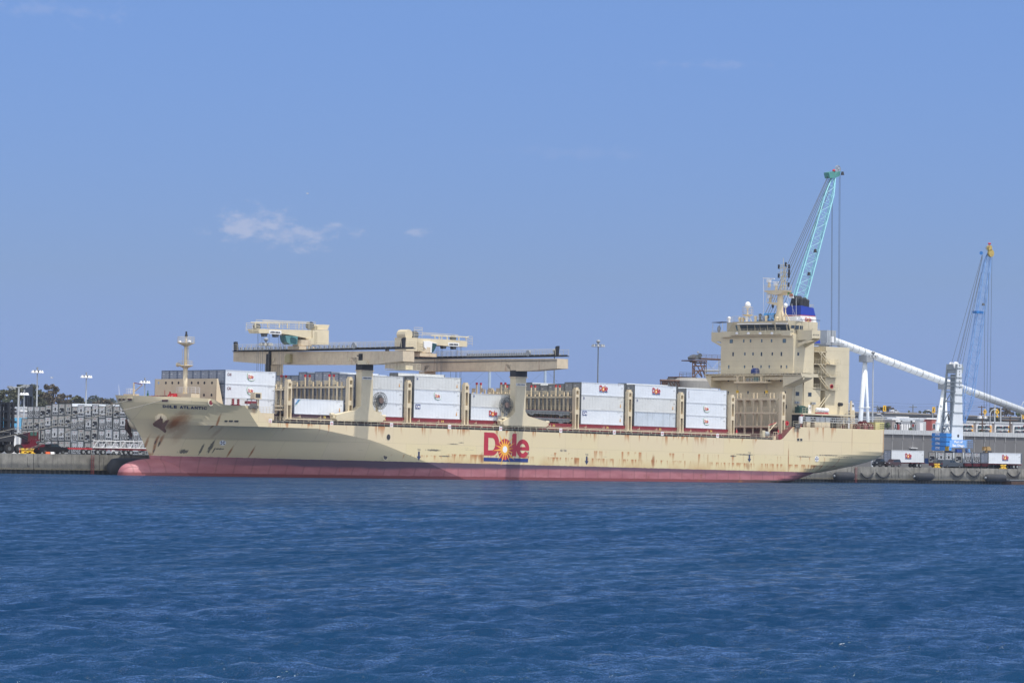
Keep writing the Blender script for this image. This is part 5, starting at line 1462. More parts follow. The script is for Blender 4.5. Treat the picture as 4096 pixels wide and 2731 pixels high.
for (x, y) in ((517, 300), (700, 298), (515, 462), (697, 460), (690, 622), (700, 385), (640, 258), (410, 1000)): q = MM(x, y); mb.tube(q - Vector((0, 0, .45)), q + Vector((0, 0, .45)), .24, 8)
mb.build('signal_lamp', m_black, mast)
for (x0, x1, y, base) in ((270, 468, 508, 640), (445, 545, 576, 700), (335, 440, 792, 925)):
    mb = MB(); a, b_ = MM(x0, y), MM(x1, y + (12 if x0 == 270 else 4)); c = (a + b_) / 2
    mb.mat(0); mb.extr([a + Vector((-.7, 0, -.08)), b_ + Vector((-.7, 0, -.08)), b_ + Vector((-.7, 0, .14)), a + Vector((-.7, 0, .14))], (.35, 0, 0))
    mb.cbox(c + Vector((-.5, 0, -.5)), (.7, .75, .65)); mb.mat(1); mb.tube(c + Vector((-.4, 0, -.8)), MM((x0 + x1) / 2, base) + Vector((-.4, 0, -.4)), .3, 8, .34); mb.build('radar', [m_white, m_cream], mast)
mb = MB(); a, b_ = MM(365, 860), MM(440, 930); mb.rail([(XM - .8, p2l.y, zz(932)), (XM - .8, ym + .7, zz(940))], 1.9, .6, .05, 2); mb.build('railing', m_rail, mast)
for (x, y, r_, bx_, Xp) in ((637, 995, 34, 1265, XW + 2.2),):
    q = SX(*ZF(x, y), Xp); mb = MB(); mb.mat(0); mb.ball(q, .46, .46, .55, 14, 10); mb.mat(1); mb.tube((q.x, q.y, zt), (q.x, q.y, q.z - .4), .15, 8)
    for s in (-1, 1): mb.tube((q.x, q.y + s * 1.3, zt), (q.x, q.y, zt + 1.9), .09, 5)
    mb.build('satellite_dome', [m_white, m_cream], ship)
q = SX(*ZH(712, 0), XW + 2.0); qd = SX(2850 + 0, 0, XW + 2)
q2 = SX(2991, 1221, XW + 2.0); mb = MB(); mb.mat(0); mb.ball(q2, .66, .66, .78, 14, 10); mb.mat(1); mb.tube((q2.x, q2.y, zt), (q2.x, q2.y, q2.z - .6), .15, 8)
for s in (-1, 1): mb.tube((q2.x, q2.y + s * 1.3, zt), (q2.x, q2.y, zt + 1.9), .09, 5)
zp_ = SX(2991, 1262, XW + 2).z; mb.lathe([(0, 0), (.4, 0), (1.25, .35), (1.25, .42), (0, .42)], (q2.x, q2.y, zp_ - .2), 12); mb.rail([(q2.x + 1.2 * math.cos(a_), q2.y + 1.2 * math.sin(a_), zp_ + .2) for a_ in np.linspace(0, 6.283, 7)], 1.6, .9, .03)
mb.build('satellite_dome', [m_white, m_cream], ship)
# name board, flag and small gear on the monkey island
a, b_ = S(*ZF(836, 1204), YH0 - .1), S(*ZF(955, 1272), YH0 - .1)
mb = MB(); mb.mat(0); mb.box(a.x, YH0 - .15, b_.z, b_.x, YH0 - .08, a.z); mb.mat(1); w_ = b_.x - a.x; h_ = a.z - b_.z
text_mesh(mb, 'DOLE', (a.x + w_ * .25, YH0 - .15, b_.z + h_ * .55), UX, UZ, w_ * .5, h_ * .33, NY, .0, .012); text_mesh(mb, 'ATLANTIC', (a.x + w_ * .06, YH0 - .15, b_.z + h_ * .1), UX, UZ, w_ * .88, h_ * .33, NY, .0, .012)
mb.build('name_board', [m_white, m_navy], ship)
def FL(x, y): return SX(*ZF(x, y), XM + .8)
mb = MB(); c4 = [FL(678, 762), FL(770, 768), FL(795, 865), FL(697, 860)]
mb.mat(0); nx_ = 8
g = []
for i in range(nx_ + 1):
    u = i / nx_; t0 = c4[0].lerp(c4[1], u); b0 = c4[3].lerp(c4[2], u); off = Vector((.12 * math.sin(u * 6), 0, 0)); g.append((t0 + off, b0 + off))
for i in range(nx_): mb.face([g[i][0], g[i + 1][0], g[i + 1][1], g[i][1]])
mb.mat(1); mb.face([c4[0] + Vector((-.16, 0, 0)), c4[1] + Vector((-.16, 0, 0)), c4[1].lerp(c4[2], .12) + Vector((-.16, 0, 0)), c4[0].lerp(c4[3], .12) + Vector((-.16, 0, 0))]); mb.face([c4[0] + Vector((-.16, 0, 0)), c4[0].lerp(c4[1], .35) + Vector((-.16, 0, 0)), c4[0].lerp(c4[3], .7) + Vector((-.16, 0, 0))])
ux_ = (c4[1] - c4[0]).normalized(); uz_ = Vector((0, 0, 1)); o_ = FL(715, 830) + Vector((-.17, 0, 0))
logo(mb, o_, ux_, uz_, (-1, 0, 0), 1.1, .65, .012, (2, 3, 0, 4)); mb.build('flag', [m_white, m_green, m_dolered, m_yel, m_blue], ship)
mb = MB()
for (x, y0_, y1_) in ((240, 520, 1265), (828, 850, 1265)): mb.tube(MM(x, y0_), MM(x, y1_), .035, 5)
for (a, b_) in (((325, 745), (225, 1170)), ((480, 735), (300, 1100)), ((640, 740), (700, 1000)), ((735, 960), (815, 1190)), ((760, 960), (770, 1190))): mb.tube(MM(*a), MM(*b_), .02, 4)
mb.build('whip_antenna', m_white, ship)
for x, h_, mt in ((340, 1.3, m_white), (560, 1.1, m_cream), (620, 1.1, m_cream), (700, 1.2, m_white), (880, 1.3, m_cream), (975, 1.9, m_dgrey), (1095, 1.3, m_cream), (1320, .9, m_cream)):
    q = WF(x, 220, XW + 1.5); mb = MB(); mb.tube((q.x, q.y, zt), (q.x, q.y, zt + h_ * .7), .28, 8); mb.ball((q.x, q.y, zt + h_ * .75), .38, .38, .35, 8, 6); mb.build('roof_vent', mt, ship)
# ================================================================== HATCH COVERS STACKED IN THE SIXTH BAY
m_hatch = paint('hatch_cover_grey', (0.17, 0.185, 0.195), .55, var=.15, dirt=.3)
for k, (z0, lab) in enumerate(((11.52, 'lower grey hatch cover lying on the coaming beside the crane leg'), (12.98, 'upper grey hatch cover of the pair lying beside the crane leg'))):
    t = thing('hatch_cover', lab, 'hatch cover', (6.5, 2.9, z0), True, 'hatch covers piled on deck')
    mb = MB(); mb.mat(0); mb.box(6.1, 2.9, z0 + .75, 18.6, 27, z0 + 1.05); mb.box(6.1, 2.9, z0 + .12, 6.3, 27, z0 + .75); mb.box(6.3, 3.0, z0 + .3, 18.5, 3.1, z0 + .75)
    for i in range(14): mb.box(6.3 + i * .93, 2.92, z0 + .3, 6.36 + i * .93, 3.0, z0 + .75)
    mb.mat(1); mb.box(6.1, 2.85, z0 + 1.05, 18.6, 3.6, z0 + 1.09)
    mb.build('panel', [m_hatch, m_coam], t)
    for x_ in (8.2, 16.2):
        mb = MB(); mb.extr([(x_ - .9, 3.05, z0 + .32), (x_ + .9, 3.05, z0 + .32), (x_ + .35, 3.05, z0 + .02), (x_ - .35, 3.05, z0 + .02)], (0, .4, 0)); mb.build('foot', m_hatch, t)

# ================================================================== GANTRY CRANES
ZC = zm(1320, 1380, 4.355); ZA = zm(920, 1260, 5.6); ZC3 = zm(1500, 1250, 2.94); ZD = zm(1850, 1480, 5.88); ZE = zm(1520, 1300, 5.88)
m_gant = paint('gantry_cream', (0.60, 0.50, 0.36), .55, var=.12, rust=.65, dirt=.3, streak=.25, scale=.4)
m_gant2 = paint('gantry_cream_clean', (0.63, 0.55, 0.385), .5, var=.06, rust=.25, dirt=.12, scale=.4)
def gantry(lab, X0, X1, legpoly, collar, beam, endpx, endz, name_px, soot):
    t = thing('gantry_crane', lab, 'gantry crane', ((X0 + X1) / 2, CX, 10.6), True, 'travelling cranes of the ship')
    YL0, YL1 = .45, 2.05
    zc0 = S(*collar[0], YL0).z; zc1 = S(*collar[1], YL0).z
    for side in (0, 1):
        y0 = YL0 if side == 0 else 30 - YL1
        mb = MB(); pts = [S(*p, YL0) for p in legpoly]; pts = [Vector((q.x, y0, q.z)) for q in pts]
        mb.extr(pts, (0, YL1 - YL0, 0)); leg = mb.build('leg', m_gant2, t)
        mb = MB(); mb.mat(0); mb.box(X0 - .05, y0 - .05, zc1, X1 + .05, y0 + 1.65, zc0); mb.mat(1); mb.box(X0 - .18, y0 - .15, zc1 - .18, X1 + .18, y0 + 1.75, zc1 + .02)
        mb.extr([(X0 + .0, y0 + 1.6, zc0), (X0, y0 + 3.2, zc0 + 1.2), (X0, y0 + 1.6, zc0 + 1.2)] if side == 0 else [(X0, y0, zc0), (X0, y0 - 1.6, zc0 + 1.2), (X0, y0, zc0 + 1.2)], (X1 - X0, 0, 0))
        mb.build('collar', [m_black if side == 0 else m_gant, m_gant], t)
        if side == 0:
            a_, b_ = S(*name_px[0], YL0), S(*name_px[1], YL0)
            mb = MB(); mb.mat(1); mb.box(a_.x - .12, YL0 - .03, b_.z - .12, b_.x + .12, YL0 - .005, a_.z + .12); mb.mat(0); text_mesh(mb, 'LIEBHERR', (a_.x, YL0 - .03, b_.z), UX, UZ, b_.x - a_.x, a_.z - b_.z, NY, .05, .015); mb.build('lettering', [m_black, m_white], leg)
        xs_ = [q.x for q in pts]
        for xx in (min(xs_) + .8, min(xs_) + 2.0, max(xs_) - 2.0, max(xs_) - .8):
            mb = MB(); mb.lathe([(0, -.2), (.34, -.2), (.34, .2), (0, .2)], (xx, y0 + .8, 10.65), 12, 'y'); mb.mat(0); mb.box(xx - .35, y0 + .3, 10.8, xx + .35, y0 + 1.3, 11.3); mb.build('wheel', m_dgrey, t)
        for sx in (min(xs_), max(xs_)):
            mb = MB(); s_ = -1 if sx == min(xs_) else 1; mb.tube((sx, y0 + .7, 11.6), (sx + s_ * .9, y0 + .7, 11.6), .28, 8); mb.box(min(sx, sx + .5 * s_), y0 + .3, 10.9, max(sx, sx + .5 * s_), y0 + 1.2, 11.4); mb.build('buffer', m_gant2, t)
    mb = MB(); pts = [SX(*p, X0) for p in beam]; pts = [Vector((X0, q.y, q.z)) for q in pts]; mb.extr(pts, (X1 - X0, 0, 0))
    girder = mb.build('bridge_girder', m_gant, t)
    ys = [q.y for q in pts]; ya, yb = min(ys), max(ys)
    zt_ = max(q.z for q in pts)
    mb = MB(); mb.box(X0 - .25, ya, zt_, X1 + .25, yb, zt_ + .16); mb.box(X0 + .2, ya, zt_ + .16, X0 + .45, yb, zt_ + .34); mb.box(X1 - .45, ya, zt_ + .16, X1 - .2, yb, zt_ + .34); mb.build('trolley_rail', m_black, girder)
    mb = MB()
    for xx in (X0 - .3, X1 + .3): mb.rail([(xx, ya + .2, zt_ + .1), (xx, yb - .2, zt_ + .1)], 1.25, 1.5, .035)
    mb.build('railing', m_rail, girder)
    for yy in (ya + .3, yb - .9):
        mb = MB(); s_ = 1 if yy > 10 else -1
        mb.extr([(X0 + .1, yy, zt_ + .1), (X0 + .1, yy + .9, zt_ + .1), (X0 + .1, yy + .75 + (.3 if s_ > 0 else -.4), zt_ + 1.9), (X0 + .1, yy + .2 + (.3 if s_ > 0 else -.4), zt_ + 2.0)], (.6, 0, 0)); mb.build('end_stop', m_black, girder)
    # cable chain along the top
    mb = MB(); n = 26; yc0, yc1 = (ya + 8, ya + 26) if soot else (ya + 14, yb - 2)
    for i in range(n): y_ = yc0 + (yc1 - yc0) * i / n; mb.box(X0 - .75, y_, zt_ + .25, X0 - .35, y_ + .38, zt_ + .75)
    mb.box(X0 - .8, yc0, zt_ + .18, X0 - .3, yc1, zt_ + .26); mb.tube((X0 - .5, yc0, zt_ + .65), (X0 - .1, yc0, zt_ + .65), .6, 14); mb.build('cable_chain', m_grey, girder)
    return t, girder, zt_, ya, yb
X10 = -38.15; X11 = -35.35
legp1 = [ZC(*p) for p in ((552, 440), (750, 440), (748, 900), (742, 1040), (765, 1120), (800, 1160), (935, 1238), (940, 1290), (922, 1335), (130, 1316), (106, 1285), (116, 1215), (300, 1168), (440, 1140), (500, 1098), (541, 1060), (546, 700))]
beam1 = [(933.4, 1406.4), (1611.6, 1403.6), (1611.6, 1444.5), (1495, 1456.3), (1421, 1457.5), (1145, 1457.5), (1075, 1456.5), (933.4, 1445.7)]
g1, gd1, zt1, ya1, yb1 = gantry('gantry crane nearer the bow, weathered cream, its jib pointing to the bow', X10, X11, legp1, (ZC(650, 330), ZC(650, 440)), beam1, None, None, (ZC(570, 560), ZC(728, 590)), False)
X20 = 1.35; X21 = 4.3
legp2 = [ZD(*p) for p in ((1250, 160), (1500, 160), (1492, 500), (1480, 965), (1510, 1030), (1550, 1080), (1990, 1212), (2003, 1300), (1965, 1338), (978, 1302), (962, 1270), (965, 1200), (1100, 1120), (1190, 1060), (1235, 965), (1246, 500))]
beam2 = [ZC3(*p) for p in ((118, 546), (2140, 540), (2140, 655), (1800, 685), (1600, 688), (740, 690), (560, 690), (118, 655))]
g2, gd2, zt2, ya2, yb2 = gantry('gantry crane amidships, cleaner cream, its jib pointing to the stern', X20, X21, legp2, (ZD(1380, 12), ZD(1380, 160)), beam2, None, None, (ZD(1270, 322), ZD(1468, 358)), True)
# ledge along the second girder
mb = MB(); zz_ = SX(*ZC3(1200, 575), X20).z; mb.box(X20 - .2, ya2, zz_ - .06, X20, yb2, zz_ + .06); mb.build('cable_ledge', m_dgrey, gd2)
mb = MB(); mb.box(X10 + .3, ya1 - .4, zt1 - 4.0, X11 + 1.2, ya1 + 5.5, zt1 - 3.9); mb.rail([(X10 + .3, ya1 + 5.5, zt1 - 3.9), (X10 + .3, ya1 - .4, zt1 - 3.9), (X11 + 1.2, ya1 - .4, zt1 - 3.9)], 1.1, 1.0, .04)
mb.box(X10 + 1, ya1 + .3, zt1 - 3.9, X11, ya1 + 3.5, zt1 - 3.2); mb.build('service_platform', m_rail, gd1)
for (yy, zz0) in ((22, 1.6), (13, 1.5), (27, 1.4), (4, 1.6), (-6, 1.6)):
    mb = MB(); mb.box(X10 - .12, yy, zt1 - zz0 - .6, X10, yy + .5, zt1 - zz0); mb.build('inspection_hatch', m_gant2, gd1)
mb = MB(); q_ = SX(*ZA(1335, 965), X10); mb.extr([(X10, q_.y - .9, q_.z - .9), (X10, q_.y + .7, q_.z - .9), (X10, q_.y + .7, q_.z + .2), (X10, q_.y + .2, q_.z + .8), (X10, q_.y - .9, q_.z + .8)], (-.7, 0, 0)); mb.build('junction_box', paint('olive_cream', (.42, .37, .2)), gd1)
def soot_box(g, X0, y0, y1, z0, z1):
    mb = MB(); mb.box(X0 - .05, y0, z0, X0 + .3, y1, z1); mb.tube((X0 - .35, (y0 + y1) / 2, z0 + 1), (X0 - .35, (y0 + y1) / 2, z1 - .5), .5, 8); mb.build('grease_cover', m_black, g)
q0 = SX(*ZA(862, 900), X10); q1 = SX(*ZA(930, 900), X10); soot_box(gd1, X10, q1.y, q0.y, zt1 - 5.2, zt1 - .1)
q0 = SX(*ZC(500, 200), X10); q1 = SX(*ZC(570, 200), X10); soot_box(gd1, X10, q1.y, q0.y, SX(*ZC(500, 270), X10).z, SX(*ZC(500, 150), X10).z)
mb = MB(); q_ = SX(*ZC(560, 300), X10 - .2); mb.box(X10 - .5, q_.y - 1.6, q_.z - .4, X10, q_.y + 1.0, q_.z + .35); mb.build('bracket', m_gant2, gd1)
# cable reels
def reel(t, px, py, rad, yy, post):
    q = S(px, py, yy); mb = MB(); n = 26
    mb.mat(0)
    for i in range(n):
        a_ = 2 * math.pi * i / n; d = Vector((math.cos(a_), 0, math.sin(a_)))
        mb.tube(q + d * .5, q + d * rad, .055, 4); mb.tube(q + d * .5 + Vector((0, .45, 0)), q + d * rad + Vector((0, .45, 0)), .055, 4)
        a2 = 2 * math.pi * (i + 1) / n; e = Vector((math.cos(a2), 0, math.sin(a2)))
        mb.tube(q + d * rad, q + e * rad, .055, 4); mb.tube(q + d * rad + Vector((0, .45, 0)), q + e * rad + Vector((0, .45, 0)), .055, 4)
    mb.lathe([(.45, .15), (rad * .55, .15), (rad * .55, .3), (.45, .3)], q, 20, 'y')
    mb.mat(1); mb.lathe([(0, -.25), (.55, -.25), (.58, .6), (0, .6)], q, 14, 'y')
    mb.build('cable_reel', [m_dgrey, paint('brown_hub', (.16, .11, .09))], t)
    mb = MB(); mb.box(q.x + post - .2, yy + .5, 12.2, q.x + post + .2, yy + .9, q.z + .5); mb.box(q.x + post - .6, yy + .2, 12.0, q.x + post + .8, yy + 1.2, 12.4); mb.rail([(q.x + post - .8, yy + .1, 12.4), (q.x + post + .9, yy + .1, 12.4)], 2.2, .5, .035); mb.build('reel_post', m_rail, t)
reel(g1, 1523, 1602, 1.6, .9, -.3)
reel(g2, 2027, 1620, 1.6, .9, -.5)
# slewing jib and machinery on top of each girder
def jib(t, YJ, dy, body, house, cab, glass, duct, name_px, ped, rope_px, rope_top, hookz, lit, X_rail, frame_px, cabmat):
    mb = MB(); mb.extr([S(*p, YJ) for p in body], (0, dy, 0)); mb.extr([S(*p, YJ - .25) for p in house], (0, dy + .5, 0))
    arm = mb.build('jib', m_gant2, t)
    a_, b_ = S(*name_px[0], YJ), S(*name_px[1], YJ)
    mb = MB(); mb.mat(1); mb.box(a_.x - .2, YJ - .04, b_.z - .18, b_.x + .2, YJ - .005, a_.z + .18); mb.mat(0); text_mesh(mb, 'LIEBHERR', (a_.x, YJ - .04, b_.z), UX, UZ, b_.x - a_.x, a_.z - b_.z, NY, .05, .02); mb.build('lettering', [m_black, m_white], arm)
    mb = MB(); mb.extr([S(*p, YJ + .3) for p in duct], (0, dy * .7, 0)); mb.build('exhaust_duct', m_gant2, arm)
    mb = MB(); mb.extr([S(*p, YJ - .3) for p in cab], (0, 1.8, 0)); mb.build('cab', cabmat, arm)
    mb = MB(); mb.extr([S(*p, YJ - .36) for p in glass], (0, .05, 0)); mb.build('cab_window', paint('cab_glass_teal', (.02, .075, .085), .1, var=.3), arm)
    mb = MB(); c = S(*ped[0], YJ + dy / 2); zb_ = ped[1]; mb.lathe([(0, 0), (1.5, 0), (1.9, .5), (1.9, 1.6), (0, 1.6)], (c.x, YJ + dy / 2, zb_), 16); mb.box(c.x - 2.2, YJ - .3, zb_ - .3, c.x + 2.2, YJ + dy + .3, zb_ + .35); mb.build('turntable', m_gant, arm)
    mb = MB()
    for p_, q_ in frame_px['rails']: mb.rail([S(*p_, YJ - .1), S(*q_, YJ - .1)], frame_px['h'], 1.6, .04)
    for p_, q_ in frame_px['rails']: a2, b2 = S(*p_, YJ + dy), S(*q_, YJ + dy); mb.rail([a2, b2], frame_px['h'] * 1.3, 1.6, .04, 4)
    mb.build('railing', m_rail, arm)
    mb = MB()
    for p_, q_, w_ in frame_px['bars']: mb.tube(S(*p_, YJ + .5), S(*q_, YJ + .5), w_, 6); mb.tube(S(*p_, YJ + dy - .4), S(*q_, YJ + dy - .4), w_, 6)
    mb.build('rope_frame', m_rail, arm)
    for p_, r_ in frame_px['wheels']: mb = MB(); q = S(*p_, YJ + dy / 2); mb.lathe([(0, -.4), (r_ * .8, -.4), (r_ * .8, .4), (0, .4)], q, 14, 'y'); mb.build('rope_drum', m_dgrey, arm)
    for p_ in frame_px['blocks']: q = S(*p_, YJ + .4); mb = MB(); mb.extr([(q.x - .6, YJ + .3, q.z + .5), (q.x + .6, YJ + .3, q.z + .5), (q.x + .35, YJ + .3, q.z - .4), (q.x - .35, YJ + .3, q.z - .4)], (0, .9, 0)); mb.build('sheave_box', m_dgrey, arm)
    mb = MB()
    for px in rope_px: a2 = S(px, rope_top, YJ + .5); mb.tube(a2, (a2.x, a2.y, hookz), .035, 4)
    mb.build('hoist_rope', m_cable, t)
    a2 = S(rope_px[len(rope_px) // 2], rope_top, YJ + .5); mb = MB(); mb.cbox((a2.x, a2.y + .5, hookz - .4), (3.5, 1.5, .8)); mb.build('spreader', m_yellow, t)
    mb = MB(); la, lb = S(*frame_px['ladder'][0], YJ - .35), S(*frame_px['ladder'][1], YJ - .35)
    for xx in (-.22, .22): mb.tube((la.x + xx, YJ - .35, la.z), (la.x + xx, YJ - .35, lb.z), .035, 4)
    for z_ in np.arange(lb.z, la.z, .4): mb.tube((la.x - .22, YJ - .35, z_), (la.x + .22, YJ - .35, z_), .03, 4)
    mb.build('ladder', m_rail, arm)
fp1 = dict(rails=[(ZA(580, 295), ZA(1915, 350)), (ZA(360, 365), ZA(650, 395))], h=1.25, bars=[(ZA(735, 118), ZA(1780, 155), .05), (ZA(735, 140), ZA(1780, 175), .04), (ZA(735, 160), ZA(1780, 195), .04), (ZA(465, 165), ZA(1300, 185), .11), (ZA(560, 170), ZA(565, 290), .12), (ZA(840, 180), ZA(850, 290), .11), (ZA(1105, 180), ZA(1105, 290), .12), (ZA(1285, 180), ZA(1285, 300), .12), (ZA(1545, 150), ZA(1545, 310), .08)],
           wheels=[(ZA(600, 260), .8), (ZA(1790, 235), .95)], blocks=[ZA(790, 435), ZA(1040, 450)], ladder=[ZA(1930, 365), ZA(1930, 650)])
jib(g1, 16.6, 3.0, [ZA(*p) for p in ((600, 305), (2000, 340), (2000, 640), (1755, 655), (1748, 570), (1700, 512), (1520, 478), (1340, 442), (1130, 412), (650, 404))],
    [ZA(*p) for p in ((1850, 335), (2215, 337), (2213, 665), (1755, 655), (1755, 520), (1850, 515))],
    [ZA(*p) for p in ((1240, 455), (1520, 480), (1505, 655), (1345, 660), (1275, 600))], [ZA(*p) for p in ((1370, 482), (1470, 515), (1498, 560), (1490, 650), (1360, 615), (1352, 520))],
    [ZA(*p) for p in ((1955, 330), (1960, 240), (2010, 212), (2100, 212), (2230, 222), (2205, 290), (2190, 330))], (ZA(890, 362), ZA(1130, 412)), (ZA(1620, 700), zt1 + .35),
    [ZA(x, 0)[0] for x in (617, 648, 702, 740, 878, 1092, 1127, 1175, 1205)], ZA(0, 415)[1], 15.5, True, X10, fp1, paint('cab_glass_pale', (.10, .24, .25), .15))
fp2 = dict(rails=[(ZE(800, 285), ZE(990, 290)), (ZE(2060, 490), ZE(2170, 495)), (ZE(640, 560), ZE(900, 580)), (ZE(945, 600), ZE(1160, 620))], h=1.5, bars=[(ZE(990, 175), ZE(1840, 235), .05), (ZE(990, 200), ZE(1600, 245), .04), (ZE(990, 225), ZE(1400, 260), .04), (ZE(1200, 245), ZE(2080, 285), .12), (ZE(1290, 250), ZE(1290, 320), .11), (ZE(1385, 255), ZE(1400, 330), .12), (ZE(1575, 260), ZE(1585, 340), .14), (ZE(1850, 280), ZE(1855, 350), .14), (ZE(2020, 285), ZE(2030, 360), .12), (ZE(1455, 260), ZE(1450, 330), .1)],
           wheels=[(ZE(810, 230), 1.0), (ZE(1715, 305), .7)], blocks=[ZE(1515, 510), ZE(1750, 525)], ladder=[ZE(905, 300), ZE(905, 610)])
jib(g2, 21.0, 3.0, [ZE(*p) for p in ((700, 300), (940, 310), (1540, 338), (2045, 375), (2048, 513), (1540, 490), (1350, 470), (1250, 480), (1240, 640), (940, 610), (700, 580))],
    [ZE(*p) for p in ((615, 292), (860, 300), (900, 570), (640, 560), (618, 600))],
    [ZE(*p) for p in ((1030, 378), (1165, 372), (1352, 440), (1235, 652), (1160, 640), (1040, 520))], [ZE(*p) for p in ((1235, 420), (1342, 445), (1300, 560), (1250, 640), (1218, 640))],
    [ZE(*p) for p in ((600, 285), (605, 180), (650, 165), (722, 168), (712, 200), (685, 285))], (ZE(1620, 430), ZE(1840, 485)), (ZE(1000, 660), zt2 + .35),
    [ZE(x, 0)[0] for x in (1340, 1368, 1440, 1467, 1672, 1793, 1820, 1893, 1920)], ZE(0, 495)[1], 16.5, True, X20, fp2, m_white)
mb = MB(); q = S(*ZE(615, 440), 20.7)
xh0 = q.x; y_f = SX(*ZE(375, 440), xh0).y
mb.box(xh0 - .02, 20.69, S(*ZE(615, 600), 20.7).z, xh0 + 3.0, y_f, S(*ZE(615, 290), 20.7).z); mb.tube((xh0 + .9, 21, S(*ZE(615, 285), 20.7).z + .6), (xh0 + .9, y_f - .2, S(*ZE(615, 285), 20.7).z + .6), 1.0, 12); mb.build('machinery_house', m_gant2, g2)

# ================================================================== ALONG THE QUAY
ZR = zm(3400, 1600, 3.379)
def fender_drum(x0, x1, ymid, r_, lab):
    a, b_ = W(x0, ymid, Y=31.6), W(x1, ymid, Y=31.6); x0, x1, z = a.x, b_.x, a.z
    t = thing('floating_fender', lab, 'fender', ((x0 + x1) / 2, 31.6, z), group='drum fenders along the quay')
    mb = MB(); L_ = x1 - x0; prof = [(0, -L_ / 2), (r_ * .45, -L_ / 2), (r_ * .85, -L_ / 2 + .3), (r_, -L_ / 2 + .8), (r_, L_ / 2 - .8), (r_ * .85, L_ / 2 - .3), (r_ * .45, L_ / 2), (0, L_ / 2)]
    mb.lathe(prof, ((x0 + x1) / 2, 31.6, z), 20, 'x'); mb.build('drum', m_rubber, t, smooth=True)
    mb = MB(); mb.lathe([(0, -.3), (.22, -.3), (.3, .05), (0, .05)], (x0, 31.6, z), 10, 'x'); mb.build('end_fitting', m_grey, t)
    mb = MB(); mb.poly([(x0 - .1, 31.6, z), (x0 - 1.4, 32.6, z + 1.5), (x0 - 1.9, 32.95, 3.2)], .05, 4); mb.build('chain', m_dgrey, t)
fender_drum(3658, 3731, 1905, .86, 'black drum fender floating right of the ship, left of the other one')
fender_drum(3943, 4021, 1910, .9, 'black drum fender floating below the yellow bollard near the right edge')
fender_drum(3338, 3413, 1903, .95, 'dark drum fender partly hidden under the stern')
a, b_ = W(413, 1876, Y=31.3), W(480, 1876, Y=31.3)
t = thing('floating_fender', 'very large dark drum fender between the bow and the quay', 'fender', (a.x, 31.3, 1.4)); mb = MB(); mb.lathe([(0, -5.2), (1.0, -5.2), (1.7, -4.4), (1.8, -3.6), (1.8, 3.6), (1.7, 4.4), (1.0, 5.2), (0, 5.2)], (a.x + 6.5, 31.0, 1.35), 20, 'x'); mb.build('drum', m_rubber, t, smooth=True)
hoses = [((135, 962), (230, 1048), (330, 962)), ((345, 962), (450, 1046), (553, 962)), ((1350, 940), (1460, 1030), (1563, 940)), ((1570, 940), (1680, 1030), (1778, 940)), ((2115, 955), (2180, 1035), (2315, 955))]
wordsh = ['loop of black hose hanging on the quay just right of the stern', 'second hanging hose loop right of the stern', 'hanging hose loop left of a pair between the drum fenders', 'hanging hose loop right of a pair between the drum fenders', 'hanging hose loop beside the small landing stage at the right edge']
for (a, b_, c), lab in zip(hoses, wordsh):
    A, B, C = (W(*ZR(*p), Y=32.75) for p in (a, b_, c)); pts = []
    for i in range(15):
        u = i / 14; x_ = A.x + (C.x - A.x) * u; zz_ = A.z + (C.z - A.z) * u - (A.z - B.z) * 4 * u * (1 - u); pts.append(Vector((x_, 32.75, zz_)))
    t = thing('hanging_hose', lab, 'hose fender', (A.x, 32.75, A.z), group='hose loops hung on the quay')
    mb = MB(); mb.poly(pts[1:-1], .17, 8); mb.build('hose', m_rubber, t, smooth=True)
    mb = MB(); mb.tube(pts[0] + Vector((0, .1, .5)), pts[1], .04, 4); mb.tube(pts[-1] + Vector((0, .1, .5)), pts[-2], .04, 4); mb.build('chain', m_dgrey, t)
for px, lab in ((3426, 'red ladder on the quay under the stern'), (371, 'red ladder on the quay left of the bow')):
    q = W(px, 1880, Y=32.6); mb = MB()
    for s in (-.3, .3): mb.tube((q.x + s, 32.7, 0), (q.x + s, 32.7, 3.7), .05, 4)
    for z_ in np.arange(.2, 3.7, .32): mb.tube((q.x - .3, 32.7, z_), (q.x + .3, 32.7, z_), .035, 4)
    o = mb.build('quay_ladder', m_deckred); tag(o, lab, 'ladder', 'ladders on the quay wall')
def bollard(px, lab, two=True):
    q = W(px, 1860, Y=33.8); mb = MB(); z0 = QZ
    t = thing('mooring_bollard', lab, 'bollard', (q.x, 33.8, z0), group='yellow bollards on the quay edge')
    mb = MB(); mb.box(q.x - 1.0, 33.4, z0, q.x + 1.0, 34.2, z0 + .15); mb.build('base_plate', m_yellow, t)
    for s in (-.55, .55):
        mb = MB(); mb.lathe([(0, 0), (.3, 0), (.22, .35), (.4, .7), (.3, .85), (0, .85)], (q.x + s, 33.8, z0 + .12), 12); mb.build('post', m_yellow, t)
    mb = MB(); mb.tube((q.x - .6, 33.8, z0 + .45), (q.x + .6, 33.8, z0 + .45), .16, 8); mb.build('cross_bar', m_yellow, t)
bollard(3748, 'yellow bollard on the quay left of the grey pickup'); bollard(4013, 'yellow bollard with a rope at the right end of the quay'); bollard(99, 'left of two yellow bollards by the container lifter'); bollard(117.5, 'right of two yellow bollards holding the bow ropes')
def moor(p0, p1, lab, sag=.3, r_=.055):
    A, B = Vector(p0), Vector(p1); n = 16; pts = []
    for i in range(n + 1):
        u = i / n; q = A.lerp(B, u); q.z -= sag * 4 * u * (1 - u); pts.append(q)
    mb = MB(); mb.poly(pts, r_, 5); o = mb.build('mooring_line', m_rope); tag(o, lab, 'rope', 'mooring lines from the bow')
bow1, bow2, bow3, bow4 = sw(hull_pt(*ZB(158, 230))), sw(hull_pt(*ZB(220, 228))), sw(hull_pt(*ZB(318, 225))), sw(hull_pt(*ZB(815, 240)))
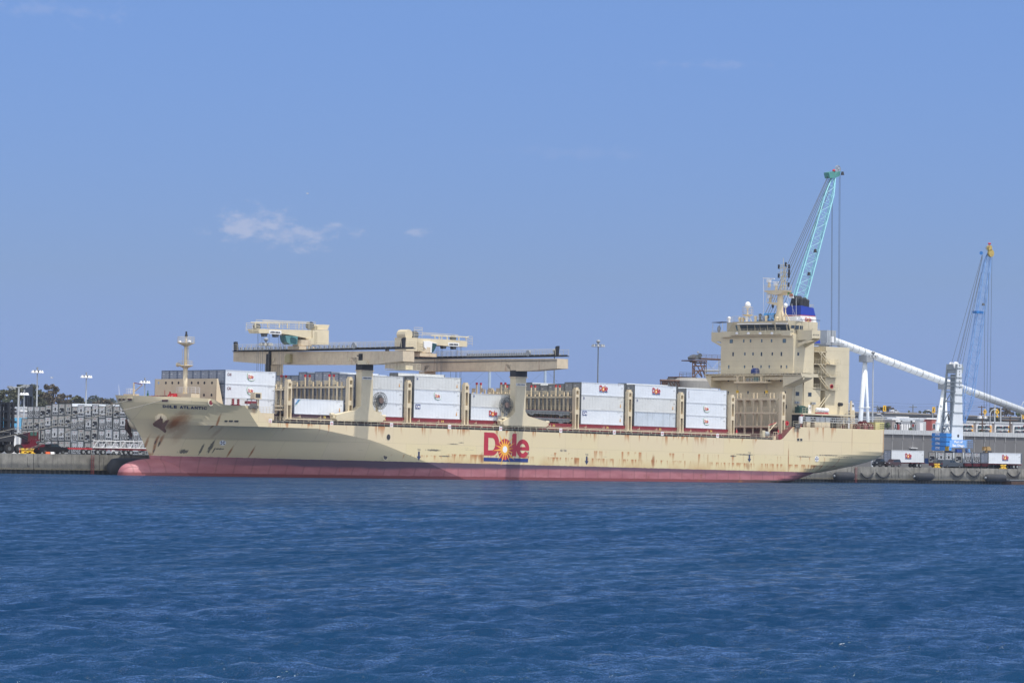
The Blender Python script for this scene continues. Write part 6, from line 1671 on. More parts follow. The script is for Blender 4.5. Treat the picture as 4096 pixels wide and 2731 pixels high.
moor(bow3, W(-12, 1729, Y=20), 'upper mooring rope running from the bow out of the left edge', .2)
moor(bow4, W(-12, 1754, Y=22), 'lower mooring rope running from the bow out of the left edge', .2)
q = W(117.5, 1806, Y=33.8); moor(bow1, (q.x, 33.8, QZ + .6), 'mooring rope from the bow tip down to the yellow bollard', .35)
q = W(99, 1806, Y=33.8); moor(bow2, (q.x, 33.8, QZ + .6), 'second mooring rope from the bow down to the yellow bollards', .6)
# landing stage at the right edge
a, b_ = W(4022, 1925, Y=30.8), W(4130, 1925, Y=30.8)
t = thing('floating_stage', 'low rusty floating stage at the foot of the quay, right edge', 'landing stage', (a.x, 31, .4)); mb = MB(); mb.box(a.x + .6, 29.5, -.3, b_.x, 32.4, .75); mb.build('pontoon', paint('rusty_brown', (.07, .04, .03), .9, var=.4, rust=.6), t)
mb = MB()
for i in range(7): x_ = a.x + .8 + i * 1.6; mb.tube((x_, 29.6, .95), (x_, 32.2, .95), .25, 8)
mb.tube((a.x, 29.7, 1.0), (b_.x, 29.7, 1.0), .22, 8); mb.build('timber', m_dgrey, t)

# ------------------------------------------------------------------ road vehicles
m_tyre = paint('tyre', (0.015, 0.015, 0.016), .85)
def car(name, lab, cat, px0, px1, Y, prof, col, wheels, wins, h, wdt=1.9, flip=False, group=None, zg=None, wr=.38):
    """prof: outline in (u 0..1 along the length, v 0..1 of the height); wins: outlines of side windows"""
    A, B = W(px0, 1800, Y=Y), W(px1, 1800, Y=Y); L_ = B.x - A.x; z0 = QZ if zg is None else zg
    t = thing(name, lab, cat, (A.x + L_ / 2, Y + wdt / 2, z0), group=group)
    P = lambda u, v, y: Vector((A.x + (1 - u if flip else u) * L_, y, z0 + v * h))
    m_ = paint('car_paint_%02d%02d%02d' % tuple(int(c * 99) for c in col), col, .3, var=.05)
    mb = MB(); n = len(prof)
    ro = [P(u, v, Y) for u, v in prof]; top_ = max(v for u, v in prof)
    # body is tapered inward towards the roof
    def sect(y, s): return [P(u, v, y + s * (.22 if v > .72 else (.06 if v > .55 else 0))) for u, v in prof]
    a, b_ = sect(Y, 1), sect(Y + wdt, -1)
    mb.idx(a + b_, [tuple(range(n)), tuple(range(n, 2 * n))[::-1]] + [(i, (i + 1) % n, n + (i + 1) % n, n + i) for i in range(n)])
    mb.build('body', m_, t)
    for w_ in wins:
        mb = MB(); mb.face([P(u, v, Y + (.19 if v > .72 else .04)) for u, v in w_]); mb.face([P(u, v, Y + wdt - (.19 if v > .72 else .04)) for u, v in w_]); mb.build('side_window', m_glass, t)
    for u in wheels:
        for y_ in (Y - .02, Y + wdt - .24):
            c = P(u, 0, y_); mb = MB(); mb.mat(0); mb.lathe([(0, 0), (wr * .55, 0), (wr, .02), (wr, .24), (0, .24)], (c.x, y_, z0 + wr), 16, 'y'); mb.mat(1); mb.lathe([(0, -.01), (wr * .55, -.01), (wr * .55, .02), (0, .02)], (c.x, y_, z0 + wr), 12, 'y'); mb.build('wheel', [m_tyre, m_dgrey], t)
    for u, m2 in ((0.004, m_red), (.996, m_white)):
        for y_ in (Y + .1, Y + wdt - .45): c = P(u, .5, y_); mb = MB(); mb.box(c.x - .04, y_, c.z - .1, c.x + .04, y_ + .35, c.z + .1); mb.build('tail_light' if m2 is m_red else 'headlight', m2, t)
    return t
PICK = [(0, .18), (0, .62), (.02, .66), (.36, .66), (.40, .97), (.62, 1.0), (.75, .68), (.97, .62), (1, .52), (1, .18)]
PW_ = [[(.41, .68), (.435, .93), (.52, .94), (.52, .68)], [(.54, .68), (.54, .94), (.625, .95), (.71, .70)]]
SUV = [(0, .2), (0, .6), (.05, .95), (.1, 1.0), (.62, 1.0), (.75, .68), (.97, .6), (1, .5), (1, .2)]
SW_ = [[(.05, .66), (.1, .93), (.27, .94), (.27, .66)], [(.29, .66), (.29, .94), (.45, .94), (.45, .66)], [(.47, .66), (.47, .94), (.61, .93), (.70, .67)]]
SEDAN = [(0, .2), (0, .6), (.15, .68), (.3, .98), (.58, 1.0), (.74, .68), (.97, .58), (1, .45), (1, .2)]
DW_ = [[(.2, .69), (.31, .93), (.44, .94), (.44, .69)], [(.46, .69), (.46, .94), (.57, .94), (.70, .70)]]
car('pickup_truck', 'black crew cab pickup parked at the quay edge left of the bow', 'pickup truck', 158, 273, 36, PICK, (.012, .013, .016), (.2, .82), PW_, 1.95, 2.0)
car('parked_car', 'silver white car seen under the trailers beside the bow', 'car', 447, 486, 62, SUV, (.62, .64, .66), (.2, .8), SW_, 1.75)
car('parked_car', 'black truck nose right beside the stern', 'car', 3512, 3556, 44, PICK, (.012, .015, .02), (.22, .8), PW_, 1.9, flip=True)
car('parked_car', 'dark brown SUV parked behind the quay, right of the stern', 'car', 3562, 3606, 42, SUV, (.06, .035, .035), (.2, .8), SW_, 1.85, flip=True)
car('pickup_truck', 'grey pickup with covered bed on the quay between the bollards', 'pickup truck', 3772, 3853, 40, [(0, .18), (0, .6), (.03, .98), (.5, 1.0), (.56, .98), (.7, .68), (.97, .60), (1, .5), (1, .18)], (.05, .06, .072), (.42 - .2, .82), [[(.38, .68), (.38, .93), (.47, .94), (.47, .68)], [(.49, .68), (.49, .94), (.56, .93), (.66, .69)]], 1.95, 2.0)

# trailers with boxes on the right
def trailer(px0, Y, ln, lab, group='trailers parked behind the quay', wheels_right=True):
    A = W(px0, 1850, Y=Y); x0 = A.x; t = thing('container_trailer', lab, 'trailer', (x0 + ln / 2, Y + 1.2, QZ), group=group)
    mb = MB(); mb.box(x0, Y + .3, QZ + .95, x0 + ln, Y + .5, QZ + 1.18); mb.box(x0, Y + 1.95, QZ + .95, x0 + ln, Y + 2.15, QZ + 1.18)
    for i in range(6): mb.box(x0 + ln * i / 5 - (.2 if i == 5 else 0), Y, QZ + 1.0, x0 + ln * i / 5 + .2 - (.2 if i == 5 else 0), Y + 2.44, QZ + 1.17)
    mb.build('frame', m_deckred, t)
    for k in (0, 1):
        for y_ in (Y + .02, Y + 2.0):
            cx_ = x0 + ln - 1.6 - 1.3 * k if wheels_right else x0 + 1.6 + 1.3 * k
            mb = MB(); mb.mat(0); mb.lathe([(0, 0), (.3, 0), (.5, .03), (.5, .4), (0, .4)], (cx_, y_, QZ + .5), 16, 'y'); mb.mat(1); mb.lathe([(0, -.01), (.28, -.01), (.28, .02), (0, .02)], (cx_, y_, QZ + .5), 12, 'y'); mb.build('wheel', [m_tyre, m_grey], t)
    mb = MB(); xl = x0 + 2.4 if wheels_right else x0 + ln - 2.4; mb.box(xl, Y + .4, QZ, xl + .12, Y + .52, QZ + 1); mb.box(xl, Y + 1.9, QZ, xl + .12, Y + 2.02, QZ + 1); mb.build('landing_leg', m_dgrey, t)
    return x0
for (px, Y, lab, tl) in ((3564, 60, 'long white container with red sun logo on a trailer right of the stern', 'trailer under the white logo container right of the stern'),
                    (3953, 38, 'long white container with red sun logo on a trailer near the right edge', 'trailer under the white logo container near the right edge')):
    x0 = trailer(px, Y, 12.4, tl)
    container((x0, Y, QZ + 1.2), STH if Y < 50 else HCH, lab, False, 0, 1, 0, 'door', 0, 'big', 'plain', 'containers on trailers')
ends = [(1057, 720, 1), (1178, 722, 2), (1282, 718, 2), (1413, 722, 1), (1542, 722, 0), (1658, 724, 0), (1775, 725, 0)]
ords = ['leftmost', 'second', 'third', 'fourth', 'fifth', 'sixth', 'rightmost']
for i, (x, y, u) in enumerate(ends):
    Y = 58.5 - i * 2.95; Y = max(Y, 40.8)
    # the far side of the end face is its left edge in the picture
    q = W(3400 + x / 3.379, 1840, Y=Y + 2.44); x0 = q.x
    qq = W(3400 + x / 3.379, 1840, Y=Y); 

    t = thing('container_trailer', '%s of seven dark trailers parked nose to the bow' % ords[i], 'trailer', (x0 + 6, Y + 1.2, QZ), group='trailers parked behind the quay')
    mb = MB(); mb.box(x0, Y + .2, QZ + .9, x0 + 12.3, Y + 2.24, QZ + 1.18); mb.box(x0 + .1, Y + .1, QZ + .5, x0 + .3, Y + 2.34, QZ + .9); mb.build('frame', m_deckred, t)
    for k in range(2):
        for y_ in (Y + .02, Y + 1.98): mb = MB(); mb.lathe([(0, 0), (.5, .03), (.5, .4), (0, .4)], (x0 + 10.5 - 1.3 * k, y_, QZ + .5), 14, 'y'); mb.build('wheel', m_tyre, t)
    mb = MB(); mb.box(x0 + 2.4, Y + .4, QZ, x0 + 2.52, Y + 2, QZ + .9); mb.build('landing_leg', m_dgrey, t)
    container((x0, Y, QZ + 1.2), STH, '%s of seven refrigerated containers on trailers, cooling unit to the left' % ords[i], False, 0, 0 if u == 0 else 1, 0, 'unit', u, None, 'plain', 'containers on trailers')

# container yard on the left: four high, machinery ends towards the bow
X0Y = W(545, 1700, Y=95).x
edges = [50 + x / 5.88 for x in (210, 345, 480, 615, 760, 915, 1075, 1220, 1380, 1530, 1690, 1855, 2025, 2190)] + [x / 2.24 for x in (1008, 1070, 1130, 1188, 1244, 1300)]
hc = [0, 0, 0, 0, 1, 2, 2, 2, 0, 1, 0, 1, 0, 1, 0, 1, 0, 0, 1, 0]
uk = ['3333', '3030', '1310', '3331', '2021', '1232', '3231', '1313', '0001', '0302', '1122', '3112', '0002', '1203', '2201', '1022', '0110', '2022', '1010', '3201']
col_words = ['leftmost'] + ORD[1:19] + ['last']
for i, ex in enumerate(edges):
    yf = W(ex, 1700, X=X0Y).y; y0 = yf - 2.44; z = QZ + .05; nt_ = 3 if i == 0 else 4
    for k in range(nt_):
        h = HCH if k < hc[i] else STH
        u = int(uk[i][k]); dx = random.uniform(-.12, .12)
        lab = 'white reefer end, %s tier of the %s column from the left in the yard' % (['lowest', 'second', 'third', 'topmost'][k], col_words[i])
        container((X0Y + dx, y0, z), h, lab, False, 0 if (i + k) % 3 else 1, 1 if u in (1, 3) else 2 if (i * 3 + k) % 5 == 0 else 1, 0, 'unit', u, None, None, 'containers stacked in the yard')
        z += h + .01
m_cones = paint('traffic_orange', (.7, .12, .03), .6)
for (px0, px1, y0, y1, m_, nm, lab) in ((186, 201, 1809, 1813, m_cones, 'road_barrier', 'low orange barrier at the quay edge beside the black pickup'), (204, 218, 1809, 1813, m_white, 'road_barrier', 'low white barrier right of the orange one under the black pickup'), (108, 136, 1810, 1813, m_cones, 'road_barrier', 'flat orange barrier between the yellow bollards and the black pickup')):
    a, b_ = W(px0, y1, Y=33.9), W(px1, y0, Y=33.9); mb = MB(); mb.extr([(a.x, 33.9, QZ), (b_.x, 33.9, QZ), (b_.x, 34.05, QZ + .4), (a.x, 34.05, QZ + .4)], (0, .4, 0)); tag(mb.build(nm, m_), lab, 'barrier', 'barriers on the quay edge')
q = W(79, 1800, Y=34.2); t = thing('delineator_post', 'slim orange post before the wheel of the container lifter', 'traffic post', (q.x, 34.2, QZ)); mb = MB(); mb.mat(0); mb.tube((q.x, 34.2, QZ), (q.x, 34.2, QZ + 1.05), .07, 8); mb.mat(1); mb.tube((q.x, 34.2, QZ + .75), (q.x, 34.2, QZ + .88), .085, 8); mb.lathe([(0, 0), (.25, 0), (.2, .1), (0, .1)], (q.x, 34.2, QZ), 10); mb.build('post', [m_cones, m_white], t)
# skeletal trailers with white frames, and more trailer beds
def white_frame_trailer(px0, px1, Y, lab, n):
    A, B = W(px0, 1790, Y=Y), W(px1, 1790, Y=Y); t = thing('flatbed_trailer', lab, 'trailer', (A.x, Y + 1, QZ), group='red trailers in front of the yard stack')
    z1 = QZ + 1.3; mb = MB(); mb.box(A.x, Y + .3, z1 - .3, B.x, Y + .5, z1); mb.box(A.x, Y + 1.9, z1 - .3, B.x, Y + 2.1, z1)
    mb.build('frame', m_red if n % 2 else m_deckred, t)
    if n >= 2:
        mb = MB(); L_ = B.x - A.x; zt_ = z1 + 1.45; k = 6
        for y_ in (Y + .2,):
            mb.bar((A.x, y_, zt_), (B.x, y_, zt_), .13); mb.bar((A.x, y_, z1 + .1), (B.x, y_, z1 + .1), .13)
            for i in range(k + 1): mb.bar((A.x + L_ * i / k, y_, z1), (A.x + L_ * i / k, y_, zt_), .09)
            for i in range(k): mb.bar((A.x + L_ * i / k, y_, zt_ if i % 2 else z1), (A.x + L_ * (i + 1) / k, y_, z1 if i % 2 else zt_), .08)
        mb.build('truss_frame', m_white, t)
    for k in (0, 1):
        cx_ = (A.x + 1.2 + 1.3 * k); 
        if n == 2: cx_ = A.x + 1.0 + 1.3 * k
        if n == 1: cx_ = B.x - 1.0 - 1.3 * k
        mb = MB(); mb.mat(0); mb.lathe([(0, 0), (.3, 0), (.52, .03), (.52, .4), (0, .4)], (cx_, Y, QZ + .52), 16, 'y'); mb.mat(1); mb.lathe([(0, -.01), (.3, -.01), (.3, .02), (0, .02)], (cx_, Y, QZ + .52), 12, 'y'); mb.build('wheel', [m_tyre, m_grey], t)
white_frame_trailer(272, 373, 56, 'empty red trailer behind the black pickup', 1)
white_frame_trailer(375, 482, 58, 'trailer carrying a white truss frame, its wheels next to the red trailer', 2)
white_frame_trailer(484, 592, 60, 'trailer carrying a white truss frame, just behind the bow stem', 3)
for px, ww in ((373, .7), (390, .7)):
    pass
# container lifter
ZK = zm(0, 1480, 4.356); YK = 38.0
def K(x, y, Y=YK): return W(*ZK(x, y), Y=Y)
t = thing('container_lifter', 'red container lifter truck with a tall black mast', 'container lifter', (K(400, 1440).x, YK + 1.5, QZ))
mb = MB(); 
for x0, x1 in ((155, 192), (222, 258)):
    a, b_ = K(x0, 555), K(x1, 555); mb.box(a.x, YK, QZ + .4, b_.x, YK + .5, a.z); mb.box(a.x, YK + 2.4, QZ + .4, b_.x, YK + 2.9, a.z)
for y in (560, 700, 850, 1000, 1150): a, b_ = K(155, y), K(262, y); mb.box(a.x, YK + .1, a.z - .35, b_.x, YK + 2.8, a.z)
for y in (680, 745, 895, 1055): a = K(275, y); mb.box(a.x - .6, YK + .2, a.z - .3, a.x + .35, YK + 1, a.z + .1)
for i in range(6): mb.bar(K(195, 600 + i * 90, YK + .2), K(222, 680 + i * 90, YK + .2), .1)
mb.build('mast', m_black, t)
mb = MB(); a, b_ = K(-40, 1150), K(160, 1200); mb.box(a.x, YK - .2, b_.z - .5, b_.x + 1, YK + 3, a.z + .3); mb.box(a.x, YK, K(0, 1250).z, K(30, 1250).x, YK + 2.6, K(0, 1180).z); mb.bar(K(-30, 1090), K(150, 1085), .3); mb.build('spreader', m_black, t)
mb = MB(); mb.extr([K(*p) for p in ((410, 1330), (440, 1300), (520, 1290), (560, 1205), (700, 1210), (705, 1225), (620, 1240), (640, 1290), (670, 1400), (640, 1440), (410, 1440))], (0, 3, 0)); mb.extr([K(*p) for p in ((675, 1285), (770, 1290), (812, 1320), (800, 1345), (690, 1340))], (0, 2.6, 0)); mb.build('body', m_deckred if False else paint('lifter_red', (.13, .008, .02), .45), t)
mb = MB(); mb.extr([K(*p, YK + .4) for p in ((500, 1080), (668, 1075), (668, 1200), (560, 1205), (480, 1260))], (0, 2, 0)); mb.build('cab', paint('lifter_dark_red', (.10, .015, .02)), t)
for x0, x1 in ((528, 580), (598, 640)): mb = MB(); a, b_ = K(x0, 1075, YK + .36), K(x1, 1140, YK + .36); mb.box(a.x, YK + .34, b_.z, b_.x, YK + .4, a.z); mb.build('cab_window', paint('green_glass', (.06, .13, .11), .15), t)
for (p, q) in (((255, 1110), (520, 1230)), ((320, 1105), (540, 1200))): mb = MB(); mb.tube(K(*p, YK + .6), K(*q, YK + .6), .2, 8); mb.build('tilt_cylinder', m_black, t)
mb = MB(); mb.tube(K(712, 1015, YK + 1), K(705, 1250, YK + 1), .13, 8); mb.tube(K(630, 1290, YK + 1), K(705, 1235, YK + 1), .1, 8); mb.build('exhaust_stack', m_black, t)
for x in (325, 150):
    for y_ in (YK - .3, YK + 2.4): c = K(x, 1385); mb = MB(); mb.mat(0); mb.lathe([(0, 0), (.35, 0), (.85, .05), (.88, .6), (0, .6)], (c.x, y_, QZ + .88), 18, 'y'); mb.mat(1); mb.lathe([(0, -.02), (.38, -.02), (.38, .02), (0, .02)], (c.x, y_, QZ + .88), 12, 'y'); mb.build('wheel', [m_tyre, m_white if False else m_dgrey], t)
c = K(640, 1400); mb = MB(); mb.lathe([(0, 0), (.6, .05), (.6, .5), (0, .5)], (c.x, YK, QZ + .6), 16, 'y'); mb.build('wheel', m_tyre, t)
# ================================================================== BEHIND THE QUAY
def put_wbox(mb, px0, py0, px1, py1, Y, depth):
    a, b_ = W(px0, py0, Y=Y), W(px1, py1, Y=Y); mb.box(a.x, Y, b_.z, b_.x, Y + depth, a.z); return a, b_
# long grey warehouse on the right
YWH = 112.0
m_whwall = paint('warehouse_wall', (0.15, 0.15, 0.155), .8, var=.12, dirt=.2, scale=.12)
a, b_ = W(3250, 1722, Y=YWH), W(4200, 1900, Y=YWH); zt_w = W(3800, 1724, Y=YWH).z; zr_w = W(3800, 1742, Y=YWH).z
t = thing('warehouse', 'long low grey warehouse with a pale ribbed roof edge on the right', 'warehouse', (a.x, YWH, QZ))
mb = MB(); mb.mat(0); mb.box(a.x, YWH, QZ, b_.x, YWH + 40, zr_w); x = a.x
mb.build('wall', m_whwall, t)
mb = MB(); x = a.x
while x < b_.x: mb.box(x, YWH - .35, zr_w, x + .62, YWH + .1, zt_w); mb.box(x + .62, YWH - .25, zr_w, x + .7, YWH + .1, zt_w); x += .7
mb.box(a.x, YWH, zr_w, b_.x, YWH + 40, zt_w - .02); mb.build('roof', paint('ribbed_roof', (.50, .52, .54), .5, var=.08, dirt=.1), t)
mb = MB(); x = W(3481, 1770, Y=YWH).x
for px in range(3561 - 80 * 4, 4200, 41): q = W(px, 1760, Y=YWH); mb.box(q.x - .1, YWH - .05, zr_w - 6, q.x + .1, YWH, zr_w); mb.box(q.x - .12, YWH - .2, zr_w - 1.4, q.x + .12, YWH - .05, zr_w)
mb.build('wall_joint', paint('pale_joint', (.3, .3, .3)), t)
for (x0, x1) in ((3643, 3677), (3933, 3967)):
    mb = MB(); put_wbox(mb, x0, 1800 if x0 < 3700 else 1803, x1, 1840, YWH - .1, .1); mb.build('door_opening', m_dark, t)
    if x0 < 3700: mb = MB(); put_wbox(mb, x0, 1790, x1 - 6, 1793, YWH - .6, .6); mb.build('door_canopy', m_white, t)

# grain silos, conveyor gallery and rusty elevator tower behind the ship
ZS = zm(2620, 1380, 7.84); YS = 95.0
def SP(x, y, Y=YS): return W(*ZS(x, y), Y=Y)
m_conc = paint('silo_concrete', (0.30, 0.29, 0.27), .85, var=.12, dirt=.2, streak=.25, scale=.25)
t = thing('grain_silo', 'right of two round grey concrete silos behind the ship, wider and with a sloped shoulder', 'silo', (SP(1580, 1300).x, YS, QZ), group='concrete silos')
a, b_ = SP(1170, 1015), SP(2005, 1140); r_ = (b_.x - a.x) / 2 * 1.02 + 0.0
cx_ = (a.x + b_.x) / 2; zt_s = a.z; zsh = b_.z
mb = MB(); mb.lathe([(0, QZ), (r_, QZ), (r_, zsh), (r_ * .75, zt_s), (0, zt_s)], (cx_, YS + r_, 0), 36); mb.build('barrel', m_conc, t)
t = thing('grain_silo', 'left of two round grey concrete silos behind the ship, with a flat railed top', 'silo', (SP(960, 1300).x, YS, QZ), group='concrete silos')
a, b_ = SP(765, 1030, YS + 6), SP(1320, 1030, YS + 6); r2_ = (b_.x - a.x) / 2
mb = MB(); mb.lathe([(0, QZ), (r2_, QZ), (r2_, a.z), (0, a.z)], ((a.x + b_.x) / 2, YS + 6 + r2_, 0), 32); mb.build('barrel', m_conc, t)
m_rust = paint('rusty_steel', (0.13, 0.075, 0.055), .85, var=.4, rust=.7, scale=1.5)
mb = MB(); mb.box(a.x, YS + 6, a.z, b_.x, YS + 10, a.z + .35); mb.build('roof_rim', m_rust, t)
mb = MB(); mb.rail([(a.x, YS + 6, a.z + .3), (b_.x, YS + 6, a.z + .3)], 1.1, 1.3, .04); c, d = SP(715, 895, YS + 6), SP(790, 1290, YS + 6); 
for xx in (c.x, d.x): mb.tube((xx, YS + 5.5, d.z - 8), (xx, YS + 5.5, c.z), .05, 4)
for z_ in np.arange(d.z - 8, c.z, 1.0): mb.tube((c.x, YS + 5.5, z_), (d.x, YS + 5.5, z_), .04, 4)
mb.build('railing', m_rust, t)
t = thing('elevator_tower', 'rusty steel elevator tower with conveyor bridge on top of the silos', 'conveyor tower', (SP(1400, 1000).x, YS + 3, zt_s))
TT = lambda x, y, dy=0: SP(x, y, YS + 3 + dy)
mb = MB()
for dy in (0, 3.2):
    for (p, q) in (((1172, 1010), (1178, 480)), ((1560, 1010), (1540, 480)), ((1245, 1000), (1245, 480)), ((1605, 880), (1605, 490)), ((1185, 560), (1600, 560)), ((1185, 655), (1600, 655)), ((1180, 810), (1560, 810)), ((1190, 660), (1265, 1000)), ((1340, 655), (1480, 1000)), ((1300, 790), (1470, 1000)), ((1560, 660), (1200, 1000)), ((1400, 500), (1545, 930)), ((1180, 480), (1300, 640)), ((1480, 500), (1420, 660)), ((1185, 900), (1250, 800))): mb.bar(TT(*p, dy), TT(*q, dy), .26)
for x in (1178, 1245, 1400, 1545):
    for y in (560, 655, 810): mb.bar(TT(x, y), TT(x, y, 3.2), .18)
mb.build('frame', m_rust, t)
mb = MB(); a, b_ = TT(1155, 465), TT(1600, 440); mb.box(a.x, YS + 2.6, a.z - .25, b_.x, YS + 6.6, a.z); mb.rail([(a.x, YS + 2.7, a.z), (TT(1240, 0).x, YS + 2.7, a.z)], 1.3, .9, .05); mb.build('platform', m_rust, t)
mb = MB(); mb.extr([TT(*p) for p in ((1240, 400), (1255, 365), (1350, 305), (1380, 300), (1440, 330), (1440, 390), (1400, 450), (1260, 455))], (0, 2.4, 0)); mb.tube(TT(1410, 325, -.3), TT(1410, 325, 2.6), .55, 12); mb.extr([TT(*p) for p in ((1240, 480), (1345, 480), (1310, 540), (1275, 540))], (0, 2, 0)); mb.build('drive_head', m_dgrey, t)
mb = MB(); mb.tube(TT(1340, 300), TT(1340, 220), .05, 4); mb.ball(TT(1348, 222), .3, .3, .22, 8, 5); mb.build('lamp', m_grey, t)
mb = MB(); a, b_ = TT(1440, 395), TT(2160, 478); mb.box(a.x, YS + 3.2, b_.z, b_.x, YS + 5.6, a.z); mb.rail([(a.x, YS + 3.2, a.z), (b_.x, YS + 3.2, a.z)], .8, 2, .05, 2); mb.build('conveyor_bridge', m_rust, t)
mb = MB()
for x in (2005, 2075): mb.bar(TT(x, 480), TT(x, 1400), .3)
for y in (520, 650, 690, 800, 900): mb.bar(TT(2005, y), TT(2075, y), .2)
mb.bar(TT(1530, 805), TT(1990, 805), .4); mb.bar(TT(1620, 520), TT(1800, 740), .08); mb.bar(TT(1990, 520), TT(1800, 740), .08); mb.build('support', m_grey, t)
t = thing('conveyor_gallery', 'rusty truss gallery running left from the silos above the containers', 'conveyor', (SP(160, 1100).x, YS + 4, QZ))
mb = MB(); G = lambda x, y, dy=0: SP(x, y, YS + 4 + dy)
for dy in (0, 2.5):
    mb.bar(G(165, 1105, dy), G(765, 1125, dy), .45); mb.bar(G(165, 1500, dy), G(765, 1500, dy), .4)
    for x in (170, 260, 390, 485, 610, 715): mb.bar(G(x, 1105, dy), G(x, 2300, dy), .28)
    for (p, q) in (((390, 1110), (300, 1230)), ((410, 1130), (545, 1290)), ((510, 1140), (630, 1300)), ((620, 1130), (765, 1300)), ((740, 1150), (780, 1290))): mb.bar(G(*p, dy), G(*q, dy), .22)
mb.tube(G(290, 1130, 1), G(290, 2300, 1), .7, 10); mb.build('truss', m_rust, t)

# white tube conveyor on splayed legs
YT = 140.0
def TB(px, py): return W(px, py, Y=YT)
A, B = TB(3332, 1362), TB(4230, 1694)
Am = TB(3600, 1457)
rr_ = abs(TB(3700, 1475).z - TB(3700, 1506).z) / 2 * .96
t = thing('tube_conveyor', 'huge white ribbed pipe conveyor sloping down to the right behind the stern', 'pipe conveyor', (TB(3640, 1500).x, YT, QZ))
m_pipe = paint('white_pipe', (.66, .70, .73), .4, var=.05, rust=.08, dirt=.1, scale=.15)
mb = MB(); mb.tube(A, B, rr_, 28); mb.build('pipe', m_pipe, t, smooth=False)
for p_ in t.children[0].data.polygons if t.children else []: p_.use_smooth = len(p_.vertices) == 4
d = (B - A); n = 40
for i in range(1, n):
    q = A + d * (i / n); w_ = .10 if i % 5 else .22
    mb = MB(); mb.tube(q - d.normalized() * w_, q + d.normalized() * w_, rr_ * 1.025, 28); mb.build('ring', paint('pipe_ring', (.40, .42, .43), .5, rust=.2), t)
for (xt, xb0, xb1, yt) in ((3461, 3438, 3474, 1436), (3777, 3746, 3788, 1545)):
    top_ = TB(xt, yt)
    for xb in (xb0, xb1):
        q = TB(xb, 1730); d = q - top_; k = (top_.z - QZ) / (top_.z - q.z); foot = top_ + d * k; foot.z = QZ
        mb = MB(); mb.tube(top_, foot, .62 if xb == xb0 else .45, 12); m_ = top_.lerp(foot, .45); u_ = (foot - top_).normalized(); mb.tube(m_ - u_ * .15, m_ + u_ * .15, .8, 12); m_ = top_.lerp(foot, .8); mb.tube(m_ - u_ * .15, m_ + u_ * .15, .8, 12); mb.build('leg', m_pipe, t, smooth=True)
    mb = MB(); q = TB(xt + 4, yt - 16); mb.box(q.x - 1.4, YT - rr_ - .4, top_.z - .8, q.x + 1.4, YT + rr_ + .4, top_.z + 1.0); mb.build('saddle', m_grey, t)
# ribbed metal head house where the pipe ends, behind the funnel
t = thing('head_house', 'small corrugated metal hut at the upper end of the pipe conveyor', 'conveyor hut', (TB(3290, 1370).x, YT, QZ))
a, b_ = TB(3276, 1321), TB(3309, 1373); mb = MB(); x = a.x
while x < b_.x: mb.box(x, YT - 3, b_.z, x + .35, YT + 2, a.z); mb.box(x + .35, YT - 2.9, b_.z, x + .6, YT + 2, a.z); x += .6
mb.build('wall', paint('corrugated_metal', (.38, .41, .44), .5, dirt=.2), t)
mb = MB(); a2, b2 = TB(3289, 1346), TB(3302, 1370); mb.box(a2.x, YT - 3.1, b2.z, b2.x, YT - 3.02, a2.z); mb.build('peeling_panel', m_white, t)
mb = MB(); mb.box(a.x - 1, YT - 3.5, b_.z - .6, b_.x + 3, YT + 2.5, b_.z - .02); mb.box(a.x + 1, YT - 2, QZ, a.x + 2, YT + 1, b_.z - .6); mb.build('support', m_grey, t)

# ------------------------------------------------------------------ harbour cranes
def truss(mb, P0, P1, w0, w1, d0, d1, n, r_, rb, side, taper0=0, taper1=0):
    """box section lattice; side = unit vector across, second direction is perpendicular to both"""
    P0 = Vector(P0); P1 = Vector(P1); ax = (P1 - P0).normalized(); s_ = Vector(side); s_ = (s_ - ax * s_.dot(ax)).normalized(); u_ = ax.cross(s_)
    def k_(t_):
        w_ = w0 + (w1 - w0) * t_; d_ = d0 + (d1 - d0) * t_; f = 1.0
        if t_ < taper0: f = .12 + .88 * t_ / taper0
        if t_ > 1 - taper1: f = .35 + .65 * (1 - t_) / taper1
        c = P0.lerp(P1, t_); return [c + s_ * (w_ * f / 2 * a) + u_ * (d_ * f / 2 * b) for a, b in ((-1, -1), (1, -1), (1, 1), (-1, 1))]
    prev = k_(0)
    for i in range(n):
        cur = k_((i + 1) / n)
        for j in range(4):
            mb.tube(prev[j], cur[j], r_, 6, cap=False)
            a, b_ = (prev[j], cur[(j + 1) % 4]) if i % 2 else (prev[(j + 1) % 4], cur[j]); mb.tube(a, b_, rb, 4, cap=False)
            mb.tube(cur[j], cur[(j + 1) % 4], rb, 4, cap=False)
        prev = cur
m_teal = paint('teal_paint', (0.30, 0.64, 0.70), .45, var=.06)
m_tealdk = paint('teal_paint_dark', (0.08, 0.27, 0.25), .5)
m_cblue = paint('crane_blue', (0.03, 0.20, 0.55), .45, var=.06, dirt=.06)
m_lblue = paint('crane_light_blue', (0.17, 0.34, 0.66), .45, var=.08)
YC1 = 47.0
def C1(px, py, dy=0): return W(px, py, Y=YC1 + dy)
tip, low_ = C1(3334, 712), C1(3203, 1180)
foot = tip + (low_ - tip) * 1.62
t = thing('harbour_crane', 'tall teal lattice boom crane rising behind the funnel', 'harbour crane', (foot.x - 4, YC1, QZ), group='mobile harbour cranes')
mb = MB(); truss(mb, foot, tip, 3.1, 1.9, 2.5, 1.7, 21, .15, .05, (1, -.55, 0), .1, .08); mb.build('boom', m_teal, t)
mb = MB(); mb.extr([C1(*p, -.6) for p in ((3315, 690), (3334, 686), (3341, 700), (3351, 688), (3363, 685), (3358, 705), (3340, 712), (3320, 713))], (0, 1.6, 0)); mb.build('boom_head', m_tealdk, t)
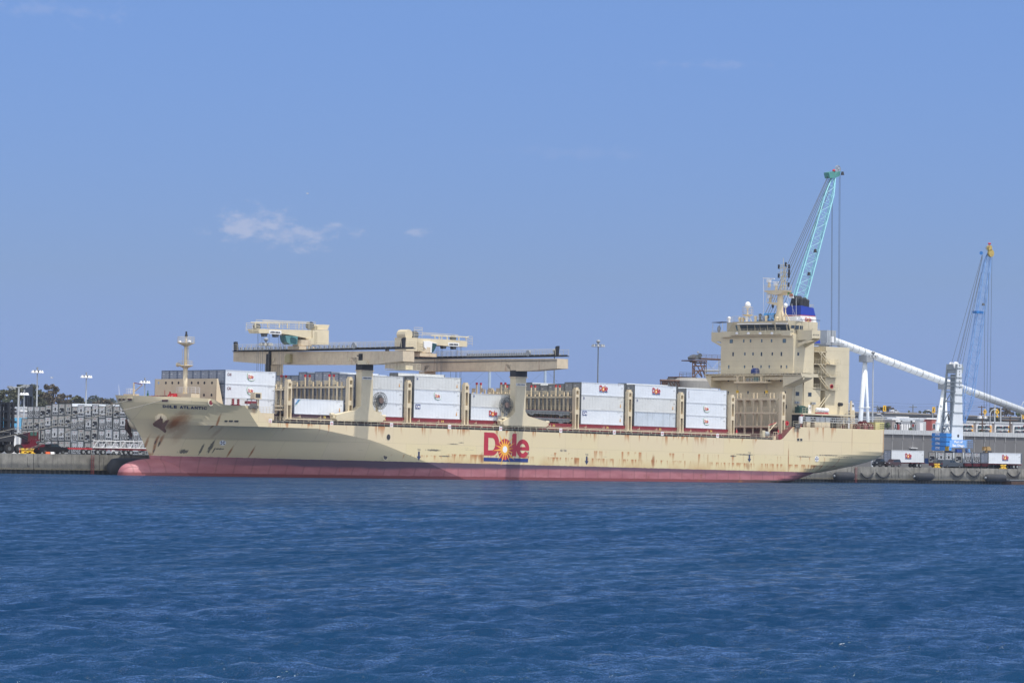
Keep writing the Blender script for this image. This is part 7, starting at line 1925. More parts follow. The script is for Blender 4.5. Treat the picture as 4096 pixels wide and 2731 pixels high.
hub = C1(3351, 677); mb = MB(); rr2 = abs(C1(3351, 663).z - C1(3351, 691).z) / 2
for i in range(18):
    a_ = 2 * math.pi * i / 18; e = 2 * math.pi * (i + 1) / 18; v = lambda q, k=1: hub + Vector((math.cos(q) * rr2 * .92, -math.cos(q) * rr2 * .25, math.sin(q) * rr2)) * k
    mb.tube(v(a_, .12), v(a_), .05, 4); mb.tube(v(a_), v(e), .07, 4); mb.tube(v(a_, .75), v(e, .75), .04, 4)
mb.build('head_sheave', m_grey, t)
mb = MB(); mb.ball(C1(3335, 683), .35); mb.build('warning_light', m_red, t)
for (px, py) in ((3370, 693), (3261, 1002), (3236, 1094)): q = C1(px, py, -1.2); mb = MB(); mb.lathe([(0, -.45), (.42, -.45), (.25, .35), (0, .35)], q, 8); mb.build('floodlight', m_black, t)
mast_top = C1(3083, 1258)
mb = MB()
for (p, q) in (((3315, 697), (3040, 1300)), ((3317, 699), (3052, 1300)), ((3320, 705), (3066, 1290)), ((3322, 712), (3080, 1290)), ((3320, 740), (3095, 1290)), ((3318, 760), (3108, 1290))): mb.tube(C1(*p), C1(*q), .07, 4)
mb.tube(C1(3327, 812), C1(3324, 1420), .05, 4); mb.tube(C1(3330, 812), C1(3327, 1420), .05, 4); mb.tube(C1(3357, 700), C1(3352, 1420), .05, 4); mb.tube(C1(3361, 700), C1(3356, 1420), .05, 4); mb.build('hoist_rope', m_cable, t)
mb = MB(); a, b_ = C1(3054, 1250), C1(3108, 1290); mb.box(a.x, YC1 - 1.5, QZ + 3, b_.x, YC1 + 2, b_.z + .5)
for px in (3062, 3074, 3092, 3100): q = C1(px, 1256, -1.4); mb.lathe([(.2, -.35), (.8, -.35), (.8, .35), (.2, .35)], (q.x, q.y, q.z - .6), 14, 'y')
mb.box(a.x, YC1 - 1.2, b_.z, b_.x, YC1 - .8, a.z - .6); mb.build('tower', paint('crane_mid_blue', (.04, .19, .42), .5, dirt=.2), t)
mb = MB(); mb.box(foot.x - 10, YC1 - 2, QZ + 1.5, foot.x + 5, YC1 + 4, QZ + 4.5); mb.build('machinery_deck', m_cblue, t)
mb = MB()
for x_ in np.arange(foot.x - 9, foot.x + 5, 2.0): mb.lathe([(0, 0), (.7, 0), (.7, .6), (0, .6)], (x_, YC1 - 1.8, QZ + .7), 14, 'y')
mb.box(foot.x - 9.5, YC1 - 1, QZ + .5, foot.x + 4.5, YC1 + 3, QZ + 1.5); mb.build('chassis', m_dgrey, t)
# the nearer blue crane with its white tower
YB = 62.0; ZT = zm(3640, 1420, 3.564)
def C2(x, y, dy=0): return W(*ZT(x, y), Y=YB + dy)
def P2(px, py, dy=0): return W(px, py, Y=YB + dy)
t = thing('harbour_crane', 'blue harbour crane with tapered white tower at the right', 'harbour crane', (C2(660, 1500).x, YB, QZ), group='mobile harbour cranes')
m_tw = paint('tower_white', (.62, .66, .70), .4, var=.04, dirt=.05); m_twg = paint('tower_grey', (.26, .30, .33), .5, var=.1)
mb = MB(); mb.extr([C2(*p) for p in ((684, 128), (737, 128), (757, 1207), (590, 1205))], (0, .5, 0)); mb.extr([C2(*p, 3.2) for p in ((684, 128), (737, 128), (757, 1207), (590, 1205))], (0, .4, 0)); tw = mb.build('tower', m_tw, t)
mb = MB()
for y in (185, 318, 388, 446, 560, 680, 818, 1003): 
    u = (y - 128) / 1077; x0 = 684 - 94 * u; x1 = 737 + 20 * u; a, b_ = C2(x0, y), C2(x1, y); mb.box(a.x, YB - .12, a.z - .12, b_.x, YB, a.z + .12)
mb.build('stiffener', m_twg, tw); ORG['x'] = 0
mb = MB(); letters = 'GOTTWALD'
for ch, y in zip(letters, (152, 192, 238, 283, 328, 373, 417, 461)):
    a, b_ = C2(698, y + 13), C2(714, y - 13); text_mesh(mb, ch, (a.x, YB, a.z), UX, UZ, b_.x - a.x, b_.z - a.z, NY, .03, .04)
mb.build('lettering', m_black, tw)
mb = MB(); q = C2(686, 1150); mb.lathe([(0, -.06), (.36, -.06), (.36, 0), (0, 0)], q, 18, 'y'); mb.build('porthole', m_dark, tw)
mb = MB()
for y in (195, 318, 388, 440, 520, 660, 805, 1003, 1160):
    u = (y - 128) / 1077; x0 = 684 - 94 * u; a = C2(x0, y); mb.tube((a.x, YB, a.z), (a.x, YB + 3.4, a.z), .16, 6)
for (y0, y1) in ((820, 1003), (1003, 1160), (560, 700)):
    for s in (0, 1): 
        u0 = (y0 - 128) / 1077; u1 = (y1 - 128) / 1077; a = C2(684 - 94 * u0, y0); b_ = C2(684 - 94 * u1, y1); mb.tube((a.x, YB + 1.7, a.z), (b_.x, YB + 3.4 * s, b_.z), .13, 6)
a, b_ = C2(684, 128), C2(590, 1205)
for yy in (YB + 3.3, YB + .1): mb.extr([(a.x - .15, yy, a.z), (a.x + .3, yy, a.z), (b_.x + .5, yy, b_.z), (b_.x - .15, yy, b_.z)], (0, .35, 0))
mb.box(a.x - .05, YB + .56, a.z - 2.2, a.x + 2.5, YB + 3.6, a.z + .03); mb.box(a.x, YB + .6, C2(0, 180).z, C2(790, 0).x, YB + 1.4, C2(0, 128).z); mb.build('tower_lattice', m_twg, t)
mb = MB(); mb.box((a.x + C2(737, 0).x) / 2, YB + 1.2, b_.z, (a.x + C2(737, 0).x) / 2 + .3, YB + 3.0, a.z - 2.5); mb.build('inner_panel', m_twg, t)
for (px, r_) in ((592, .8), (655, .9)): q = C2(px, 145, 1 if px > 600 else 4); mb = MB(); mb.lathe([(.15, -.2), (r_, -.2), (r_, .2), (.15, .2), (.15, -.2)], q, 14, 'y'); mb.build('rope_sheave', m_white, t)
mb = MB()
for k in range(4):
    a, b_ = C2(310, 1105 + 64.5 * k), C2(558, 1168 + 64.5 * k)
    xm = C2(532, 0, -1.5).x
    mb.box(xm, YB - 1.5, b_.z, C2(558, 0, -1.5).x, YB + 3, a.z)
yl = W(*ZT(310, 1200), X=C2(532, 0, -1.5).x).y - 1.5
for k in range(4):
    a, b_ = C2(310, 1107 + 64.5 * k), C2(558, 1167 + 64.5 * k); mb.box(C2(532, 0, -1.5).x - .02, YB - 1.45, b_.z + .03, C2(532, 0, -1.5).x + 2.0, yl + 1.5, a.z - .03)
cw = mb.build('counterweight', m_cblue, t)
mb = MB(); xf = C2(532, 0, -1.5).x - .06
for k in range(4):
    q = W(*ZT(362, 1145 + 64.5 * k), X=xf); q1 = W(*ZT(424, 1145 + 64.5 * k), X=xf); text_mesh(mb, 'GOTTWALD', (xf, q.y, q.z), (0, -1, 0), UZ, q.y - q1.y, .62, (-1, 0, 0), .03, .03)
mb.build('lettering', m_white, cw)
mb = MB(); a, b_ = W(*ZT(503, 1302), X=xf), W(*ZT(556, 1362), X=xf); n = 7
mb.mat(0); mb.box(xf - .06, b_.y, b_.z, xf, a.y, a.z); mb.mat(1); L_ = (a.y - b_.y) / n
for i in range(n): y_ = b_.y + L_ * i; mb.face([(xf - .08, y_, b_.z), (xf - .08, min(a.y, y_ + L_ * .5), b_.z), (xf - .08, min(a.y, y_ + L_ * 1.5), a.z), (xf - .08, min(a.y, y_ + L_), a.z)])
mb.build('warning_stripes', [m_yellow, m_black], cw)
mb = MB(); a, b_ = C2(566, 1212, -1.5), C2(808, 1320, -1.5); mb.box(a.x, YB - 1.5, b_.z, b_.x, YB + 4, a.z); mb.box(a.x - 1, YB - 1.3, a.z, b_.x + 2, YB + 4, a.z + .12); hs = mb.build('machinery_house', m_lblue, t)
mb = MB(); c, d = P2(3817, 1771, -1.5), P2(3850, 1762, -1.5); text_mesh(mb, 'Port of', (c.x, YB - 1.5, c.z), UX, UZ, d.x - c.x, d.z - c.z, NY, .04, .05); c, d = P2(3809, 1788.5, -1.5), P2(3857, 1776.5, -1.5); text_mesh(mb, 'San Diego', (c.x, YB - 1.5, c.z), UX, UZ, d.x - c.x, d.z - c.z, NY, .04, .05); mb.build('sign_lettering', m_white, hs)
mb = MB(); zb_ = C2(0, 1320, -1.5).z; mb.mat(0); mb.box(C2(640, 0).x, YB, QZ, C2(760, 0).x, YB + 3, zb_); mb.box(C2(340, 0).x, YB, QZ + 1.0, C2(780, 0).x, YB + 4, QZ + 2.3); mb.mat(1); c, d = C2(660, 1340), C2(728, 1388); mb.box(c.x, YB - .3, d.z, d.x, YB, c.z); mb.mat(2); c, d = C2(572, 1330), C2(632, 1372); mb.box(c.x, YB - .2, d.z, d.x, YB + 1, c.z); mb.build('chassis', [paint('dark_crane_blue', (.01, .06, .22)), paint('bright_blue', (.05, .14, .55)), m_grey], t)
mb = MB()
for x_ in np.arange(C2(350, 0).x, C2(780, 0).x, 2.2): mb.lathe([(0, 0), (.7, 0), (.7, .6), (0, .6)], (x_, YB - .5, QZ + .7), 14, 'y')
mb.build('wheels', m_tyre, t)
mb = MB(); c, d = P2(3870, 1795, -1), P2(3888, 1825, -1)
for yy in (YB - 1.2, YB - .3): mb.extr([(c.x, yy, c.z), (c.x + .7, yy, c.z), (d.x, yy, QZ + 1), (d.x - .7, yy, QZ + 1)], (0, .1, 0))
for i in range(9): u = i / 9; mb.box(c.x + (d.x - c.x) * u, YB - 1.2, c.z + (QZ + 1 - c.z) * u, c.x + (d.x - c.x) * u + .6, YB - .3, c.z + (QZ + 1 - c.z) * u + .06)
mb.rail([(c.x - 1, YB - 1.3, c.z), (c.x + 1.6, YB - 1.3, c.z)], 2.2, .6, .05, 4); mb.build('stair', m_lblue, t)
bf, bt = P2(3858, 1692, 1.5), P2(3955, 1012, 1.5)
mb = MB(); truss(mb, bf, bt, 2.5, 1.5, 2.0, 1.4, 26, .095, .035, (1, -.55, 0), .14, .06); mb.build('boom', m_lblue, t)
mb = MB(); mb.box(P2(3930, 0).x, YB + .8, P2(0, 1020).z, P2(3957, 0).x, YB + 2.2, P2(0, 1008).z); mb.tube(P2(3925, 1012, .5), P2(3925, 1012, 2.5), .45, 10); mb.build('boom_head', m_cblue, t)
hub = P2(3951, 993, 1.5); mb = MB(); rr2 = abs(P2(0, 981).z - P2(0, 1005).z) / 2
for i in range(16):
    a_ = 2 * math.pi * i / 16; e = 2 * math.pi * (i + 1) / 16; v = lambda q, k=1: hub + Vector((math.cos(q) * rr2 * .7, -math.cos(q) * rr2 * .6, math.sin(q) * rr2)) * k
    mb.tube(v(a_, .12), v(a_), .05, 4); mb.tube(v(a_), v(e), .07, 4)
mb.build('head_sheave', m_grey, t)
mb = MB(); mb.lathe([(0, -.3), (.95, -.3), (.95, .3), (0, .3)], P2(3963, 1013, .6), 14, 'y'); mb.lathe([(0, -.3), (.7, -.3), (.7, .3), (0, .3)], P2(3958, 992, .6), 12, 'y'); mb.build('yellow_sheave', paint('faded_yellow', (.50, .37, .10), .5), t)
for px in (3955.5, 3960): mb = MB(); mb.tube(P2(3957, 985), P2(px, 976), .04, 4); mb.ball(P2(px, 975), .25, n=8, m=6); mb.build('warning_light', m_red, t)
mb = MB(); q = P2(3933, 1217, 0); mb.lathe([(0, -.3), (.4, -.3), (.25, .3), (0, .3)], q, 8); mb.build('floodlight', m_dgrey, t)
mb = MB()
for (p, q) in (((3929, 1019), (3806, 1455)), ((3930, 1022), (3826, 1458)), ((3930, 1030), (3830, 1458)), ((3925, 1090), (3850, 1455)), ((3920, 1110), (3838, 1455))): mb.tube(P2(*p, 1), P2(*q, 1), .06, 4)
mb.build('luffing_rope', m_cable, t)
mb = MB()
for (a, b_) in (((3940, 1170), (3935, 1790)), ((3968, 1018), (3957, 1790)), ((3955, 1090), (3946, 1690))): mb.tube(P2(*a, -1), P2(*b_, -1), .05, 4)
mb.build('hoist_rope', m_cable, t)
mb = MB(); a, b_ = P2(3933, 1790, -1), P2(3957, 1801, -1); m_lh = paint('ochre_paint', (.45, .30, .12), .6, dirt=.4)
mb.box(a.x + .6, YB - 1.8, b_.z, b_.x - .6, YB - .2, a.z + .3); mb.box(a.x, YB - 1.4, b_.z, a.x + .7, YB - .6, a.z - .1); mb.box(b_.x - .7, YB - 1.4, b_.z, b_.x + .2, YB - .6, a.z); mb.tube(((a.x + b_.x) / 2, YB - 1, b_.z - 1.4), ((a.x + b_.x) / 2, YB - 1, b_.z), .35, 8); mb.build('load_hook', m_lh, t)

# ------------------------------------------------------------------ lamp masts and poles
m_pole = paint('galvanised_pole', (.50, .53, .56), .5, var=.05); m_pole2 = paint('dark_pole', (.16, .18, .20), .6); m_wood = paint('pole_wood', (.10, .065, .045), .9)
def highmast(px, pt, Y, lab, wid=20, dome=False, pole=None, zb_=QZ):
    top_ = W(px, pt, Y=Y); sc_ = (W(px + 1, pt, Y=Y).x - top_.x); t = thing('lamp_mast', lab, 'lamp mast', (top_.x, Y, zb_), group='high lamp masts on the terminal')
    mb = MB(); mb.tube((top_.x, Y, zb_), top_, .28, 8, .13); mb.build('pole', pole or m_pole, t)
    R_ = wid * .5 * .055; mb = MB()
    mb.lathe([(R_ * .9, -.06), (R_, -.06), (R_, .06), (R_ * .9, .06), (R_ * .9, -.06)], top_, 14); mb.bar(top_ + Vector((-R_, 0, 0)), top_ + Vector((R_, 0, 0)), .1); mb.bar(top_ + Vector((0, -R_, 0)), top_ + Vector((0, R_, 0)), .1); mb.tube(top_, top_ + Vector((0, 0, .8)), .2, 8)
    if dome: mb.ball(top_ + Vector((0, 0, .75)), .5, .5, .42)
    mb.build('ring', m_grey, t)
    for i in range(8):
        a_ = math.pi / 4 * i; mb = MB(); c = top_ + Vector((math.cos(a_) * R_, math.sin(a_) * R_, -.25)); mb.lathe([(0, .3), (.16, .3), (.42, -.3), (0, -.3)], c, 8); mb.build('lamp_head', m_white if not dome else m_grey, t)
highmast(149.5, 1482, 190, 'tall lamp mast rising in front of the dark screen tower', 42)
highmast(345.5, 1502, 200, 'lamp mast between the trees and the bow', 40)
highmast(579.5, 1524, 210, 'lamp mast just in front of the breakwater', 38)
highmast(1064, 1372, 75, 'lamp mast seen under the jib of the crane nearer the bow', 44, True, m_pole2)
highmast(2393, 1378, 110, 'lone lamp mast above the containers at mid ship', 48, True, m_pole2)
highmast(2218, 1414, 115, 'lamp mast behind the end of the midship crane girder', 44, True, m_pole2)
highmast(3493, 1422, 95, 'lamp mast crossing the pipe conveyor behind the stern', 38, True, m_pole)
highmast(97, 1571, 230, 'short lamp mast with a solid bank of lamps beside the screen tower', 30)
highmast(3764, 1631, 130, 'small lamp mast in front of the white apartments', 18)
q = W(75, 1548, Y=120); t = thing('floodlight_pole', 'floodlight pole next to the black mast of the container lifter', 'light pole', (q.x, 120, QZ)); mb = MB(); mb.tube((q.x, 120, QZ), q, .3, 8, .18); mb.box(q.x - 1.6, 119.8, q.z - .1, q.x + 1.6, 120.2, q.z + .05); mb.build('pole', m_pole, t)
for dx_ in (-2.2, -1.5, 1.3, 2.1): mb = MB(); s = 1 if dx_ > 0 else -1; mb.extr([(q.x + dx_ - .5, 119.6, q.z - .2 * s), (q.x + dx_ + .5, 119.6, q.z + .25 * s), (q.x + dx_ + .4, 119.6, q.z + .6 * s), (q.x + dx_ - .6, 119.6, q.z + .2 * s)], (0, .8, 0)); mb.build('lamp_head', m_grey, t)
for (px, pt, lab, w_) in ((1959, 1470, 'pale blue tubular mast behind the midship crane, left', 11), (2181, 1480, 'pale blue tubular mast behind the leg of the midship crane', 9), (1684, 1478, 'pale blue tubular mast seen left under the midship girder', 9)):
    q = W(px, pt, Y=160); t = thing('guyed_mast', lab, 'mast', (q.x, 160, QZ), group='pale tubular masts'); mb = MB(); mb.tube((q.x, 160, QZ), (q.x, 160, q.z + 1.5), .42, 10, .34); mb.build('pole', paint('pale_blue_pole', (.42, .52, .64), .5), t)
    mb = MB()
    for s in (-1, 1): mb.tube((q.x, 160, q.z), (q.x + s * 22, 160, QZ + 9), .02, 3)
    mb.build('guy_wire', m_cable, t)
def upole(px, pt, Y, lab, arms, m_, lamps=0):
    q = W(px, pt, Y=Y); t = thing('utility_pole', lab, 'utility pole', (q.x, Y, QZ), group='poles behind the warehouse'); mb = MB(); mb.tube((q.x, Y, QZ), q, .3, 6, .2); mb.build('pole', m_, t)
    for (dz_, L_) in arms: mb = MB(); mb.bar((q.x - L_, Y, q.z - dz_), (q.x + L_, Y, q.z - dz_), .28); mb.build('cross_arm', m_, t)
    for k in range(lamps): mb = MB(); mb.cbox((q.x + (-1.2, 1.2)[k % 2], Y, q.z - .2), (1.2, .8, .8)); mb.build('lamp_head', m_white, t)
upole(3929.5, 1666, 190, 'brown wooden pole with two white lamps before the apartments', [(2.2, 1.5), (4.0, 1.2)], m_wood, 2)
upole(4040, 1667, 190, 'brown pole with curved arms near the right edge', [(1.0, 3.6), (5, 1.8), (7.5, 2.0), (9, 1.6)], m_wood, 0)
upole(3652, 1619, 420, 'dark pole with three lamp arms above the road bridge', [(.8, 2.2), (3, 2.6), (5.5, 2.2)], m_pole2)
upole(3749, 1621, 420, 'plain dark pole above the road bridge left of the conveyor leg', [(2.4, 1.3)], m_pole2)
upole(3510, 1622, 420, 'dark pole with a short crossbar at the left of the tree clump', [(.5, 2.2)], m_pole2)
upole(3451, 1623, 420, 'dark pole with lamps just right of the ship stern post', [(.5, 2.0), (4.5, 2.0)], m_pole2)
upole(3927, 1623, 420, 'brown pole with crossbars behind the two yellow diamond signs', [(.5, 2.2), (3.2, 1.6)], m_wood)
upole(3979.5, 1612, 300, 'slim grey pole left of the far trees, below the pipe', [], m_pole)
upole(4003, 1625, 300, 'slim grey pole among the far trees', [], m_pole)
# wires strung between the far poles
mb = MB()
for k, (ya_, yb_) in enumerate(((1600, 1606), (1612, 1618), (1620, 1625), (1628, 1640))):
    A, B = W(3400, ya_, Y=430), W(3960, yb_, Y=430); pts = [A.lerp(B, i / 12) - Vector((0, 0, 1.2 * 4 * (i / 12) * (1 - i / 12))) for i in range(13)]; mb.poly(pts, .035, 3)
tag(mb.build('power_lines', m_cable), 'thin overhead wires crossing the sky right of the stern', 'wires')

# ------------------------------------------------------------------ road bridge, signs, far vehicles
YBR = 380.0
m_brc = paint('bridge_concrete', (.34, .31, .28), .9, dirt=.15, scale=.05); m_brd = paint('bridge_girder', (.16, .17, .19), .9, scale=.05)
BR = lambda px, py: W(px, py, Y=YBR)
t = thing('road_bridge', 'long concrete road bridge crossing behind the apartments on the right', 'bridge', (BR(3780, 1660).x, YBR, QZ))
def strip(pts_top, pts_bot, Y, d): return [Vector((q.x, Y, q.z)) for q in [W(*p, Y=Y) for p in pts_top] + [W(*p, Y=Y) for p in reversed(pts_bot)]]
mb = MB(); mb.extr(strip([(3300, 1645), (3480, 1646.5), (3650, 1651), (3780, 1656), (3900, 1661), (4200, 1671)], [(3300, 1650), (3480, 1651.5), (3650, 1656), (3780, 1661), (3900, 1664), (4200, 1674)], YBR, 1), (0, .6, 0)); mb.build('parapet', m_brc, t)
mb = MB(); mb.extr(strip([(3300, 1650), (3480, 1651.5), (3650, 1656), (3780, 1661), (3900, 1664), (4200, 1674)], [(3300, 1660), (3480, 1661.5), (3650, 1664), (3780, 1668), (3900, 1673), (4200, 1684)], YBR + .3, 1), (0, 14, 0)); mb.build('deck', m_brd, t)
mb = MB(); mb.extr(strip([(3300, 1660), (3480, 1661.5), (3650, 1664), (3780, 1668), (3900, 1673), (4200, 1684)], [(3300, 1670), (3480, 1671), (3650, 1674), (3780, 1678), (3900, 1681), (4200, 1692)], YBR + 2.3, 1), (0, 9, 0)); mb.build('girder', paint('bridge_girder_pale', (.20, .22, .25), .9), t)
for px in (3500, 3646, 3812, 3960, 4080): q = BR(px, 1675); mb = MB(); mb.box(q.x - 1.2, YBR + 3, QZ, q.x + 1.2, YBR + 10, q.z + 1); mb.build('pier', m_brd, t)
def rsign(px, py, Y, kind, lab):
    q = W(px, py, Y=Y); r_ = .95 if kind == 'd' else .75
    t = thing('road_sign', lab, 'road sign', (q.x, Y, q.z - 3), group='yellow signs on the road bridge')
    mb = MB(); mb.tube((q.x, Y + .1, q.z - 3.2), (q.x, Y + .1, q.z), .07, 5); mb.build('post', m_pole2, t)
    mb = MB(); m_sy = paint('sign_yellow', (.85, .50, .02), .5); mb.mat(0)
    if kind == 'd':
        r_ = 1.25; mb.face([(q.x - r_, Y, q.z), (q.x, Y, q.z - r_), (q.x + r_, Y, q.z), (q.x, Y, q.z + r_)]); mb.face([(q.x - .5, Y, q.z - r_ - 1.1), (q.x + .5, Y, q.z - r_ - 1.1), (q.x + .5, Y, q.z - r_ - .1), (q.x - .5, Y, q.z - r_ - .1)])
        mb.mat(1); mb.face([(q.x - .12, Y - .03, q.z - .6), (q.x + .12, Y - .03, q.z - .6), (q.x + .12, Y - .03, q.z + .1), (q.x - .12, Y - .03, q.z + .1)]); mb.face([(q.x - .45, Y - .03, q.z + .1), (q.x + .35, Y - .03, q.z + .1), (q.x + .35, Y - .03, q.z + .4), (q.x - .45, Y - .03, q.z + .4)])
    else:
        mb.box(q.x - .85, Y, q.z - 1.1, q.x + .85, Y + .05, q.z + 1.1); s = -1 if kind == 'l' else 1
        mb.mat(1); 
        for dz_ in (1, -1): mb.face([(q.x + s * .5, Y - .03, q.z), (q.x + s * .05, Y - .03, q.z), (q.x - s * .35, Y - .03, q.z + dz_ * .8), (q.x + s * .1, Y - .03, q.z + dz_ * .8)])
    mb.build('panel', [m_sy, m_black], t)
rsign(3538.5, 1633, YBR - .6, 'l', 'yellow chevron sign on the bridge in front of the tree clump'); rsign(3735.5, 1639, YBR - .6, 'l', 'yellow chevron sign on the bridge left of the conveyor leg'); rsign(3940, 1647, YBR - .6, 'd', 'left of two yellow diamond signs on the bridge'); rsign(3989, 1647, YBR - .6, 'd', 'right of two yellow diamond signs on the bridge'); rsign(4090.5, 1663, YBR - .6, 'r', 'yellow chevron sign at the right end of the bridge')
zbr = W(3583, 1653, Y=YBR + 2).z - .2
car('parked_car', 'silver car driving on the road bridge beside the tree clump', 'car', 3570, 3596, YBR + 2, SEDAN, (.45, .47, .50), (.2, .8), DW_, 1.7, zg=zbr)
zbr = W(3400, 1646, Y=YBR + 2).z - .2
car('delivery_van', 'white van on the road bridge just right of the ship casing', 'van', 3400, 3416, YBR + 2, [(0, .2), (0, .95), (.05, 1), (.85, 1), (.97, .6), (1, .5), (1, .2)], (.70, .72, .74), (.2, .8), [[(.6, .6), (.6, .9), (.85, .9), (.92, .6)], [(.1, .6), (.1, .9), (.55, .9), (.55, .6)]], 3.4, 2.2, zg=zbr)
def cobra(px, pt, Y, lab, s):
    q = W(px, pt, Y=Y); t = thing('street_lamp', lab, 'street lamp', (q.x, Y, QZ), group='curved street lamps near the bridge'); mb = MB(); mb.poly([(q.x, Y, QZ), (q.x, Y, q.z - 1.6), (q.x + s * .5, Y, q.z - .5), (q.x + s * 1.8, Y, q.z)], .12, 6); mb.build('pole', m_pole, t); mb = MB(); mb.cbox((q.x + s * 2.3, Y, q.z), (1.3, .5, .22)); mb.build('lamp_head', m_white, t)
cobra(3731, 1641, 250, 'curved lamp in front of the red apartment block', -1); cobra(3961, 1636, 250, 'curved lamp right of the left diamond sign', 1); cobra(3535, 1656, 240, 'twin-headed lamp above the stern vent house', -1); cobra(4087, 1604, 240, 'curved lamp above the pipe at the right edge', 1)

# ------------------------------------------------------------------ apartments
YA = 215.0
m_awhite = paint('apartment_white', (.78, .79, .80), .6, var=.03); m_agrey = paint('apartment_grey', (.26, .27, .30), .7, var=.05); m_ataupe = paint('apartment_taupe', (.33, .29, .27), .7, var=.05); m_ared = paint('apartment_red', (.26, .055, .05), .7, var=.06); m_aorange = paint('apartment_orange', (.75, .38, .08), .6)
m_awin = paint('apartment_glass', (.035, .055, .07), .15, var=.4)
def block(lab, px0, px1, pt, m_, wins=(), panels=(), Y=YA, depth=16, balc=(), cat='apartment building'):
    a = W(px0, pt, Y=Y); b_ = W(px1, 1745, Y=Y); t = thing('apartment_block', lab, cat, ((a.x + b_.x) / 2, Y, QZ), group='apartments behind the warehouse')
    mb = MB(); mb.box(a.x, Y, QZ, b_.x, Y + depth, a.z); mb.build('wall', m_, t)
    mb = MB(); mb.box(a.x - .25, Y - .25, a.z, b_.x + .25, Y + depth, a.z + .45); mb.build('roof', m_awhite if m_ is not m_awhite else m_pole, t)
    for (x0, y0, x1, y1, m2) in panels:
        c, d = W(x0, y0, Y=Y), W(x1, y1, Y=Y); mb = MB(); mb.box(c.x, Y - .12, d.z, d.x, Y, c.z); mb.build('cladding', m2, t)
    for (x0, y0, x1, y1) in wins:
        c, d = W(x0, y0, Y=Y), W(x1, y1, Y=Y); mb = MB(); mb.mat(0); mb.box(c.x, Y - .22, d.z, d.x, Y - .13, c.z); mb.mat(1); n = max(1, round((d.x - c.x) / 1.6))
        for i in range(n + 1): x_ = c.x + (d.x - c.x) * i / n; mb.box(x_ - .07, Y - .3, d.z, x_ + .07, Y - .2, c.z)
        mb.box(c.x, Y - .3, c.z - .1, d.x, Y - .2, c.z + .05); mb.build('window', [m_awin, m_awhite], t)
    for (x0, y0, x1, y1) in balc:
        c, d = W(x0, y0, Y=Y), W(x1, y1, Y=Y); mb = MB(); mb.mat(0); mb.box(c.x, Y - .35, d.z, d.x, Y - .15, c.z); mb.mat(1); zm_ = d.z + (c.z - d.z) * .45; mb.box(c.x, Y - .75, d.z - .15, d.x, Y - .35, d.z + .1); mb.mat(2); mb.box(c.x, Y - .78, d.z + .1, d.x, Y - .74, zm_); mb.mat(0)
        mb.mat(3); mb.box(c.x + (d.x - c.x) * .55, Y - .4, d.z, c.x + (d.x - c.x) * .75, Y - .34, c.z); mb.build('balcony', [m_awin, m_awhite, paint('balcony_glass', (.12, .18, .19), .15), paint('maroon_panel', (.12, .02, .03))], t)
block('taupe apartment block with narrow windows right of the palm', 3568, 3592, 1679, m_ataupe, [(3576, 1696, 3583, 1712), (3577, 1717, 3583, 1722)])
block('grey apartment block with dark red door strip', 3583, 3604, 1687, m_agrey, [(3598, 1700, 3603, 1722)], [(3589, 1696, 3597, 1722, m_ared)])
block('white apartment block with tall vertical bays', 3602, 3644, 1686, m_awhite, (), [(3606, 1691, 3642, 1692.5, m_agrey), (3614, 1693, 3616, 1724, m_agrey), (3623, 1693, 3624.5, 1724, m_agrey), (3633, 1693, 3634.5, 1724, m_agrey)], depth=12)
block('white roof storey standing above the white bays', 3624, 3658, 1680, m_awhite, Y=YA + 5)
block('grey apartment block with dark window bays, behind a small palm', 3642, 3677, 1687, m_agrey, [(3656, 1696, 3664, 1722), (3668, 1697, 3676, 1722)], [(3648, 1696, 3655, 1706, m_ared)])
block('narrow white block left of the cylindrical one', 3680, 3692, 1682, m_awhite, Y=YA - 2)
t = thing('apartment_block', 'pale curved wall block left of the red one', 'apartment building', (W(3699, 1700, Y=YA).x, YA, QZ), group='apartments behind the warehouse'); q = W(3699, 1686, Y=YA); mb = MB(); mb.lathe([(0, QZ), (3.6, QZ), (3.6, q.z), (0, q.z)], (q.x, YA + 3.6, 0), 20); mb.build('wall', paint('pale_render', (.50, .52, .54), .6), t)
block('dark red and brick red apartment block', 3706, 3750, 1676, m_ared, [(3729, 1694, 3738, 1714), (3729, 1719, 3738, 1724)], [(3725, 1676.5, 3750, 1726, paint('apartment_brick', (.42, .13, .11), .7))])
block('white apartment wing between the red block and the crane tower', 3748, 3800, 1687, m_awhite, (), (), balc=[(3756, 1698, 3776, 1707), (3756, 1711, 3776, 1721)])
block('white roof box behind the conveyor leg', 3760, 3774, 1676, m_awhite, Y=YA + 6)
segs = [(3848, 3893, 'left part of the long white balcony building right of the crane'), (3906, 3967, 'second part of the long white balcony building'), (3980, 4041, 'third part of the long white balcony building'), (4053, 4110, 'right part of the long white balcony building, at the frame edge')]
for i, (x0, x1, lab) in enumerate(segs):
    w_ = x1 - x0; yt = 1688 + i * 1.8
    block(lab, x0, x1, yt, m_awhite, (), [(x0 + w_ * .86 - (3 if i == 0 else 0), yt + 12, x0 + w_ * .97, yt + 42, m_aorange)] if i < 3 else [(4092, 1702, 4110, 1740, m_ared)], balc=[(x0 + 4, yt + 12, x0 + w_ * .45, yt + 26), (x0 + w_ * .52, yt + 12, x0 + w_ * .8, yt + 26), (x0 + 4, yt + 32, x0 + w_ * .45, yt + 42), (x0 + w_ * .52, yt + 32, x0 + w_ * .8, yt + 42)])
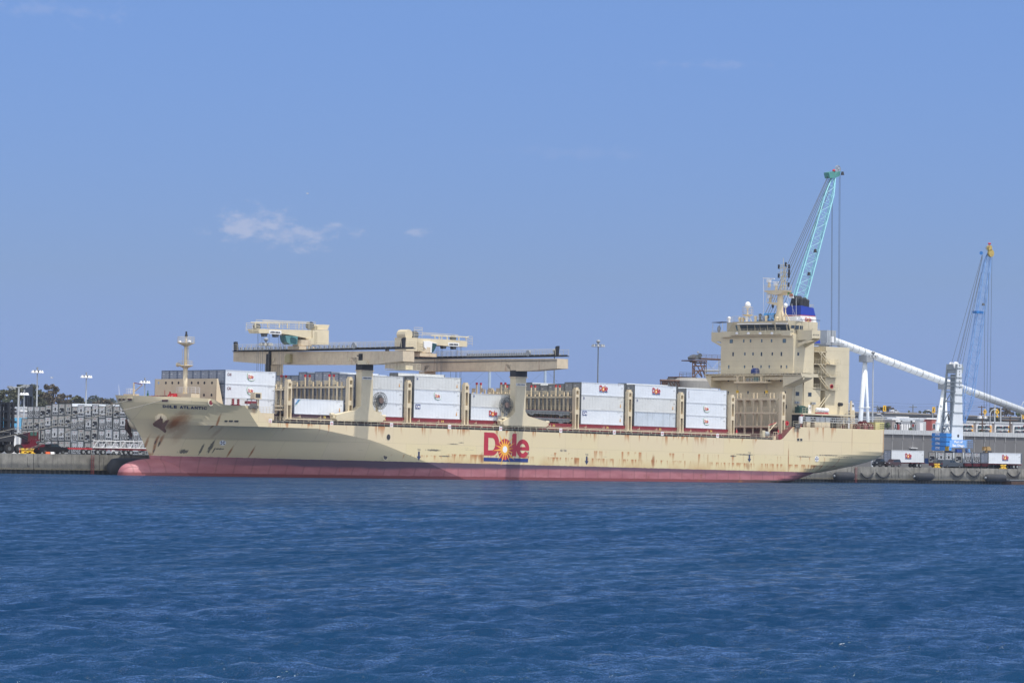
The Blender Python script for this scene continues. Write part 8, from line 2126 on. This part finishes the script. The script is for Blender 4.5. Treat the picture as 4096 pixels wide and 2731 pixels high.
for (x0, x1, lab) in ((3893, 3906, 'taupe stair tower left in the balcony building'), (3967, 3980, 'taupe stair tower in the middle of the balcony building'), (4041, 4053, 'taupe stair tower right in the balcony building')):
    block(lab, x0, x1, 1690 + (x0 - 3893) * .025, m_ataupe, [(x0 + 8, 1712, x0 + 11, 1720)], Y=YA + .5)
block('low pale blue industrial building under the road bridge', 3585, 3632, 1670, paint('pale_blue_wall', (.30, .38, .46), .6), Y=300, cat='building')
block('long white low building behind the stern winches', 3380, 3500, 1684, m_awhite, Y=240, cat='building')
block('wide dark-roofed shed behind the stern', 3360, 3510, 1676, m_agrey, Y=290, cat='building')
block('grey block left of the tall palm, behind the vent house', 3496, 3568, 1684, paint('pale_grey_wall', (.40, .42, .46), .6), Y=232)

# left background: blue roofed shed, screen tower, small grey building
YL = 230.0
t = thing('blue_roof_shed', 'long shed with a bright blue ribbed roof behind the container lifter', 'shed', (W(60, 1720, Y=YL).x, YL, QZ))
a, b_, c, d = W(-160, 1668, Y=YL + 22), W(190, 1668, Y=YL + 22), W(-130, 1715, Y=YL), W(185, 1715, Y=YL)
mb = MB(); n = 60
for i in range(n):
    u0, u1 = i / n, (i + .8) / n; mb.face([a.lerp(b_, u0), a.lerp(b_, u1), c.lerp(d, u1), c.lerp(d, u0)]); mb.face([a.lerp(b_, u1) - Vector((0, 0, .3)), a.lerp(b_, (i + 1) / n) - Vector((0, 0, .3)), c.lerp(d, (i + 1) / n) - Vector((0, 0, .3)), c.lerp(d, u1) - Vector((0, 0, .3))])
mb.build('roof', paint('blue_roof', (.045, .26, .45), .45, var=.06), t)
mb = MB(); mb.box(a.x + 1, YL + .8, QZ, d.x - 1, YL + 30, c.z - .2); mb.build('wall', m_awhite, t)
mb = MB(); mb.box(a.x, YL + 21, a.z - .2, b_.x, YL + 23, a.z + .9); mb.build('ridge', m_ataupe, t)
block('small pale grey building above the blue roof', 82, 110, 1646, paint('pale_grey_wall2', (.45, .45, .47)), Y=330, cat='building'); block('taller white annex of the small grey building', 93, 109, 1632, m_awhite, [(102, 1634, 108, 1646)], Y=334, cat='building')
YSc = 560.0
t = thing('screen_tower', 'dark rectangular screen on a lattice tower among the left trees', 'tower', (W(112, 1600, Y=YSc).x, YSc, QZ))
m_scr = paint('dark_blue_steel', (.018, .028, .05), .7)
mb = MB(); put_wbox(mb, 92, 1537, 131, 1585, YSc, 4); mb.build('screen', m_scr, t)
mb = MB()
for px in (101, 110, 120, 127): a = W(px, 1585, Y=YSc); mb.box(a.x - .8, YSc, QZ, a.x + .8, YSc + 1.5, a.z)
for py in (1590, 1605, 1625): a, b_ = W(96, py, Y=YSc), W(130, py, Y=YSc); mb.box(a.x, YSc + .2, a.z - .6, b_.x, YSc + 1.2, a.z)
mb.build('lattice', m_scr, t)

# ------------------------------------------------------------------ trees
def leafmat(name, c):
    m, t, p = newmat(name); oc = t.n('ShaderNodeTexCoord').outputs['Object']
    oi = t.n('ShaderNodeObjectInfo')
    n1 = t.noise(oc, .35, 3)
    col = t.mix(t.rng(n1, .35, .65), tuple(x * .65 for x in c), tuple(x * 1.35 for x in c)); t.put(p.inputs['Base Color'], col); p.inputs['Roughness'].default_value = .7
    return m
m_leaf = [leafmat('eucalyptus_leaves', (.075, .080, .045)), leafmat('brownish_leaves', (.090, .072, .048)), leafmat('dark_leaves', (.045, .060, .038)), leafmat('palm_leaves', (.07, .10, .045))]
m_bark = paint('bark', (.16, .12, .09), .9)
TR_RNG = random.Random(5)
def tree(lab, Y, blobs, z_, lm, trunk, dens=1.0, leaf=.75, group='trees behind the terminal'):
    """blobs: (x, y, rx, ry) in the local pixel frame z_; trunk: (x, y base)"""
    f = (z_(1, 0)[0] - z_(0, 0)[0]); k = (W(2001, 1700, Y=Y).x - W(2000, 1700, Y=Y).x)
    cs = [W(*z_(x, y), Y=Y) for x, y, _, _ in blobs]; kz = (W(2000, 1700, Y=Y).z - W(2000, 1701, Y=Y).z)
    tx = W(*z_(*trunk), Y=Y); t = thing('tree', lab, 'tree', (tx.x, Y, QZ), group=group)
    mb = MB(); rnd = TR_RNG
    for c, (x, y, rx, ry) in zip(cs, blobs):
        RX, RZ = rx * f * kz * 1.05, ry * f * kz; RX *= 1.25; RY = (RX + RZ) * .5
        n = int(dens * (80 + 26 * RX * RZ / (leaf * leaf)))
        n = min(n, 1500)
        sub = [(rnd.gauss(0, .45), rnd.gauss(0, .45), rnd.gauss(0, .45)) for _ in range(12)]
        for i in range(n):
            s_ = sub[rnd.randrange(12)]; u = Vector((s_[0] + rnd.gauss(0, .26), s_[1] + rnd.gauss(0, .26), s_[2] + rnd.gauss(0, .24)))
            if u.length > 1.05: u = u.normalized() * rnd.uniform(.8, 1.05)
            q = c + Vector((u.x * RX, u.y * RY, u.z * RZ)); 
            if q.z < QZ + .5: continue
            a = Vector((rnd.gauss(0, 1), rnd.gauss(0, 1), rnd.gauss(0, 1))).normalized(); b_ = a.orthogonal().normalized(); c2 = a.cross(b_); l_ = leaf * rnd.uniform(.5, 1.2)
            mb.face([q + b_ * l_ * .6, q + c2 * l_ * .45, q - b_ * l_ * .6, q - c2 * l_ * .45])
    mb.build('crown', lm, t)
    tb = MB(); base = Vector((tx.x, Y, QZ)); lowest = min(c.z for c in cs); fork = Vector((tx.x + .4, Y, max(QZ + 2, QZ + (lowest - QZ) * .7)))
    H = max(c.z for c in cs) - QZ; r0 = H * .022 + .15
    tb.tube(base, fork, r0, 8, r0 * .75)
    for c in cs: m_ = fork.lerp(c, .55) + Vector((rnd.uniform(-.5, .5), rnd.uniform(-.5, .5), H * .03)); tb.tube(fork, m_, r0 * .6, 6, r0 * .4); tb.tube(m_, c, r0 * .4, 6, r0 * .15)
    tb.build('trunk', m_bark, t); return t
zL = zm(0, 1480, 4.356); z1b = zm(0, 1250, 2.24); zRr = zm(3440, 1600, 6.918); zRf = zm(3760, 1600, 6.533)
tree('broad spreading tree at the left edge behind the blue roof', 520, [(80, 400, 80, 50), (190, 360, 100, 45), (20, 470, 50, 45), (90, 500, 80, 55), (-60, 450, 80, 70)], zL, m_leaf[0], (120, 750))
tree('dense tree left of the dark screen tower', 500, [(290, 370, 75, 60), (250, 460, 80, 60), (340, 480, 60, 70), (370, 300, 40, 40)], zL, m_leaf[0], (300, 750))
tree('dark undergrowth trees above the blue roof at the left', 440, [(40, 620, 90, 90), (150, 560, 80, 70), (180, 680, 90, 80), (-50, 640, 80, 90), (290, 600, 80, 80), (330, 700, 70, 60), (90, 730, 80, 50)], zL, m_leaf[2], (150, 790), dens=.8)
tree('trees standing behind the dark screen tower', 640, [(590, 300, 55, 55), (620, 390, 55, 60), (560, 480, 70, 80), (640, 540, 70, 80), (450, 520, 70, 90), (540, 610, 90, 60)], zL, m_leaf[0], (560, 760))
tree('tall tree with a two-part crown, right of the screen tower', 540, [(830, 300, 48, 50), (930, 300, 65, 45), (985, 340, 35, 40), (900, 400, 80, 35), (850, 450, 90, 50), (860, 520, 70, 70)], zL, m_leaf[1], (870, 760))
tree('bushy tree between the lamp mast and the tall two-part tree', 560, [(700, 380, 60, 45), (740, 440, 80, 55), (700, 520, 80, 60), (770, 570, 90, 60), (680, 610, 80, 50), (850, 600, 90, 50)], zL, m_leaf[0], (730, 760))
tree('round-topped tree above the middle of the yard containers', 600, [(1060, 460, 60, 40), (1110, 450, 45, 35), (1030, 500, 50, 40), (1080, 540, 80, 40), (1100, 590, 100, 35)], zL, m_leaf[1], (1080, 700))
tree('thin tree with two small puffs of leaves', 620, [(1175, 460, 20, 15), (1222, 455, 24, 18), (1190, 550, 60, 30), (1170, 590, 70, 40)], zL, m_leaf[1], (1190, 700))
tree('low broad tree above the yard containers near the bow', 600, [(1300, 515, 70, 35), (1360, 470, 40, 30), (1390, 520, 60, 40), (1330, 580, 90, 40), (1430, 560, 60, 50), (1480, 600, 40, 30)], zL, m_leaf[0], (1340, 700))
tree('far hazy tree between the bow and the lamp mast', 1500, [(850, 770, 45, 22), (880, 800, 70, 25), (820, 800, 50, 20), (985, 790, 50, 20), (1010, 810, 40, 20)], z1b, m_leaf[2], (870, 840), leaf=1.4)
tree('brownish tree close behind the bow tip', 700, [(870, 815, 55, 20), (930, 790, 45, 22), (955, 815, 45, 20)], z1b, m_leaf[1], (920, 840))
tree('round clump of trees standing on the bridge line right of the stern', 470, [(505, 255, 50, 45), (610, 240, 60, 45), (730, 215, 55, 50), (805, 205, 60, 45), (900, 250, 55, 50), (640, 270, 40, 30), (750, 265, 60, 30)], zRr, m_leaf[1], (700, 330), leaf=.6)
tree('dark rounded tree beyond the bridge near the conveyor leg', 620, [(1870, 310, 95, 45), (1780, 340, 60, 25), (1660, 330, 45, 25), (1980, 340, 60, 30)], zRr, m_leaf[2], (1850, 380), leaf=.8)
tree('trees under the bridge behind the stern vent house', 350, [(620, 480, 70, 30), (700, 470, 60, 35), (900, 510, 90, 35), (800, 520, 70, 25)], zRr, m_leaf[1], (700, 560), leaf=.5)
tree('small bush tree beside the narrow white block', 300, [(1690, 530, 45, 30), (1720, 510, 35, 20)], zRr, m_leaf[2], (1700, 600), leaf=.45)
tree('left part of the big tree group right of the diamond signs', 480, [(1350, 240, 60, 45), (1420, 220, 60, 45), (1330, 300, 55, 60), (1430, 330, 80, 60)], zRf, m_leaf[1], (1400, 420), leaf=.7)
tree('middle part of the big tree group right of the diamond signs', 500, [(1530, 240, 70, 60), (1560, 310, 80, 60), (1600, 360, 80, 50)], zRf, m_leaf[1], (1550, 420), leaf=.7)
tree('right part of the big tree group below the pipe', 490, [(1690, 230, 70, 50), (1760, 270, 70, 50), (1700, 330, 90, 60), (1820, 330, 60, 55), (1890, 350, 50, 50)], zRf, m_leaf[1], (1730, 430), leaf=.7)
tree('green bushes at the right edge of the bridge line', 460, [(2020, 360, 50, 40), (2060, 380, 60, 40), (2150, 400, 50, 30)], zRf, m_leaf[3], (2040, 430), leaf=.6)
tree('dark slim cypress-like tree below the right diamond sign', 330, [(1490, 480, 20, 45), (1490, 530, 28, 35)], zRf, m_leaf[2], (1490, 580), leaf=.4)
def palm(lab, px, py, Y, r_, z_, shaggy=0):
    c = W(*z_(px, py), Y=Y); t = thing('palm_tree', lab, 'palm tree', (c.x, Y, QZ), group='palms by the apartments'); k = W(2000, 1700, Y=Y).z - W(2000, 1701, Y=Y).z; f = (z_(1, 0)[0] - z_(0, 0)[0]); Rr = r_ * f * k
    mb = MB(); mb.tube((c.x, Y, QZ), (c.x, Y, c.z), .35, 8, .25); mb.build('trunk', m_bark, t)
    mb = MB(); rnd = random.Random(px)
    for i in range(60 + shaggy):
        a = rnd.uniform(0, 6.28); e = rnd.uniform(-.9 if shaggy else -.5, 1.2); d = Vector((math.cos(a) * math.cos(e), math.sin(a) * math.cos(e), math.sin(e))); pts = []
        for j in range(6): u = j / 5; pts.append(c + d * Rr * u - Vector((0, 0, Rr * .55 * u * u)))
        s_ = Vector((-math.sin(a), math.cos(a), 0))
        for j in range(5): w0 = .30 * (1 - j / 6); w1 = .30 * (1 - (j + 1) / 6); mb.face([pts[j] - s_ * w0, pts[j] + s_ * w0, pts[j + 1] + s_ * w1, pts[j + 1] - s_ * w1])
    mb.build('crown', m_leaf[3], t)
palm('tall bushy palm right beside the stern vent house', 770, 650, 205, 110, zRr, 90); palm('palm in front of the grey block with window bays', 1400, 790, 205, 85, zRr, 40); palm('palm between the conveyor legs before the white wing', 2210, 760, 205, 90, zRr, 40); palm('small palm standing above the bridge line', 1355, 300, 430, 45, zRr); palm('wide palm in front of the balcony building behind the wooden pole', 1085, 810, 205, 130, zRf, 60)

# ------------------------------------------------------------------ far ridge and gull
m_hill = paint('far_scrub', (.07, .08, .06), .95, var=.3, scale=.004)
mb = MB(); n = 120; rnd = random.Random(2); prev = None; YH_ = 4200
for i in range(n + 1):
    px = -400 + 5000 * i / n; h = (1618 if px < 900 else (1640 if px < 3000 else 1676)) - 7 * math.sin(i * .41) - 4 * math.sin(i * .93 + 1); q = W(px, h, Y=YH_); cur = (q, Vector((q.x, YH_, QZ - 1)), Vector((q.x + 300, YH_ + 900, QZ - 1)))
    if prev: mb.face([prev[1], cur[1], cur[0], prev[0]]); mb.face([prev[0], cur[0], cur[2], prev[2]])
    prev = cur
struct(mb.build('hills', m_hill))
def gull(px, py, Y, lab):
    q = W(px, py, Y=Y); t = thing('gull', lab, 'bird', tuple(q)); mb = MB(); mb.ball(q, .32, .14, .14, 10, 8); mb.ball(q + Vector((.34, 0, .05)), .1, .09, .09, 8, 6)
    mb.extr([q + Vector((-.3, -.08, 0)), q + Vector((-.55, 0, .02)), q + Vector((-.3, .08, 0))], (0, 0, .03)); mb.build('body', m_white, t)
    for s in (-1, 1): mb = MB(); mb.extr([q + Vector((.15, s * .1, .05)), q + Vector((.1, s * .55, .3)), q + Vector((-.1, s * 1.0, .18)), q + Vector((-.12, s * .5, .2)), q + Vector((-.12, s * .1, .05))], (0, 0, .025)); mb.build('wing', m_grey, t)
gull(207, 1511, 330, 'gull flying above the trees at the left'); gull(1230, 775, 420, 'tiny gull high in the sky above the first crane')

# ------------------------------------------------------------------ the hazy air over the harbour
hzm = bpy.data.materials.new('haze'); hzm.use_nodes = True; hn = hzm.node_tree; hn.nodes.clear()
pv = hn.nodes.new('ShaderNodeVolumePrincipled'); ho = hn.nodes.new('ShaderNodeOutputMaterial'); hn.links.new(pv.outputs[0], ho.inputs['Volume'])
pv.inputs['Color'].default_value = (.72, .82, 1.0, 1); pv.inputs['Density'].default_value = .00006; pv.inputs['Anisotropy'].default_value = 0.2
mb = MB(); mb.box(-3500, -1200, -4, 6500, 6500, 130); o = mb.build('haze', hzm); o['kind'] = 'stuff'
